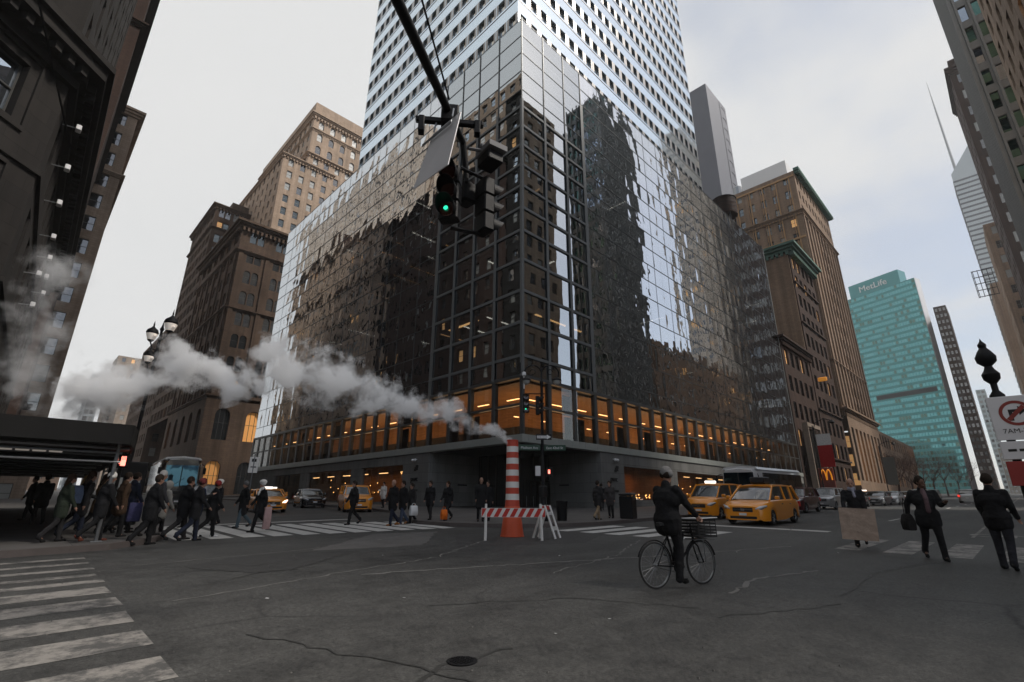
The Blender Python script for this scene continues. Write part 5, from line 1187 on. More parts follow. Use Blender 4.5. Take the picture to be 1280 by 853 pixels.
# --- south side
def ribs():
    t = thing('ribbed_tower', 'huge grey tower with close vertical ribs at the upper right edge', 'office tower')
    F = subfacade(t, M['ribs'])
    F.kinds(window_mesh('window', .95, 2.6, 0, M['darktower'], M['winframe'], 0, 1), window_mesh('window', .95, 2.6, 0, M['winsky'], M['winframe'], 0, 1))
    F.face((97, -7.7), (81.6, -7.7), .5, 25, 3.85, 11, .95, 2.6, .6, .25, False, 0, (0, 0, 1)); F.face((81.6, -7.7), (81.6, -16.5), .5, 25, 3.85, 6, .95, 2.6, .6, .25, False, 0, (0, 0, 1))
    F.plain((81.6, -16.5), (97, -16.5), .5, 96.75); F.plain((97, -16.5), (97, -7.7), .5, 96.75); F.w.quad((81.6, -16.5, 96.7), (97, -16.5, 96.7), (97, -7.7, 96.7), (81.6, -7.7, 96.7))
    F.finish('wall', M['ribs'])
    part(t, 'rib', M['ribs'], lambda b: [(b.cut(), b.box(81.6+i*1.4-.13, 81.6+i*1.4+.13, -7.695, -7.25, 5, 97.2)) for i in range(12)]+[(b.cut(), b.box(81.2, 81.595, -7.9-i*1.4-.13, -7.9-i*1.4+.13, 5, 97.2)) for i in range(7)])
ribs()
t = block('brown_brick_building', 'dark brown brick building with a projecting cornice beside the ribbed tower', 212, 240, -24, -13.4, .5, 152, M['dkbrown'], 7.2, 6.0, 2.6, 3.8, 1.6, False, 1, KS, 'winframe_pale', faces='wn', most=100, mull=2)
part(t, 'cornice', M['dkbrown'], lambda b: (cornice(b, 212, 240, -24, -13.4, 151, 3.0, 1.0), b.cut(), b.box(213, 239, -23, -14, 154.1, 158)))
t = block('tan_stepped_building', 'tan brick building with a column of square windows under the ribbed tower', 252, 275, -22, -10.7, .5, 107, M['tan'], 6.4, 6.0, 2.4, 3.2, 1.4, False, 1, KS, 'winframe_pale', faces='wn', most=100, mull=2)
block('ochre_stepped_building', 'ochre brick building lowest in the row at the right edge', 300, 340, -24, -8.7, .5, 98, M['tan'], 6.4, 6.0, 2.4, 3.2, 1.4, False, 1, KS, 'winframe_pale', faces='wn', most=100, mull=2)
block('tan_back_tower', 'large tan tower on the south side, seen mirrored in the glass', 190, 245, -42, -31, .5, 172, M['tan_sunlit'], 3.9, 3.4, 1.7, 2.4, .8, False, 1, K, faces='wn', most=60)
block('low_south_row', 'low tan masonry row on the south side of the street', 100, 150, -30, -7.9, .5, 38, M['tan'], 3.9, 3.2, 1.5, 2.1, .8, False, 1, K, faces='wn', most=60)
block('south_masonry_block', 'brown masonry block across the street, seen mirrored in the corner glass', 38.5, 66, -40, -8.2, .5, 78, M['brownlt'], 3.7, 2.9, 1.4, 2.2, .8, False, 1, K, faces='wne', most=60)
block('southeast_corner_block', 'unseen stone corner block behind and right of the camera, height set for the sunlight', 20, 38, -40, -8.4, .5, 27, M['brown'], 3.7, 2.9, 1.4, 2.2, .8, False, 1, K, faces='wn', most=60)  # out of view; height chosen so sun clears it to the steam
block('southwest_corner_block', 'unseen stone corner block behind the camera, kept low to let light in', -40, -7, -48, -9, .2, 16, M['tan'], 3.7, 2.9, 1.4, 2.2, .8, False, 1, K, faces='en', most=60)  # never in view; lowered to open the junction to more light
# slanted glass tower far away with spire
t = thing('slant_top_tower', 'far off pale glass tower with a slanted top and thin spire', 'office tower')
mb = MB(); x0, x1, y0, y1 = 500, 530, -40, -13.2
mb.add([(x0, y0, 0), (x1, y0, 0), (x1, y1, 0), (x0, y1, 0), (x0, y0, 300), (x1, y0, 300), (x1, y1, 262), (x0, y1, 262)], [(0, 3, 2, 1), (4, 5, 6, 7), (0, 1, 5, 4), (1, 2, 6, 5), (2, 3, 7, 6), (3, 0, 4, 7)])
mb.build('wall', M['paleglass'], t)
part(t, 'floor_band', M['slabgrey'], lambda b: [b.box(499.7, 499.99, -40, -13.2, 6+i*4.2, 7.4+i*4.2) for i in range(60)]+[b.box(500, 530, -13.19, -12.9, 6+i*4.2, 7.4+i*4.2) for i in range(60)])
part(t, 'spire', M['steel'], lambda b: b.tube([(512, -17, 262), (512, -17, 330), (512, -17, 366)], [1.0, .7, .15], 6))
mb = MB(); mb.box(0, 9, -.3, .3, 0, 7)
t = thing('lattice_hoarding', 'dark lattice sign frame jutting out above the right side of the street', 'sign frame', (150, -2.3, 47))
part(t, 'lattice', M['darkmetal'], lambda b: ([b.box(-.08, .08, -3.2, .3, z, z+.14) for z in (0, 1.6, 3.2, 4.8, 6.4)], [b.box(-.09, .09, y, y+.12, -.1, 6.6) for y in (-3.2, -2.4, -1.6, -.8, 0, .2)]))
# ------------------------------------------------------------------ vehicles. local frame: +x is forward, origin on the ground under the middle
def smooth(a, b, t): t = max(0, min(1, t)); t = t*t*(3-2*t); return a+(b-a)*t
def lerp_tab(tab, x):
    if x <= tab[0][0]: return tab[0][1]
    for (a, va), (b, vb) in zip(tab, tab[1:]):
        if x <= b: return va+(vb-va)*(x-a)/(b-a)
    return tab[-1][1]
def car(name, label, cat, paint, L, W, H, belt, hood, nose, ws, rf, rr, rw, wr=.33, axle=(.8, .8), taxi=False, lights='off', roofinset=.2, group=None, lower=None, rack=False, whitetop=False, stripe=False):
    """L length, W width, H height; belt/hood/nose heights; ws windscreen foot, rf roof front, rr roof rear, rw rear window foot (distance behind the nose)"""
    t = thing(name, label, cat, (0, 0, 0), 0, group)
    hw = W/2; f = L/2; fa = f-axle[0]; ra = -f+axle[1]; zb = .2
    tab_top = [(0, nose), (.12, nose+.08), (ws*.55, hood-.02), (ws, hood+.05), (ws+.25, belt), (rw-.1, belt+.02), (rw, belt), (L-.12, belt-.06), (L, belt-.2)]
    xs = sorted(set([0, .05, .12, .25, .45, ws*.75, ws, ws+.3, L/2, rw, L-.35, L-.15, L-.05, L]+[f-fa+wr*1.18*math.cos(R(a)) for a in range(0, 181, 20)]+[f-ra+wr*1.18*math.cos(R(a)) for a in range(0, 181, 20)]))
    rings = []
    for d in xs:
        x = f-d
        # plan-view rounding of nose and tail
        e = min(d, L-d); ins = 0 if e > .55 else (.55-e)**2*.95
        w = hw-ins
        zbot = zb+(.06 if e < .1 else 0)
        for ax in (fa, ra):
            q = wr*1.18
            if abs(x-ax) < q: zbot = max(zbot, wr*.98+math.sqrt(max(0, q*q-(x-ax)**2)))
        zt = lerp_tab(tab_top, d); zm = max(zbot+.06, min(zt-.12, .62*zt+.1))
        rings.append([(x, -w*.55, zb+.02), (x, -w+.1, zb+.02) if zbot < .3 else (x, -w+.24, zb+.02), (x, -w+.02 if zbot < .3 else -w, zbot), (x, -w-.01, zm), (x, -w+.05, zt-.06), (x, -w+.13, zt), (x, -w*.5, zt+.025),
                      (x, w*.5, zt+.025), (x, w-.13, zt), (x, w-.05, zt-.06), (x, w+.01, zm), (x, w-.02 if zbot < .3 else w, zbot), (x, w-.1, zb+.02) if zbot < .3 else (x, w-.24, zb+.02), (x, w*.55, zb+.02)])
    mb = MB(); mb.rings(rings); mb.build('body', M[paint], t, True)
    # greenhouse: glass volume, roof skin and pillars
    gh = []; wb = hw-.11; wt = hw-roofinset
    prof = [(f-ws-.02, belt-.03, wb-.02, 0), (f-rf, H-.07, wt, 1), (f-(rf+rr)/2, H-.03, wt+.02, 1), (f-rr, H-.07, wt, 1), (f-rw+.02, belt-.03, wb-.02, 0)]
    def side(x):  # roof edge height on the profile
        if x > f-rf: return belt+(H-.07-belt)*(f-ws-x)/max(.01, rf-ws)
        if x < f-rr: return belt+(H-.07-belt)*(x-(f-rw))/max(.01, rw-rr)
        return H-.07
    gx = [f-ws, f-(ws+rf)/2, f-rf]+[f-rf-(rr-rf)*i/6 for i in range(1, 6)]+[f-rr, f-(rr+rw)/2, f-rw]
    rg = []
    for x in gx:
        zt = side(x); k = (zt-belt)/(H-.07-belt); w2 = wb+(wt-wb)*max(0, k)
        crown = .05*max(0, k)
        rg.append([(x, -wb, belt-.06), (x, -w2, zt-.02+.001), (x, -w2*.82, zt+.02), (x, 0, zt+crown*.6+.02), (x, w2*.82, zt+.02), (x, w2, zt-.02+.001), (x, wb, belt-.06)])
    mb = MB(); mb.rings(rg); mb.build('windows', M['carglass'], t, True)
    mb = MB(); rp = []
    for i in range(9):
        x = f-rf+.1-(rr-rf+.2)*i/8; e = min(i, 8-i); zt = H-.045+.02*min(e, 2)/2-(.03 if e == 0 else 0); w2 = wt+.012
        rp.append([(x, -w2-.02, zt-.07), (x, -w2, zt-.02), (x, -w2*.7, zt+.025), (x, 0, zt+.04), (x, w2*.7, zt+.025), (x, w2, zt-.02), (x, w2+.02, zt-.07), (x, 0, zt-.06)])
    mb.rings(rp); mb.build('roof', M['cabwhite' if whitetop else paint], t, True)
    mb = MB()
    for s in (-1, 1):
        def pl(x0, z0, x1, z1, r): 
            mb.cut()
            k0 = (z0-belt)/(H-.07-belt); k1 = (z1-belt)/(H-.07-belt)
            mb.tube([(x0, s*(wb+(wt-wb)*k0+.004), z0), (x1, s*(wb+(wt-wb)*k1+.004), z1)], r, 6)
        pl(f-ws+.03, belt-.02, f-rf, H-.07, .04); pl(f-rw, belt-.02, f-rr, H-.07, .07)
        xm = f-rf-(rr-rf)*.42; pl(xm+.04, belt-.03, xm, H-.07, .045)
        if rr-rf > 1.7: xm = f-rf-(rr-rf)*.8; pl(xm, belt-.03, xm-.05, H-.07, .06)
    mb.build('pillar', M[paint], t, True)
    # front: grille, bumper intake, plate, lamps
    mb = MB(); mb.bbox(f-.06, f+.012, -hw*.45, hw*.45, nose-.22, nose-.02, .02); mb.build('grille', M['rubber'], t)
    mb = MB(); mb.box(f-.0, f+.02, -hw*.44, hw*.44, nose-.125, nose-.105); mb.box(f-.0, f+.024, -.07, .07, nose-.16, nose-.07); mb.build('grille_trim', M['chrome'], t)
    mb = MB(); mb.bbox(f-.05, f+.005, -hw*.6, hw*.6, .26, .4, .02); mb.build('bumper_intake', M['rubber'], t)
    mb = MB(); mb.box(f+.012, f+.03, -.16, .16, .42, .52); mb.build('licence_plate', M['cleanwhite'], t)
    for s in (-1, 1):
        mb = MB(); q = [(f-.02, s*hw*.56, nose-.08), (f-.10, s*hw*.76, nose-.03), (f-.33, s*(hw-.05), nose+.05)]
        mb.tube(q, [.045, .085, .04], 10); o = mb.build('headlight', M['headlight_on' if lights == 'on' else 'headlight'], t, True)
        mb = MB(); mb.bbox(-f-.01, -f+.09, s*(hw-.12)-.09 , s*(hw-.12)+.09, belt-.36, belt-.1, .02); mb.build('tail_light', M['taillight' if lights == 'rear' else 'red'], t)
        mb = MB(); mb.bbox(f-ws-.45, f-ws-.27, s*(hw+.02) if s > 0 else s*(hw+.2), s*(hw+.2) if s > 0 else s*(hw+.02), belt+.02, belt+.17, .03); mb.build('wing_mirror', M[paint], t)
    mb = MB(); mb.box(-f-.015, -f+.02, -.16, .16, .6, .7); mb.build('licence_plate', M['cleanwhite'], t)
    for ax in (fa, ra):
        for s in (-1, 1):
            w = MB(); w.lathe([(wr*.62, -.09), (wr*.93, -.1), (wr, -.07), (wr, .07), (wr*.93, .1), (wr*.62, .09)], 22, (ax, s*(hw-.12), wr), axis='y')
            tyre = w.build('wheel', M['rubber'], t, True)
            w = MB(); w.lathe([(0, -.07), (wr*.62, -.085), (wr*.64, .085), (0, .07)], 18, (ax, s*(hw-.12), wr), axis='y')
            for k in range(5):
                a = k*2*PI/5; w.tube([(ax+.03*math.cos(a), s*(hw-.035), wr+.03*math.sin(a)), (ax+wr*.55*math.cos(a), s*(hw-.03), wr+wr*.55*math.sin(a))], .028, 5)
            w.build('rim', M['steel'], tyre, True)
    mb = MB()
    for s in (-1, 1):
        for x in (f-rf-(rr-rf)*.1, f-rf-(rr-rf)*.52): mb.box(x-.5*0-.09, x+.09, s*(hw+.004) if s > 0 else s*(hw+.02), s*(hw+.02) if s > 0 else s*(hw+.004), belt-.2, belt-.165)
    mb.build('door_handle', M['chrome'], t)
    if taxi:
        x = f-rf-.35
        mb = MB(); mb.bbox(x-.12, x+.12, -.3, .3, H+.0, H+.14, .03); mb.build('roof_sign', M['rooflight'], t)
        for s in (-1, 1):
            mb = MB(); y0, y1 = (hw+.006, hw+.012) if s > 0 else (-hw-.012, -hw-.006)
            mb.box(-.32, -.1, y0, y1, .72, .92); mb.box(-.05, .0, y0, y1, .72, .92); mb.box(.06, .11, y0, y1, .72, .92); mb.build('door_marking', M['rubber'], t)
    if rack:
        mb = MB(); mb.bbox(-.5, .35, -.33, .33, H+.06, H+.34, .04); mb.box(-.3, .1, -.28, .28, H-.0, H+.06); mb.build('roof_advert_box', M['darkmetal'], t)
    if stripe:
        mb = MB()
        for s in (-1, 1):
            y0, y1 = (hw+.004, hw+.012) if s > 0 else (-hw-.012, -hw-.004)
            mb.box(-.9, .9, y0, y1, .45, .8); mb.cut()
        mb.build('door_panel', M['cabwhite'], t)
    return t
def sedan(name, label, paint, **k): return car(name, label, 'car', paint, 4.85, 1.84, 1.46, .98, .92, .70, 1.15, 1.95, 3.5, 4.3, **k)
def suv(name, label, paint, **k): return car(name, label, 'car', paint, 4.6, 1.86, 1.74, 1.12, 1.06, .86, 1.05, 1.65, 4.25, 4.5, wr=.36, roofinset=.24, **k)
def mini(name, label, paint, **k): return car(name, label, 'car', paint, 5.08, 1.99, 1.78, 1.08, 1.0, .78, .95, 1.95, 4.6, 4.98, wr=.34, axle=(.95, 1.1), roofinset=.26, **k)
def nvan(name, label, paint, **k): return car(name, label, 'van', paint, 4.73, 1.75, 1.87, 1.12, 1.08, .8, .7, 1.45, 4.35, 4.68, wr=.32, axle=(.9, .9), roofinset=.2, **k)
W_ = PI           # facing west
t = mini('taxi_minivan', 'yellow taxi minivan with dark roof box, nearest car on the right', 'cab', taxi=False, rack=True, group='yellow taxis'); on_ground(t, 26.3, 9.2, W_)
t = nvan('taxi_van', 'boxy yellow taxi van with a lit roof sign beside the white minibus', 'cab', taxi=True, group='yellow taxis'); on_ground(t, 29.2, 12.7, W_)
t = suv('parked_car', 'dark maroon sport utility car right behind the taxi minivan', 'cabred', group='cars waiting on the right street'); on_ground(t, 41.2, 11.9, W_)
t = suv('parked_car', 'silver utility car with dark glass behind the maroon one', 'cabsilver', group='cars waiting on the right street'); on_ground(t, 50.5, 12.2, W_)
t = sedan('parked_car', 'black sedan half hidden by the man carrying cardboard', 'cablack', group='cars waiting on the right street', lights='on'); on_ground(t, 58, 11.9, W_)
t = sedan('parked_car', 'dark grey sedan just right of the man carrying cardboard', 'cabgrey', group='cars waiting on the right street'); on_ground(t, 66.5, 11.4, W_)
t = sedan('parked_car', 'pale silver sedan in the middle of the right hand queue', 'cabsilver', group='cars waiting on the right street'); on_ground(t, 73.5, 11.2, W_)
t = sedan('parked_car', 'white sedan in the right hand queue', 'cabwhite', group='cars waiting on the right street'); on_ground(t, 81, 10.6, W_)
t = suv('parked_car', 'white utility car with headlights lit at the head of the far queue', 'cabwhite', lights='on', group='cars waiting on the right street'); on_ground(t, 89, 10.4, W_)
t = sedan('taxi', 'far off yellow taxi roof showing above the queue on the right', 'cab', taxi=True, group='yellow taxis'); on_ground(t, 76.5, 14.4, W_)
t = suv('parked_car', 'grey utility car behind the man with the shoulder bag', 'cabgrey', group='cars waiting on the right street'); on_ground(t, 99, 10.2, W_)
t = suv('parked_car', 'small silver car with red tail lights driving away far down the street', 'cabsilver', lights='rear', group='cars waiting on the right street'); on_ground(t, 92, 5.7, 0)
# left avenue, all facing the crossing
S_ = R(-90-8)
t = sedan('taxi', 'yellow taxi sedan with lit headlights behind the crosswalk on the left', 'cab', taxi=True, lights='on', group='yellow taxis'); on_ground(t, 12.6, 36.0, S_)
t = sedan('taxi', 'yellow taxi sedan farther back, behind the first taxi on the left avenue', 'cab', taxi=True, group='yellow taxis'); on_ground(t, 18.2, 50.5, S_)
t = sedan('parked_car', 'black car with white roof and side panels parked on the left avenue', 'cablack', whitetop=True, stripe=True); on_ground(t, 18.2, 42.2, S_-R(4))
t = suv('taxi_suv', 'yellow taxi utility car parked at the left avenue kerb near the shop windows', 'cab', group='yellow taxis', lights='off'); on_ground(t, 17.5, 33.1, S_-R(12))
t = suv('parked_car', 'dark van with one bright headlight behind the person in a fur hat', 'cablack', lights='on'); on_ground(t, 10.2, 41.5, S_)
# coaches
def coach(name, label, L, W, H, body, front_h, split=True, lights=False, roofm='cabwhite'):
    t = thing(name, label, 'bus'); hw = W/2; f = L/2
    mb = MB(); rg = []
    for d in (0, .06, .25, .6, L-.5, L-.15, L):
        x = f-d; e = min(d, L-d); i = .0 if e >= .5 else (.5-e)*.35; top = H-(.0 if d > .5 else (.5-d)*.35)
        w = hw-i
        rg.append([(x, -w+.06, .35), (x, -w, .55), (x, -w, H*.62), (x, -w+.06, top-.3), (x, -w+.22, top-.08), (x, 0, top), (x, w-.22, top-.08), (x, w-.06, top-.3), (x, w, H*.62), (x, w, .55), (x, w-.06, .35)])
    mb.rings(rg); mb.build('body', M[body], t, True)
    mb = MB(); mb.rings([[(x, -hw+.2, H-.06), (x, 0, H+.03), (x, hw-.2, H-.06), (x, hw-.05, H-.22), (x, -hw+.05, H-.22)] for x in (f-.3, f-1, -f+.2)]); mb.build('roof_skin', M[roofm], t, True)
    g0, g1 = front_h
    mb = MB(); w = hw-.22
    mb.add([(f+.02, -w, g0), (f+.02, w, g0), (f+.015, w-.05, g1), (f+.015, -w+.05, g1), (f-.1, -w, g0), (f-.1, w, g0), (f-.2, w-.05, g1), (f-.2, -w+.05, g1)], [(0, 1, 2, 3), (4, 7, 6, 5), (0, 4, 5, 1), (3, 2, 6, 7), (0, 3, 7, 4), (1, 5, 6, 2)])
    mb.build('windscreen', M['buswind'], t)
    mb = MB(); mb.add([(f+.03, -.03, g0), (f+.03, .03, g0), (f+.025, .03, g1), (f+.025, -.03, g1)], [(0, 1, 2, 3)]); mb.tube([(f+.03, -.5, g0+.02), (f+.03, .25, g0+.55)], .015, 5); mb.tube([(f+.03, .5, g0+.02), (f+.03, 1.05, g0+.5)], .015, 5); mb.build('windscreen_divider', M['rubber'], t)
    for s in (-1, 1):
        mb = MB(); n = max(4, int(L/1.6)); x1 = f-.9; x0 = -f+.5
        y0, y1 = (hw-.02, hw+.02) if s > 0 else (-hw-.02, -hw+.02)
        mb.box(x0, x1, y0, y1, H*.46, H-.42); mb.build('side_window', M['carglass'], t)
        mb = MB()
        for k in range(1, n): x = x0+(x1-x0)*k/n; mb.box(x-.03, x+.03, y0-.004, y1+.004, H*.46, H-.42)
        mb.build('window_post', M['rubber'], t)
        mb = MB(); mb.ball((f-.02, s*(hw-.38), .78), .12, 12, 8, sc=(.5, 1.2, 1)); mb.build('headlight', M['headlight_on' if lights else 'headlight'], t, True)
        mb = MB(); mb.tube([(f-.15, s*(hw-.05), H-.5), (f+.25, s*(hw+.12), H-.6), (f+.25, s*(hw+.14), H-.75)], .025, 6); mb.bbox(f+.18, f+.3, s*(hw+.14)-.1, s*(hw+.14)+.1, H-1.2, H-.75, .03); mb.build('wing_mirror', M['black'], t)
        for ax in (f-2.2 if L > 9 else f-1.6, -f+2.6 if L > 9 else -f+1.7):
            w = MB(); w.lathe([(.3, -.13), (.46, -.14), (.5, -.1), (.5, .1), (.46, .14), (.3, .13)], 22, (ax, s*(hw-.13), .5), axis='y'); wh = w.build('wheel', M['rubber'], t, True)
            w = MB(); w.lathe([(0, -.1), (.29, -.12), (.3, .13), (.12, .1), (0, .14)], 18, (ax, s*(hw-.13), .5), axis='y'); w.build('rim', M['steel'], wh, True)
    mb = MB(); mb.bbox(f-.05, f+.06, -hw+.25, hw-.25, .34, .62, .03); mb.build('bumper', M['darkmetal'], t)
    mb = MB(); mb.box(f+.0, f+.02, -hw*.5, hw*.5, .95, 1.15); mb.build('grille', M['rubber'], t)
    mb = MB(); mb.box(f+.065, f+.08, -.16, .16, .42, .53); mb.build('licence_plate', M['cleanwhite'], t)
    return t
M['buswind'] = mirror_glass('bus_windscreen_glass', (.12, .30, .46), .45, (.12, .16, .2), .002, .8)
t = coach('coach_bus', 'dark coach with a big blue windscreen waiting on the left avenue', 12, 2.6, 3.45, 'cablack', (1.45, 2.85), lights=True); on_ground(t, 10.0, 51.0, S_+R(2)); t.scale = (1, 1, 1.1)
mb = MB(); mb.box(5.82, 5.93, -.8, .8, 2.93, 3.2); o = mb.build('destination_board', mat('dim_led_board', (.12, .07, .1), .5, 0, .2), t)
mb = MB(); [mb.ball((5.66, y, 3.43), .05, 6, 4) for y in (-.9, -.2, 0, .2, .9)]; mb.build('marker_lamp', M['lens_off'], t)
t = coach('white_minibus', 'white minibus with a long black window band behind the taxi vans', 9.2, 2.4, 3.0, 'cabwhite', (1.45, 2.6)); on_ground(t, 38.2, 13.0, W_)
# ------------------------------------------------------------------ bicycle and rider
b = thing('bicycle', 'black city bicycle with a wire crate on its front carrier', 'bicycle', (BX, BY, gz(BX, BY)), BA)
def wheel(x):
    mb = MB(); mb.lathe([(.318, -.013), (.340, -.012), (.345, 0), (.340, .012), (.318, .013)], 40, (x, 0, .345), axis='y', closed=True); w = mb.build('wheel', M['rubber'], b, True)
    mb = MB()
    for k in range(24):
        a = 2*PI*k/24; mb.tube([(x+.02*math.cos(a+.5), .02*(-1)**k, .345+.02*math.sin(a+.5)), (x+.315*math.cos(a), 0, .345+.315*math.sin(a))], .0016, 4)
    mb.build('spokes', M['steel'], w)
    mb = MB(); mb.lathe([(0, -.05), (.022, -.045), (.02, 0), (.022, .045), (0, .05)], 12, (x, 0, .345), axis='y'); mb.cut(); mb.lathe([(.305, -.012), (.317, -.012), (.317, .012), (.305, .012)], 40, (x, 0, .345), axis='y', closed=True); mb.build('hub', M['steel'], w, True)
wheel(-.525); wheel(.525)
mb = MB()
BB = (-.08, 0, .30); ST = (-.22, 0, .80); HT = (.36, 0, .84); HB = (.40, 0, .66)
for p, q, r_ in ((BB, ST, .017), (ST, HT, .016), (BB, HB, .020), (HT, HB, .022)): mb.tube([p, q], r_, 8)
for s in (-1, 1): mb.tube([BB, (-.525, s*.06, .345)], .010, 6); mb.tube([(ST[0], s*.01, ST[2]-.05), (-.525, s*.06, .345)], .009, 6); mb.tube([HB, (.43, s*.05, .60), (.525, s*.055, .345)], .013, 6)
mb.build('frame', M['black'], b, True)
mb = MB(); mb.tube([ST, (-.245, 0, .93)], .013, 8); mb.build('seat_post', M['steel'], b)
mb = MB(); mb.rings([[(x, -w, z-.02), (x, -w*.8, z+.02), (x, 0, z+.03), (x, w*.8, z+.02), (x, w, z-.02), (x, 0, z-.03)] for x, w, z in ((-.40, .05, .95), (-.36, .085, .96), (-.27, .075, .955), (-.18, .03, .95), (-.11, .02, .945))]); mb.build('saddle', M['rubber'], b, True)
mb = MB(); mb.tube([HT, (.345, 0, .97)], .014, 8); mb.tube([(.28, -.29, 1.02), (.36, -.22, 1.03), (.37, 0, 1.0), (.36, .22, 1.03), (.28, .29, 1.02)], .012, 8); mb.build('handlebar', M['black'], b, True)
mb = MB(); mb.lathe([(0, -.01), (.085, -.01), (.09, .0), (.085, .01), (0, .01)], 24, (BB[0], -.05, BB[2]), axis='y'); mb.tube([(BB[0], -.07, .30), (BB[0]+.02, -.075, .135)], .009, 6); mb.tube([(BB[0], .07, .30), (BB[0]-.02, .075, .465)], .009, 6); mb.box(BB[0]-.03, BB[0]+.07, -.17, -.08, .125, .145); mb.box(BB[0]-.07, BB[0]+.03, .08, .17, .455, .475); mb.build('crank', M['black'], b)
mb = MB(); mb.tube([(BB[0], -.05, .385), (-.525, -.05, .375)], .004, 4); mb.tube([(BB[0], -.05, .215), (-.525, -.05, .315)], .004, 4); mb.build('chain', M['darkmetal'], b)
mb = MB()
for s, off in ((-.525, 0), (.525, 0)): mb.tube([(s+.37*math.cos(R(a)), 0, .345+.37*math.sin(R(a))) for a in range(15, 171, 12)], .012, 6)
mb.build('mudguard', M['black'], b, True)
mb = MB(); mb.tube([(.56, .07, .345), (.56, .07, .70)], .006, 6); mb.tube([(.56, -.07, .345), (.50, -.11, .72)], .006, 6); mb.box(.32, .80, -.12, .12, .70, .715); mb.build('front_carrier', M['steel'], b)
cr = thing('wire_crate', 'dark wire crate strapped on the bicycle\'s front carrier', 'crate', (BX+.55*math.cos(BA), BY+.55*math.sin(BA), gz(BX, BY)+.74), BA)
mb = MB()
mb.box(-.22, .22, -.17, .17, 0, .01)
for z in (.0, .05, .10, .15, .20, .25):
    mb.box(-.225, .225, -.18, -.172, z, z+.028); mb.box(-.225, .225, .172, .18, z, z+.028); mb.box(-.233, -.225, -.18, .18, z, z+.028); mb.box(.225, .233, -.18, .18, z, z+.028)
for x in (-.22, -.07, .07, .21): mb.box(x, x+.012, -.186, -.1801, 0, .28); mb.box(x, x+.012, .1801, .186, 0, .28)
mb.build('slats', M['rubber'], cr)
mb = MB(); mb.tube([(-.26, -.2, .30), (.26, -.19, .31), (.28, .16, .30), (-.24, .18, .29), (-.26, -.2, .30)], .010, 6); mb.build('rim', M['cleanwhite'], cr, True)
# ------------------------------------------------------------------ steam pipe and barricade
PX, PY = 12.3, 12.35
t = thing('steam_pipe', 'orange and white striped steam chimney standing in the road', 'steam chimney', (PX, PY, gz(PX, PY)))
mb = MB(); mb.lathe([(.40, 0), (.40, .03), (.385, .04), (.26, .92), (.25, .95), (.0, .95)], 28); mb.build('base_cone', M['orange'], t, True)
H0, H1 = .95, 3.12; n = 11
mb = MB(); seg = (H1-H0)/n
for k in range(n): mb.k = 0 if k % 2 == 0 else 1; z = H0+k*seg; mb.lathe([(.235-.003*k, z), (.235-.003*(k+1), z+seg)] if k else [(.25, z+.001), (.235, z+seg)], 28)
mb.k = 0; mb.lathe([(.20, H1+.0), (.215, H1+.02), (.20, H1+.03), (.17, H1), (.17, H1-.4)], 28)
mb.build('pipe', [mat('faded_red_band', (.50, .06, .03), .55, 0, .2, 3, wear=((.2, .06, .04), .62)), M['white']], t, True)
mb = MB(); mb.lathe([(.236, z) for z in (0,)]+[(.236, .0)], 4) if False else None
t = thing('barricade', 'white A frame barricade with red striped board around the steam chimney', 'barricade', (11.55, 11.55, gz(11.5, 11.5)+0), math.atan2(-1.30, 1.40))
bw = 1.05
for sx in (-.86, .86):
    mb = MB()
    for s in (-1, 1):
        for dx in (-.0,): mb.tube([(sx, s*.42, 0), (sx, s*.04, 1.05)], [.04, .035], 4)
    mb.build('leg_frame', M['white'], t)
    mb = MB(); mb.box(sx-.02, sx+.02, -.30, .30, .22, .33); mb.cut(); mb.box(sx-.02, sx+.02, -.2, .2, .58, .64); mb.build('brace', M['white'], t)
mb = MB(); mb.k = 0; mb.box(-1.0, 1.0, -.145, -.115, .66, .93)
b_ = mb.build('board', M['white'], t)
mb = MB()
for k in range(-4, 5):
    x = k*.25; a, c = x-.12, x+.02
    pts = [(a, .67), (c, .67), (c+.14, .92), (a+.14, .92)]; pts = [(max(-.99, min(.99, p)), z) for p, z in pts]
    mb.add([(p, -.149, z) for p, z in pts]+[(p, -.1451, z) for p, z in pts], [(0, 1, 2, 3), (0, 4, 5, 1), (1, 5, 6, 2), (2, 6, 7, 3), (3, 7, 4, 0)])
mb.build('stripe', M['red'], b_)
t2 = thing('barricade', 'second white A frame trestle, turned aside at the right of the steam chimney', 'barricade', (12.72, 11.2, gz(12.7, 11.2)), R(20))
for sx in (-.22, .22):
    mb = MB()
    for s in (-1, 1): mb.tube([(sx+.0, s*.38, 0), (sx, s*.03, 1.0)], [.04, .035], 4)
    mb.build('leg_frame', M['white'], t2)
mb = MB(); mb.box(-.24, .24, -.29, -.26, .24, .36); mb.cut(); mb.box(-.24, .24, -.12, -.09, .7, .8); mb.build('brace', M['white'], t2)
mb = MB(); mb.box(-.3, .3, -.02, .02, .86, .98); mb.build('board', M['red'], t2)

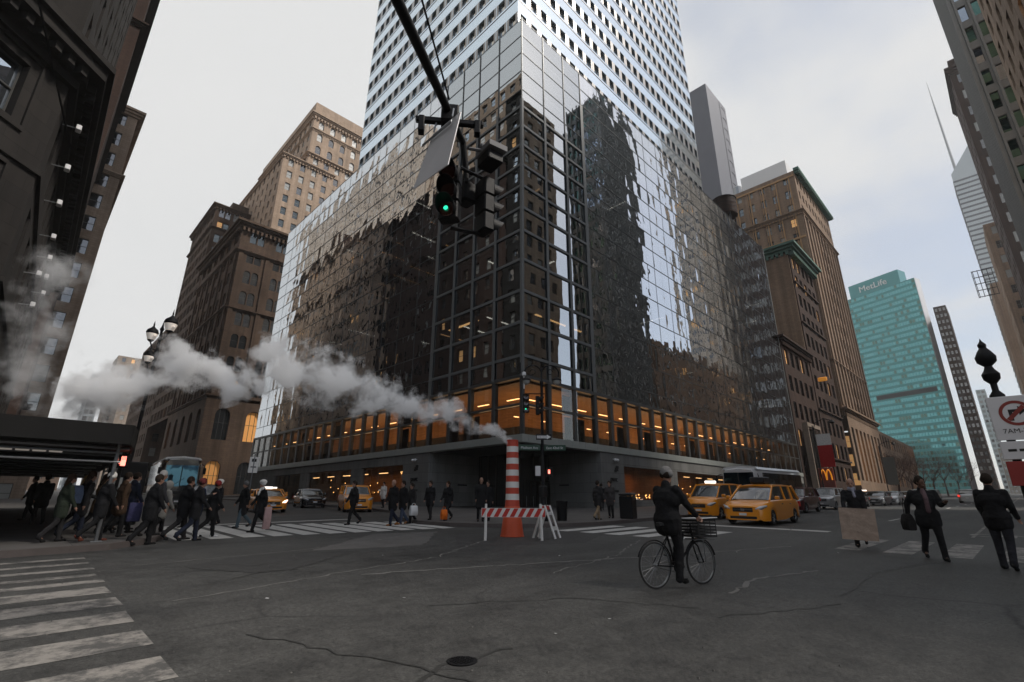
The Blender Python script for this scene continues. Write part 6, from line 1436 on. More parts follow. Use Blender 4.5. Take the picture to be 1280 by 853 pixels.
# ------------------------------------------------------------------ traffic signals
def signal_head(parent, loc, rz, lit=None, name='signal_head', scale=1.0, tiltx=0):
    """three stacked sections, facing local -y"""
    root = MB(); hs = .34
    for k in range(3):
        z = -k*(hs+.005); root.bbox(-.17, .17, -.09, .12, z-hs, z, .025)
    o = root.build(name, M['black'], parent)
    for k in range(3):
        zc = -k*(hs+.005)-hs/2
        mb = MB(); mb.lathe([(0, 0), (.09, .0), (.13, -.012), (.14, -.004), (.14, .02)], 20, (0, -.105, zc), axis='y')
        le = mb.build('lens', M['lens_off'], o, True)
        if lit == k: mb = MB(); mb.lathe([(0, 0), (.038, 0), (.034, .01), (0, .012)], 14, (-.02, -.125, zc+.01), axis='y'); mb.build('lit_symbol', M['green_on'], le)
        mb = MB(); rg = []
        for d, r_ in ((-.09, .155), (-.36, .150)):
            pass
        n = 18; vs = []; fs = []
        for (r_, dd) in ((.155, 0), (.147, 0)):
            for j, y in enumerate((-.091, -.36)):
                for i in range(n+1):
                    a = R(-40+260*i/n); L_ = y if j == 0 else y+(.12*(1-math.sin(a)) if math.sin(a) < 1 else 0)*.9
                    vs.append((r_*math.cos(a), L_, zc+r_*math.sin(a)))
        m1 = n+1
        for i in range(n):
            fs += [(i, i+1, m1+i+1, m1+i), (2*m1+i, 3*m1+i, 3*m1+i+1, 2*m1+i+1), (m1+i, m1+i+1, 3*m1+i+1, 3*m1+i)]
        mb.add(vs, fs); mb.build('visor', M['black'], o)
    o.location = loc; o.rotation_euler = (tiltx, 0, rz); o.scale = (scale,)*3
    return o
# mast arm reaching over the junction from a pole beside the camera
ax0, ax1 = Vector((-3.3, .2, 6.25)), Vector((3.72, 4.82, 6.62)); ad = (ax1-ax0).normalized()
t = thing('traffic_signal_mast', 'black mast arm overhead carrying a green signal, a second head and brackets', 'traffic signal', (-3.3, .2, gz(-3, 0)))
o = (-3.3, .2, gz(-3, 0)); rel = lambda p: (p[0]-o[0], p[1]-o[1], p[2]-o[2])
mb = MB(); mb.lathe([(.16, 0), (.15, .3), (.10, .5), (.09, 5.2), (.085, 6.5), (0, 6.55)], 16); mb.build('pole', M['black'], t, True)
mb = MB(); mb.tube([rel(ax0), rel(ax0.lerp(ax1, .5)), rel(ax0.lerp(ax1, .82)), rel(ax1)], [.085, .07, .06, .05], 12); mb.tube([rel(ax1), rel(ax1+Vector((.16, .10, -.35))), rel(ax1+Vector((.2, .12, -.75)))], [.05, .045, .045], 10); mb.build('arm', M['black'], t, True)
mb = MB(); mb.tube([rel((ax0.x, ax0.y, 8.0)), rel(ax0.lerp(ax1, .55)+Vector((-.1, .1, .55))), rel(ax0.lerp(ax1, .85)+Vector((0, 0, .06)))], .012, 5); mb.tube([rel((ax0.x, ax0.y, 8.4)), rel(ax0.lerp(ax1, .6)+Vector((.25, -.15, .45))), rel(ax0.lerp(ax1, .9)+Vector((.06, -.03, .06)))], .012, 5); mb.build('guy_wire', M['black'], t)
mb = MB(); c = rel(ax0.lerp(ax1, .93)); mb.M = Matrix.Translation(c) @ Matrix.Rotation(R(-38), 4, 'Z')
mb.bbox(-.46, .46, -.04, .04, -.16, -.08, .01); mb.bbox(-.42, -.34, -.06, .06, -.34, -.08, .01); mb.bbox(.34, .42, -.06, .06, -.30, -.08, .01); mb.bbox(-.12, .12, -.12, .12, -.18, .1, .02); mb.bbox(-.06, .06, -.06, .06, -.5, -.15, .01); mb.build('bracket', M['black'], t)
mb = MB(); p = ax1+Vector((.2, .12, -.72)); q = rel(p); mb.bbox(q[0]-.12, q[0]+.12, q[1]-.12, q[1]+.12, q[2]-.2, q[2]+.14, .03); mb.tube([(q[0], q[1], q[2]+.1), (q[0]-.12, q[1]-.14, q[2]+.1)], .035, 8); mb.build('hanger', M['black'], t)

W2 = lambda x, y, z: rel((x, y, z))
signal_head(t, W2(3.52, 4.80, 6.04), R(-56), 2, scale=.84)
signal_head(t, W2(4.02, 4.62, 5.98), R(82), scale=.84)
mb = MB(); mb.tube([W2(3.60, 4.72, 6.06), W2(4.05, 4.60, 6.0)], .025, 6); mb.cut(); mb.tube([W2(3.60, 4.86, 5.13), W2(3.85, 4.7, 5.10), W2(4.05, 4.64, 5.12)], .028, 6); mb.build('bracket', M['black'], t)
# blank sign seen from behind
cs = [Vector(p) for p in ((3.10, 4.09, 6.3), (3.09, 4.68, 6.3), (3.01, 4.95, 5.5), (3.02, 4.20, 5.5))]
t = thing('road_sign', 'blank grey back of a road sign hung from the overhead arm', 'road sign', (3.05, 4.5, 5.9))
mb = MB(); cc = Vector((3.05, 4.5, 5.9)); mb.rings([[tuple(p-cc) for p in cs], [tuple(p-cc+Vector((.012, 0, 0))) for p in cs]]); mb.build('plate', M['alu'], t)
mb = MB(); mb.tube([(.0, -.3, .36), (.03, -.28, .52)], .012, 6); mb.tube([(.0, .1, .36), (.03, .1, .54)], .012, 6); mb.box(-.012, -.001, -.3, .35, .26, .30); mb.build('mounting_strap', M['steel'], t)
t = thing('traffic_camera', 'boxy traffic camera with pale hood beside the overhead signals', 'camera', (3.92, 4.42, 6.22), R(-10))
mb = MB(); mb.bbox(-.13, .13, -.16, .16, -.13, .04, .02); mb.build('housing', M['black'], t)
mb = MB(); mb.box(-.15, .15, -.22, .17, .045, .13); mb.tube([(-.12, 0, .08), (-.3, .1, .1)], .025, 6); mb.ball((-.12, .02, .17), .05, 8, 6); mb.build('hood', mat('darkened_grey_hood', (.16, .16, .165), .7, 0, .2, 6), t)  # pale hood given a darker grey to offset the sun on it
# street pole on the north-east corner
LX, LY = 17.35, 15.45; g0 = gz(LX, LY)+.15
t = thing('street_lamp', 'ornate black twin crook lamp post with signals and street name signs at the building corner', 'street lamp', (LX, LY, g0))
mb = MB(); mb.lathe([(.24, 0), (.24, .25), (.20, .3), (.17, .55), (.19, .6), (.12, .75), (.10, 1.2), (.11, 1.22), (.075, 1.3), (.065, 6.2), (.09, 6.25), (.09, 6.35), (.05, 6.4), (.04, 7.0), (0, 7.1)], 16); mb.build('pole', M['black'], t, True)
def crook(dx, dy, z0, rr, hd):
    d = Vector((dx, dy, 0)).normalized(); pts = []
    for a in range(180, -60, -20): pts.append(tuple(d*(rr+rr*math.cos(R(a)))+Vector((0, 0, z0+rr*math.sin(R(a))))))
    mb = MB(); mb.tube([(0, 0, z0-.9), (0, 0, z0-.3)]+pts, .035, 8)
    c = d*(rr*1.0); mb.tube([tuple(c+d*(.3*rr*math.cos(R(a)))+Vector((0, 0, z0+.2*rr+.3*rr*math.sin(R(a))))) for a in range(0, 330, 30)], .018, 6)
    o = mb.build('crook_arm', M['black'], t, True)
    e = Vector(pts[-1]); mb = MB(); mb.lathe([(.03, .12), (.10, .06), (.22, -.02), (.23, -.08), (.0, -.08)], 14, tuple(e)); mb.build('lantern', M['black'], o, True)
    mb = MB(); mb.lathe([(.19, -.085), (.16, -.2), (.08, -.28), (0, -.3)], 14, tuple(e)); mb.build('lantern_glass', mat('lamp_glass', (.4, .4, .38), .2, 0, .1, 5, coat=1), o, True)
crook(.72, -.70, 6.75, .42, 0); crook(-.72, .70, 6.75, .42, 0)
mb = MB(); mb.tube([(-.55, .55, 5.75), (.1, -.1, 5.75)], .03, 6); mb.tube([(-.75, .72, 7.3), (-.75, .72, 6.75)], .04, 6); mb.build('signal_bracket', M['black'], t)
mb = MB(); mb.lathe([(.02, 0), (.09, -.05), (.11, -.18), (.05, -.24), (.035, -.26), (.035, -.85), (0, -.87)], 12, (-.62, .58, 6.85)); mb.build('antenna', M['cleanwhite'], t, True)
signal_head(t, (-.56, .50, 5.72), R(-45), 2, scale=.86); signal_head(t, (-.15, .12, 5.62), R(40), None, scale=.86)
M['signgreen'] = mat('street_sign_green', (.012, .05, .03), .4, 0, .1, 5)
def nameplate(txt, c, rz):
    mb = MB(); mb.bbox(-.52, .52, -.012, .012, -.13, .13, .008); o = mb.build('name_sign', M['signgreen'], t); o.location = c; o.rotation_euler = (0, 0, rz)
    letters(txt, .155, .002, M['cleanwhite'], (0, -.0145, -.055), 0, o, 'lettering')
nameplate('Madison Ave', (-.46, .40, 3.2), R(-38)); nameplate('East 42nd St', (.42, -.38, 3.2), R(-52))
mb = MB(); mb.bbox(-.36, .36, -.01, .01, -.13, .13, .006); o = mb.build('one_way_sign', M['plate'], t); o.location = (-.03, -.12, 3.68); o.rotation_euler = (0, 0, R(-45))
mb = MB(); mb.add([(x, -.013, z) for x, z in ((-.32, -.06), (.14, -.06), (.14, -.11), (.33, 0), (.14, .11), (.14, .06), (-.32, .06))], [(0, 1, 2, 3, 4, 5, 6)]); ar = mb.build('arrow', M['cleanwhite'], o)
letters('ONE WAY', .10, .001, M['plate'], (-.08, -.0155, -.035), 0, o, 'lettering')
mb = MB(); mb.bbox(-.15, .15, -.08, .08, -.2, .2, .02); o = mb.build('pedestrian_signal', M['black'], t); o.location = (.26, -.18, 2.1); o.rotation_euler = (0, 0, R(-60))
mb = MB(); mb.bbox(-.045, .045, -.10, -.081, -.07, .05, .01); [mb.box(-.045+k*.025, -.03+k*.025, -.10, -.082, .051, .11) for k in range(4)]; mb.build('hand_symbol', M['hand_on'], o)
mb = MB(); mb.bbox(-.12, .12, -.02, .02, -.22, .22, .01); o = mb.build('parking_sign', M['alu'], t); o.location = (-.2, .12, 2.15); o.rotation_euler = (0, 0, R(-45))
mb = MB(); mb.bbox(-.16, .16, -.14, .14, 1.0, 1.5, .03); mb.build('signal_cabinet', M['darkmetal'], t)
# bins
for x, y, lab, rr in ((18.1, 15.0, 'black wire litter bin at the foot of the ornate lamp post', .27), (21.9, 13.95, 'tall square black bin on the sidewalk before the shop window', .3)):
    b_ = thing('litter_bin', lab, 'litter bin', (x, y, gz(x, y)+.15), .2)
    if rr < .29:
        mb = MB(); mb.lathe([(rr*.8, 0), (rr, .82), (rr+.02, .84), (rr-.02, .86), (rr-.05, .8)], 18); mb.build('basket', M['black'], b_, True)
        mb = MB(); mb.lathe([(rr-.06, .7), (rr-.06, .78), (0, .82)], 14); mb.build('liner', M['rubber'], b_, True)
    else:
        mb = MB(); mb.bbox(-.33, .33, -.33, .33, 0, 1.05, .04); mb.build('body', M['black'], b_)
        mb = MB(); mb.bbox(-.35, .35, -.35, .35, 1.06, 1.2, .05); mb.box(-.2, .2, -.345, -.335, .85, 1.0); mb.build('lid', M['darkmetal'], b_)
# ornate lamp post at the north-west kerb, twin lanterns with spikes
LX2, LY2 = 3.42, 25.6; g1 = gz(LX2, LY2)+.15
t = thing('street_lamp', 'ornate twin lantern post at the left kerb with spiked tops, half in steam', 'street lamp', (LX2, LY2, g1))
mb = MB(); mb.lathe([(.18, 0), (.18, .3), (.12, .5), (.09, 1.0), (.07, 1.2), (.06, 6.8), (.11, 6.9), (.11, 7.0), (.06, 7.2), (.05, 8.0), (.09, 8.1), (.05, 8.2), (.0, 8.5)], 14); mb.build('pole', M['black'], t, True)
for (dx, z, s) in ((.26, 8.1, 1.05), (-.30, 7.6, .9), (-.22, 6.6, .8)):
    mb = MB(); mb.tube([(0, 0, z-.5), (dx*.6, -dx*.3, z-.42), (dx, -dx*.4, z-.1)], .03, 6); a_ = mb.build('arm', M['black'], t, True)
    mb = MB(); c = (dx, -dx*.4, z); mb.lathe([(.05, -.12), (.14*s, -.05), (.24*s, .28*s), (.27*s, .34*s), (.22*s, .48*s), (.08*s, .6*s), (.03, .68*s), (.035, .74*s), (.0, .98*s)], 12, c); mb.build('lantern', M['black'], a_, True)
    mb = MB(); mb.lathe([(.15*s, -.02), (.245*s, .26*s), (.245*s, .27*s), (.15*s, -.03)], 12, c); mb.ball((c[0]+.1, c[1]-.22*s, c[2]+.12), .07, 8, 6); mb.build('lantern_glass', M['dimglow'], a_, True)
# finial post with signs at the right edge
t = thing('sign_post', 'ornate black finial post with no right turn sign at the right edge', 'sign post', (11.35, .0, gz(11.4, 0)))
mb = MB(); mb.lathe([(.09, 0), (.06, .3), (.055, 2.9), (.10, 2.95), (.10, 3.02), (.045, 3.1), (.045, 3.22), (.11, 3.3), (.12, 3.38), (.07, 3.46), (.05, 3.52), (.13, 3.6), (.14, 3.68), (.09, 3.78), (.05, 3.84), (.06, 3.9), (.02, 3.96), (0, 4.02)], 14); mb.build('pole', M['black'], t, True)
mb = MB(); mb.bbox(-.012, .012, -.31, .31, 2.28, 2.98, .006); s1 = mb.build('sign_plate', M['alu'], t); s1.rotation_euler = (0, 0, R(8)); s1.location = (-.09, -.15, 0)
mb = MB(); n = 32
for r0, r1 in ((.155, .20),):
    vs = [(-.016, r_*math.cos(2*PI*k/n), 2.70+r_*math.sin(2*PI*k/n)) for r_ in (r0, r1) for k in range(n)]; mb.add(vs, [(k, (k+1) % n, n+(k+1) % n, n+k) for k in range(n)])
a = .707; mb.add([(-.0165, y, 2.70+z) for y, z in ((-.15*a-.02, .15*a-.02), (-.15*a+.02, .15*a+.02), (.15*a+.02, -.15*a+.02), (.15*a-.02, -.15*a-.02))], [(0, 1, 2, 3)]); mb.build('prohibition_ring', mat('dull_red', (.25, .03, .02), .5), s1)
mb = MB(); mb.box(-.0150, -.0125, .04, .085, 2.58, 2.76); mb.box(-.0150, -.0125, -.035, .0399, 2.715, 2.76); mb.prism([(-.0150, -.0351), (-.0125, -.0351), (-.0125, -.12), (-.0150, -.12)], 2.73, 2.745); mb.add([(-.0150, -.0352, 2.66), (-.0150, -.0352, 2.81), (-.0150, -.125, 2.7375), (-.0125, -.0352, 2.66), (-.0125, -.0352, 2.81), (-.0125, -.125, 2.7375)], [(0, 1, 2), (3, 5, 4), (0, 3, 4, 1), (1, 4, 5, 2), (2, 5, 3, 0)]); mb.build('turn_arrow', M['plate'], s1)
letters('7AM-7PM', .105, .001, M['plate'], (-.016, 0, 2.385), R(-90), s1, 'lettering')
mb = MB(); mb.bbox(-.012, .012, -.30, .30, 1.98, 2.26, .006); s2 = mb.build('sign_plate', M['alu'], t); s2.rotation_euler = (0, 0, R(8)); s2.location = (-.09, -.15, 0)
mb = MB()
for k, (a, w_) in enumerate(((-.22, .12), (-.07, .16), (.12, .1))): mb.cut(); mb.box(-.016, -.0125, a, a+w_, 2.10, 2.14)
mb.build('marking', M['plate'], s2)
mb = MB(); mb.bbox(-.012, .012, -.36, .36, 1.58, 1.95, .006); s3 = mb.build('red_sign', mat('red_sign', (.28, .02, .015), .5, 0, .1, 3), t); s3.rotation_euler = (0, 0, R(8)); s3.location = (-.09, -.22, 0)
# kerb-side sign, left avenue
t = thing('parking_sign', 'white parking sign on a thin post above the person in the headscarf', 'road sign', (8.35, 26.2, gz(8.35, 26.2)))
mb = MB(); mb.tube([(0, 0, 0), (0, 0, 3.1)], .03, 6); mb.build('post', M['steel'], t)
mb = MB(); mb.bbox(-.2, .2, -.015, .015, 2.2, 2.95, .01); o = mb.build('sign_plate', M['white'], t); o.rotation_euler = (0, 0, R(-15))
mb = MB(); mb.box(-.1, .1, -.02, -.0151, 2.72, 2.86); mb.box(-.12, .12, -.02, -.0151, 2.45, 2.5); mb.build('marking', M['plate'], o)

# ------------------------------------------------------------------ sidewalk shed on the left
SHZ = gz(0, 20)+.15
t = thing('sidewalk_shed', 'dark scaffold shed covering the left sidewalk with a plank deck and steel legs', 'scaffold shed', (0, 17, SHZ))
M['shed'] = mat('dark_painted_plywood', (.016, .0155, .015), .8, 0, .35, 1.5, spec=.15, wear=((.035, .032, .03), .68))
poly = [(-14, .1), (2.15, .1), (2.15, 1.4), (2.9, 6), (3.3, 40), (-1.6, 40), (-1.6, 6.2), (-9, -1.2), (-14, -1.2)]
poly = [(-14, .0), (2.15, .0), (2.45, 1.5), (2.9, 6), (3.9, 30), (-1.0, 30), (-1.5, 6.2), (-7.5, .35), (-14, .35)]
mb = MB(); mb.prism([(-14, 0), (2.15, 0), (2.45, 1.5), (2.9, 6), (3.9, 30), (-1.0, 30), (-1.5, 6.2), (-7.0, .8), (-14, .8)], 2.50, 2.62); mb.build('deck', M['shed'], t)
mb = MB()
def board(p, q, z0, z1, th=.05):
    d = Vector((q[0]-p[0], q[1]-p[1])).normalized(); n_ = Vector((d.y, -d.x))*th; mb.prism([(p[0]+n_.x, p[1]+n_.y), (q[0]+n_.x, q[1]+n_.y), q, p], z0, z1)
for p, q in (((-14, 0), (2.15, 0)), ((2.15, 0), (2.45, 1.5)), ((2.45, 1.5), (2.9, 6)), ((2.9, 6), (3.9, 30))): board(p, q, 2.46, 2.98)
mb.build('parapet', M['shed'], t)
posts = [(2.0, .35), (-.6, .35), (-3.4, .35), (-6.2, .35), (2.5, 4.2), (2.9, 8.4), (3.1, 12.8), (3.3, 17.4), (-.9, 8.4), (-.7, 14), (-.8, 20)]
for x, y in posts:
    zz = gz(x, y+17)+.15-SHZ
    mb = MB(); mb.tube([(x, y, zz), (x, y, 2.49)], .045, 8); mb.box(x-.12, x+.12, y-.12, y+.12, zz, zz+.02); mb.build('post', M['steel'], t, True)
mb = MB()
for z in (2.0, 2.24): mb.cut(); mb.tube([(-14, .33, z), (2.1, .33, z)], .03, 6)
for (a, c) in (((2.0, .35), (2.5, 4.2)), ((2.5, 4.2), (2.9, 8.4)), ((2.9, 8.4), (3.1, 12.8))): mb.cut(); mb.tube([(*a, 2.24), (*c, 2.24)], .03, 6)
for k in range(8): y = 1.2+k*3; mb.cut(); mb.tube([(-1.0, y, 2.44), (2.3+y*.04, y, 2.44)], .05, 6)
mb.tube([(2.0, .35, 2.3), (-.6, .35, .9)], .02, 6) if False else None
mb.build('rail', M['steel'], t, True)
for k in range(6):
    mb = MB(); mb.bbox(-.2+k*.36-.9, .1+k*.36-.9, 3.0, 3.12, 2.36, 2.42, .01); mb.build('shed_gap_glow', M['dimglow'], t)  # glowing strips added for white gaps in the shed, not lamps
t = thing('pedestrian_signal', 'lit red hand signal on a pole under the left shed', 'pedestrian signal', (2.55, 20.6, gz(2.5, 20.6)+.15))
mb = MB(); mb.tube([(0, 0, 0), (0, 0, 3.0)], .05, 8); mb.build('pole', M['black'], t)
mb = MB(); mb.bbox(-.2, .2, -.12, .1, 1.95, 2.4, .03); mb.build('housing', M['black'], t)
mb = MB(); mb.bbox(-.055, .075, -.14, -.121, 2.02, 2.2, .01); [mb.box(-.055+k*.034, -.033+k*.034, -.14, -.122, 2.201, 2.32) for k in range(4)]; mb.box(-.10, -.056, -.14, -.122, 2.08, 2.14); mb.build('hand_symbol', M['hand_on'], t)
# phone boxes / kiosk under the shed
t = thing('street_kiosk', 'dark street kiosk with a pale panel under the left shed', 'kiosk', (3.3, 24.5, gz(3.3, 24.5)+.15), R(-10))
mb = MB(); mb.bbox(-.6, .6, -.45, .45, 0, 2.3, .04); mb.build('cabin', M['black'], t)
mb = MB(); mb.box(-.45, -.1, -.465, -.451, .9, 1.7); mb.box(.05, .45, -.465, -.451, .9, 1.7); mb.build('panel', mat('pale_poster', (.30, .32, .32), .4, 0, .3, 4), t)  # plain pale panels, no glow

# ------------------------------------------------------------------ things along the right street
def lamp_simple(lab, x, y, side):
    t = thing('street_lamp', lab, 'street lamp', (x, y, gz(x, y)+.15), 0, 'street lamps along the right street')
    mb = MB(); mb.lathe([(.2, 0), (.2, .3), (.1, .6), (.07, 1.2), (.06, 8.2), (0, 8.3)], 10); mb.build('pole', M['black'], t, True)
    mb = MB(); mb.tube([(0, 0, 7.6), (0, -.3, 8.5), (0, -1.2, 8.9), (0, -1.9, 8.6)], .045, 6); mb.build('arm', M['black'], t, True)
    mb = MB(); mb.lathe([(.05, .2), (.22, .05), (.3, -.1), (.0, -.3)], 12, (0, -1.95, 8.5)); mb.build('lantern', M['black'], t, True)
    return t
lamp_simple('lamp post in front of the red banner shop on the right street', 62, 15.2, 1)
lamp_simple('lamp post beside the tan tower base on the right street', 98, 15.2, 1)
t = thing('shop_sign', 'yellow arches sign above a red panel by the right shops', 'shop sign', (88.5, 21.6, gz(88.5, 21.6)))
mb = MB(); mb.bbox(-.2, .2, -1.6, .4, 1.0, 4.8, .05); mb.build('panel', mat('sign_red', (.16, .03, .02), .5, 0, .2, 2), t)
mb = MB()
for s in (-1, 1):
    mb.tube([(-.35, -.45+s*.36-.2+.34*math.cos(R(a)), 3.0+1.5*math.sin(R(a))) for a in range(0, 181, 15)], .09, 8)
mb.build('arches', emit('arch_yellow', (1, .36, .02), .35), t, True)
t = thing('banner', 'red and white street banner hanging from a lamp post on the right', 'banner', (62, 15.2, gz(62, 15.2)+5.2), 0)
mb = MB(); mb.box(.1, .14, -1.5, -.12, -1.3, 1.0); mb.build('lower_cloth', cl((.30, .02, .02)), t)
mb = MB(); mb.box(.1, .14, -1.5, -.12, 1.001, 2.2); mb.build('upper_cloth', cl((.5, .5, .5)), t)
t = thing('banner', 'grey banner on the second lamp post to the right of the arches sign', 'banner', (98, 15.2, gz(98, 15.2)+4.6), 0)
mb = MB(); mb.box(.1, .14, -1.6, -.12, -2.2, 2.0); mb.build('cloth', cl((.16, .16, .15)), t)
t = thing('shop_frontage', 'tall pale framed shop frontage left of the red banner', 'shop front', (86, 21.8, gz(86, 22)))
mb = MB(); mb.box(-.3, 0, -.2, .6, 0, 11.6); mb.box(.01, 6.4, -.2, .2, 11.0, 11.6); mb.box(6.41, 6.7, -.2, .2, 0, 11.6); mb.build('frame', M['palebrick'], t)
mb = MB(); mb.box(.05, 6.3, .3, .5, .3, 10.9); mb.build('glass', M['winlit'] if False else M['lobbyglass'], t)
t = thing('hanging_sign', 'small orange lit sign high on the narrow building', 'shop sign', (99.0, 21.3, 22.6))
mb = MB(); mb.bbox(-.2, .2, -.7, .7, -.35, .35, .1); mb.build('panel', emit('orange_sign', (1, .40, .05), .22), t)
# bare winter trees
M['bark'] = mat('bare_bark', (.075, .045, .038), .9, 0, .3, 6)
def bare_tree(name, label, x, y, H, seed, group):
    rnd = random.Random(seed); t = thing(name, label, 'tree', (x, y, gz(x, y)+.1), 0, group)
    tr = MB(); cr_ = MB(); tw = MB()
    tr.tube([(0, 0, 0), (rnd.uniform(-.1, .1), 0, H*.15), (rnd.uniform(-.2, .2), rnd.uniform(-.2, .2), H*.34)], [.22, .17, .13], 7)
    def grow(p, d, L, r, lev):
        pts = [p]; q = p; dd = d
        for k in range(3): dd = (dd+Vector((rnd.gauss(0, .13), rnd.gauss(0, .13), rnd.gauss(.06, .08)))).normalized(); q = q+dd*L/3; pts.append(q)
        (cr_ if lev < 3 else tw).tube(pts, [r, r*.85, r*.7, r*.5], 5 if lev < 3 else 3, cap=False)
        if lev < 5:
            for k in range(rnd.choice((3, 4)) if lev < 4 else 4):
                i = rnd.choice((1, 2, 3, 3)); a = (dd+Vector((rnd.gauss(0, .6), rnd.gauss(0, .6), rnd.gauss(.1, .35)))).normalized(); grow(pts[i], a, L*rnd.uniform(.55, .8), r*.52, lev+1)
    top = Vector(tr.v[-1]); 
    for k in range(5): a = k*1.257+rnd.uniform(0, .6); grow(Vector((0, 0, H*rnd.uniform(.24, .33))), Vector((math.cos(a)*.7, math.sin(a)*.7, 1)).normalized(), H*.26, .08, 1)
    tr.build('trunk', M['bark'], t, True); cr_.build('limb', M['bark'], t); tag(tw.build('twigs', M['bark'], t), kind='stuff')
for i, (x, y, H, lab) in enumerate(((112, 15.8, 9.5, 'bare winter tree nearest, before the tan tower base'), (126, 15.6, 10.5, 'second bare tree of the right street row'), (142, 15.4, 11.5, 'third bare tree of the right street row'), (160, 15.6, 12.5, 'fourth bare tree of the right street row, against the teal tower'), (182, 15.2, 13.5, 'fifth bare tree of the right street row'), (210, 14.6, 13, 'sixth bare tree of the right street row, low against the teal tower'), (245, 13.6, 14, 'last bare tree before the dark slab tower'))):
    bare_tree('bare_tree', lab, x, y, H, 40+i, 'bare trees along the right street')
# overhead wire at left, across the near corner building
mb = MB(); mb.tube([(-4.2, 9.6, 16.5), (-1.0, 21.0, 13.2)], .03, 5); o = mb.build('span_wire', M['black']); tag(o, 'thin black cable crossing in front of the left stone building', 'cable')
# ------------------------------------------------------------------ steam: soft volumes of noise
def steam(name, label, pts, rad, dens, nscale, thr, seed, group='steam drifting down the street'):
    """a tapering plume along pts, density broken into billows"""
    d0 = (Vector(pts[0])-Vector(pts[1])).normalized(); d1 = (Vector(pts[-1])-Vector(pts[-2])).normalized()
    mb = MB(); mb.tube([tuple(Vector(pts[0])+d0*rad[0])]+list(pts)+[tuple(Vector(pts[-1])+d1*rad[-1])], [rad[0]]+list(rad)+[rad[-1]*.9], 14)
    m = bpy.data.materials.new('steam_volume'); m.use_nodes = True; nt = m.node_tree; nt.nodes.clear(); L = nt.links
    out = N(nt, 'ShaderNodeOutputMaterial'); pv = N(nt, 'ShaderNodeVolumePrincipled'); pv.inputs['Color'].default_value = (.995, .995, .995, 1); pv.inputs['Anisotropy'].default_value = .0
    tc = N(nt, 'ShaderNodeTexCoord'); mp = N(nt, 'ShaderNodeMapping'); mp.inputs['Location'].default_value = (seed, seed*2.3, 0); L.new(tc.outputs['Object'], mp.inputs[0])
    n1 = N(nt, 'ShaderNodeTexNoise', Scale=nscale, Detail=6.0, Roughness=.62); L.new(mp.outputs[0], n1.inputs['Vector'])
    # distance from the plume's axis, summed over its segments, fades the edge
    last = None
    for a, b, ra, rb in zip(pts, pts[1:], rad, rad[1:]):
        A, B = Vector(a), Vector(b); AB = B-A; L2 = AB.length_squared
        s = N(nt, 'ShaderNodeVectorMath', operation='SUBTRACT'); L.new(tc.outputs['Object'], s.inputs[0]); s.inputs[1].default_value = A
        d = N(nt, 'ShaderNodeVectorMath', operation='DOT_PRODUCT'); L.new(s.outputs[0], d.inputs[0]); d.inputs[1].default_value = AB/L2
        cl_ = N(nt, 'ShaderNodeClamp'); L.new(d.outputs['Value'], cl_.inputs[0])
        sc = N(nt, 'ShaderNodeVectorMath', operation='SCALE'); sc.inputs[0].default_value = AB; L.new(cl_.outputs[0], sc.inputs['Scale'])
        df = N(nt, 'ShaderNodeVectorMath', operation='SUBTRACT'); L.new(s.outputs[0], df.inputs[0]); L.new(sc.outputs[0], df.inputs[1])
        ln = N(nt, 'ShaderNodeVectorMath', operation='LENGTH'); L.new(df.outputs[0], ln.inputs[0])
        rr = N(nt, 'ShaderNodeMath', operation='MULTIPLY_ADD'); L.new(cl_.outputs[0], rr.inputs[0]); rr.inputs[1].default_value = (rb-ra); rr.inputs[2].default_value = ra
        q = N(nt, 'ShaderNodeMath', operation='DIVIDE'); L.new(ln.outputs['Value'], q.inputs[0]); L.new(rr.outputs[0], q.inputs[1])
        if last is None: last = q
        else: mn = N(nt, 'ShaderNodeMath', operation='MINIMUM'); L.new(last.outputs[0], mn.inputs[0]); L.new(q.outputs[0], mn.inputs[1]); last = mn
    # density = clamp(noise*k + (1-q)*c - thr)
    a1 = N(nt, 'ShaderNodeMath', operation='MULTIPLY_ADD'); L.new(last.outputs[0], a1.inputs[0]); a1.inputs[1].default_value = -.95; a1.inputs[2].default_value = 0.0
    sh = N(nt, 'ShaderNodeMapRange'); sh.inputs[1].default_value = .30; sh.inputs[2].default_value = .66; sh.inputs[4].default_value = 1.3; sh.clamp = False; L.new(n1.outputs['Fac'], sh.inputs[0])
    a2 = N(nt, 'ShaderNodeMath', operation='ADD'); L.new(a1.outputs[0], a2.inputs[0]); L.new(sh.outputs[0], a2.inputs[1])
    mr = N(nt, 'ShaderNodeMapRange'); mr.inputs[1].default_value = thr; mr.inputs[2].default_value = thr+.55; mr.inputs[3].default_value = 0; mr.inputs[4].default_value = dens; L.new(a2.outputs[0], mr.inputs[0])
    ed = N(nt, 'ShaderNodeMapRange'); ed.inputs[1].default_value = .99; ed.inputs[2].default_value = .8; ed.inputs[3].default_value = 0; ed.inputs[4].default_value = 1; L.new(last.outputs[0], ed.inputs[0])
    mu = N(nt, 'ShaderNodeMath', operation='MULTIPLY'); L.new(mr.outputs[0], mu.inputs[0]); L.new(ed.outputs[0], mu.inputs[1])
    L.new(mu.outputs[0], pv.inputs['Density']); L.new(pv.outputs[0], out.inputs['Volume'])
    m.cycles.volume_step_rate = 1.5 if hasattr(m, 'cycles') else 1
    o = mb.build(name, m, None, True); tag(o, label, 'steam', group, 'stuff'); return o
steam('steam', 'dense white steam plume blowing left from the striped chimney', [(12.3, 12.35, 3.45), (11.6, 12.9, 3.95), (10.6, 13.9, 4.55), (9.3, 15.0, 4.9), (7.5, 15.9, 5.4), (5.5, 16.6, 5.75)], [.20, .40, .66, .88, 1.2, 1.3], 16.0, 1.25, .22, 3.1)
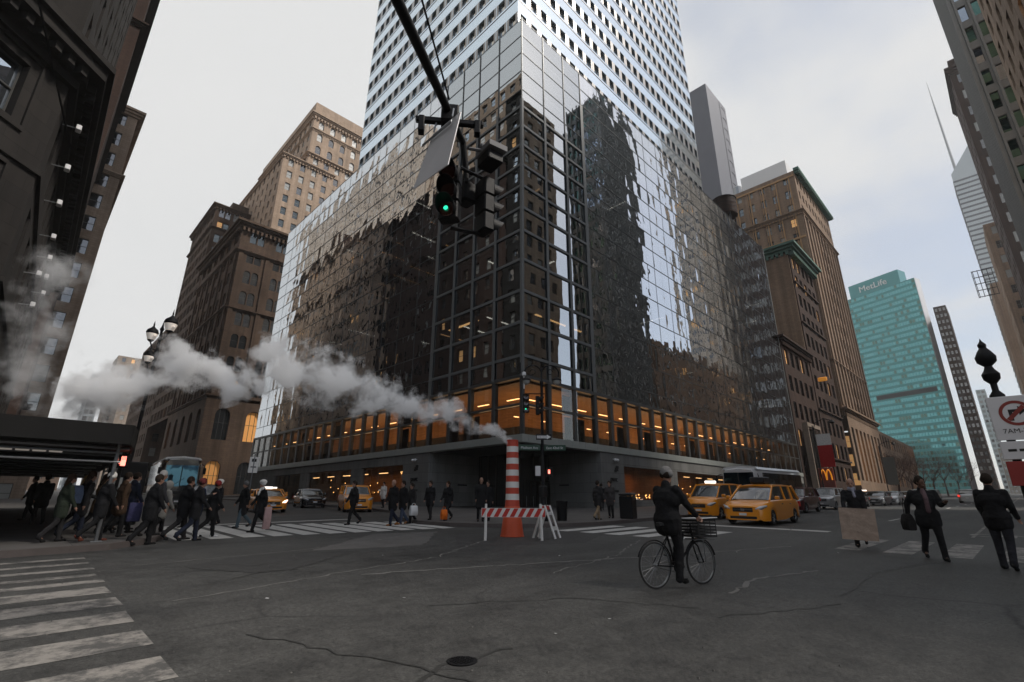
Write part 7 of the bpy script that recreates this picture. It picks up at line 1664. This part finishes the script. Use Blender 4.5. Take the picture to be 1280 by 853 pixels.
steam('steam', 'separate white steam billow drifting before the arched stone building', [(4.9, 17.1, 4.75), (4.4, 17.2, 4.9), (3.4, 17.4, 5.5), (2.4, 17.7, 5.3), (1.2, 17.9, 4.3)], [.35, .85, 1.15, 1.1, 1.3], 9.0, 1.2, .28, 11.7)
steam('steam', 'thin wispy steam before the dark left building', [(.4, 17.9, 3.8), (-.2, 17.6, 5.6), (-.35, 17.4, 7.4)], [1.1, 1.3, 1.1], 1.2, 1.0, .38, 23.0)

# ------------------------------------------------------------------ sky
SUN_EL, SUN_AZ = 48, 145
w = bpy.data.worlds.new('World'); SC.world = w; w.use_nodes = True; nt = w.node_tree; L = nt.links
bg = nt.nodes['Background']; bg.inputs['Strength'].default_value = .1488
sky = N(nt, 'ShaderNodeTexSky'); sky.sky_type = 'NISHITA'; sky.sun_disc = False; sky.sun_elevation = R(SUN_EL); sky.sun_rotation = R(SUN_AZ); sky.air_density = 1.0; sky.dust_density = 1.5; sky.altitude = 50
tc = N(nt, 'ShaderNodeTexCoord'); sp = N(nt, 'ShaderNodeSeparateXYZ'); L.new(tc.outputs['Generated'], sp.inputs[0])
# cloud layer: project the direction on a flat ceiling
zc = N(nt, 'ShaderNodeMath', operation='MAXIMUM'); L.new(sp.outputs[2], zc.inputs[0]); zc.inputs[1].default_value = .0
za = N(nt, 'ShaderNodeMath', operation='ADD'); L.new(zc.outputs[0], za.inputs[0]); za.inputs[1].default_value = .22
dx = N(nt, 'ShaderNodeMath', operation='DIVIDE'); L.new(sp.outputs[0], dx.inputs[0]); L.new(za.outputs[0], dx.inputs[1])
dy = N(nt, 'ShaderNodeMath', operation='DIVIDE'); L.new(sp.outputs[1], dy.inputs[0]); L.new(za.outputs[0], dy.inputs[1])
cb = N(nt, 'ShaderNodeCombineXYZ'); L.new(dx.outputs[0], cb.inputs[0]); L.new(dy.outputs[0], cb.inputs[1])
n1 = N(nt, 'ShaderNodeTexNoise', Scale=1.5, Detail=9.0, Roughness=.52); L.new(cb.outputs[0], n1.inputs['Vector'])
# cover is thickest toward the north-west, broken toward the south-east
cv = N(nt, 'ShaderNodeVectorMath', operation='DOT_PRODUCT'); L.new(tc.outputs['Generated'], cv.inputs[0]); cv.inputs[1].default_value = (-.12, .75, .0)
ad = N(nt, 'ShaderNodeMath', operation='MULTIPLY_ADD'); L.new(cv.outputs['Value'], ad.inputs[0]); ad.inputs[1].default_value = .55; L.new(n1.outputs['Fac'], ad.inputs[2])
mr = N(nt, 'ShaderNodeMapRange'); mr.interpolation_type = 'SMOOTHSTEP'; mr.inputs[1].default_value = .34; mr.inputs[2].default_value = .62; mr.inputs[3].default_value = .45; mr.inputs[4].default_value = .97; L.new(ad.outputs[0], mr.inputs[0])
cc = N(nt, 'ShaderNodeMix', data_type='RGBA'); cc.inputs[6].default_value = (5.0, 5.12, 5.15, 1); cc.inputs[7].default_value = (5.75, 5.66, 5.55, 1); L.new(n1.outputs['Fac'], cc.inputs[0])
mx = N(nt, 'ShaderNodeMix', data_type='RGBA'); L.new(mr.outputs[0], mx.inputs[0]); L.new(sky.outputs[0], mx.inputs[6]); L.new(cc.outputs[2], mx.inputs[7])
L.new(mx.outputs[2], bg.inputs['Color'])
sl = bpy.data.lights.new('sun', 'SUN'); sl.energy = 3.8; sl.angle = R(10); sl.color = (1, .93, .84); so = bpy.data.objects.new('sun', sl); COL.objects.link(so)
sd = Vector((math.sin(R(SUN_AZ))*math.cos(R(SUN_EL)), math.cos(R(SUN_AZ))*math.cos(R(SUN_EL)), math.sin(R(SUN_EL))))
so.rotation_mode = 'QUATERNION'; so.rotation_quaternion = Vector((0, 0, 1)).rotation_difference(sd)

# ------------------------------------------------------------------ camera: about 17 mm, chest height, tilted up 18 degrees
cam = bpy.data.cameras.new('camera'); cam.lens = 36*612/1280; cam.sensor_width = 36; cam.clip_start = .05; cam.clip_end = 4000
co = bpy.data.objects.new('camera', cam); COL.objects.link(co)
co.matrix_world = Matrix(((.70895301, -.22420043, -.66867017, 0), (-.70523844, -.21873411, -.67438426, 0), (.00493627, .94967866, -.31318697, 1.5), (0, 0, 0, 1)))
SC.camera = co
vs = SC.view_settings; vs.view_transform = 'Standard'; vs.look = 'None'; vs.gamma = 1; vs.use_curve_mapping = False; vs.exposure = 0
cy = SC.cycles; cy.use_denoising = True; cy.max_bounces = 24; cy.diffuse_bounces = 3; cy.glossy_bounces = 4; cy.transmission_bounces = 4; cy.transparent_max_bounces = 12; cy.volume_bounces = 24
cy.sample_clamp_indirect = 4; cy.caustics_reflective = False; cy.caustics_refractive = False
try: cy.volume_step_rate = 1.0; cy.volume_max_steps = 96
except Exception: pass
SC.display_settings.display_device = 'sRGB'

# ------------------------------------------------------------------ air
mb = MB(); mb.box(-120, 900, -150, 700, -20, 420); m = bpy.data.materials.new('haze_volume'); m.use_nodes = True; nt = m.node_tree; nt.nodes.clear()
o_ = N(nt, 'ShaderNodeOutputMaterial'); pv = N(nt, 'ShaderNodeVolumePrincipled'); pv.inputs['Color'].default_value = (.93, .95, .97, 1); pv.inputs['Density'].default_value = .0003; nt.links.new(pv.outputs[0], o_.inputs['Volume'])
o = mb.build('haze', m); tag(o, 'thin winter haze filling the streets', 'haze', None, 'stuff')
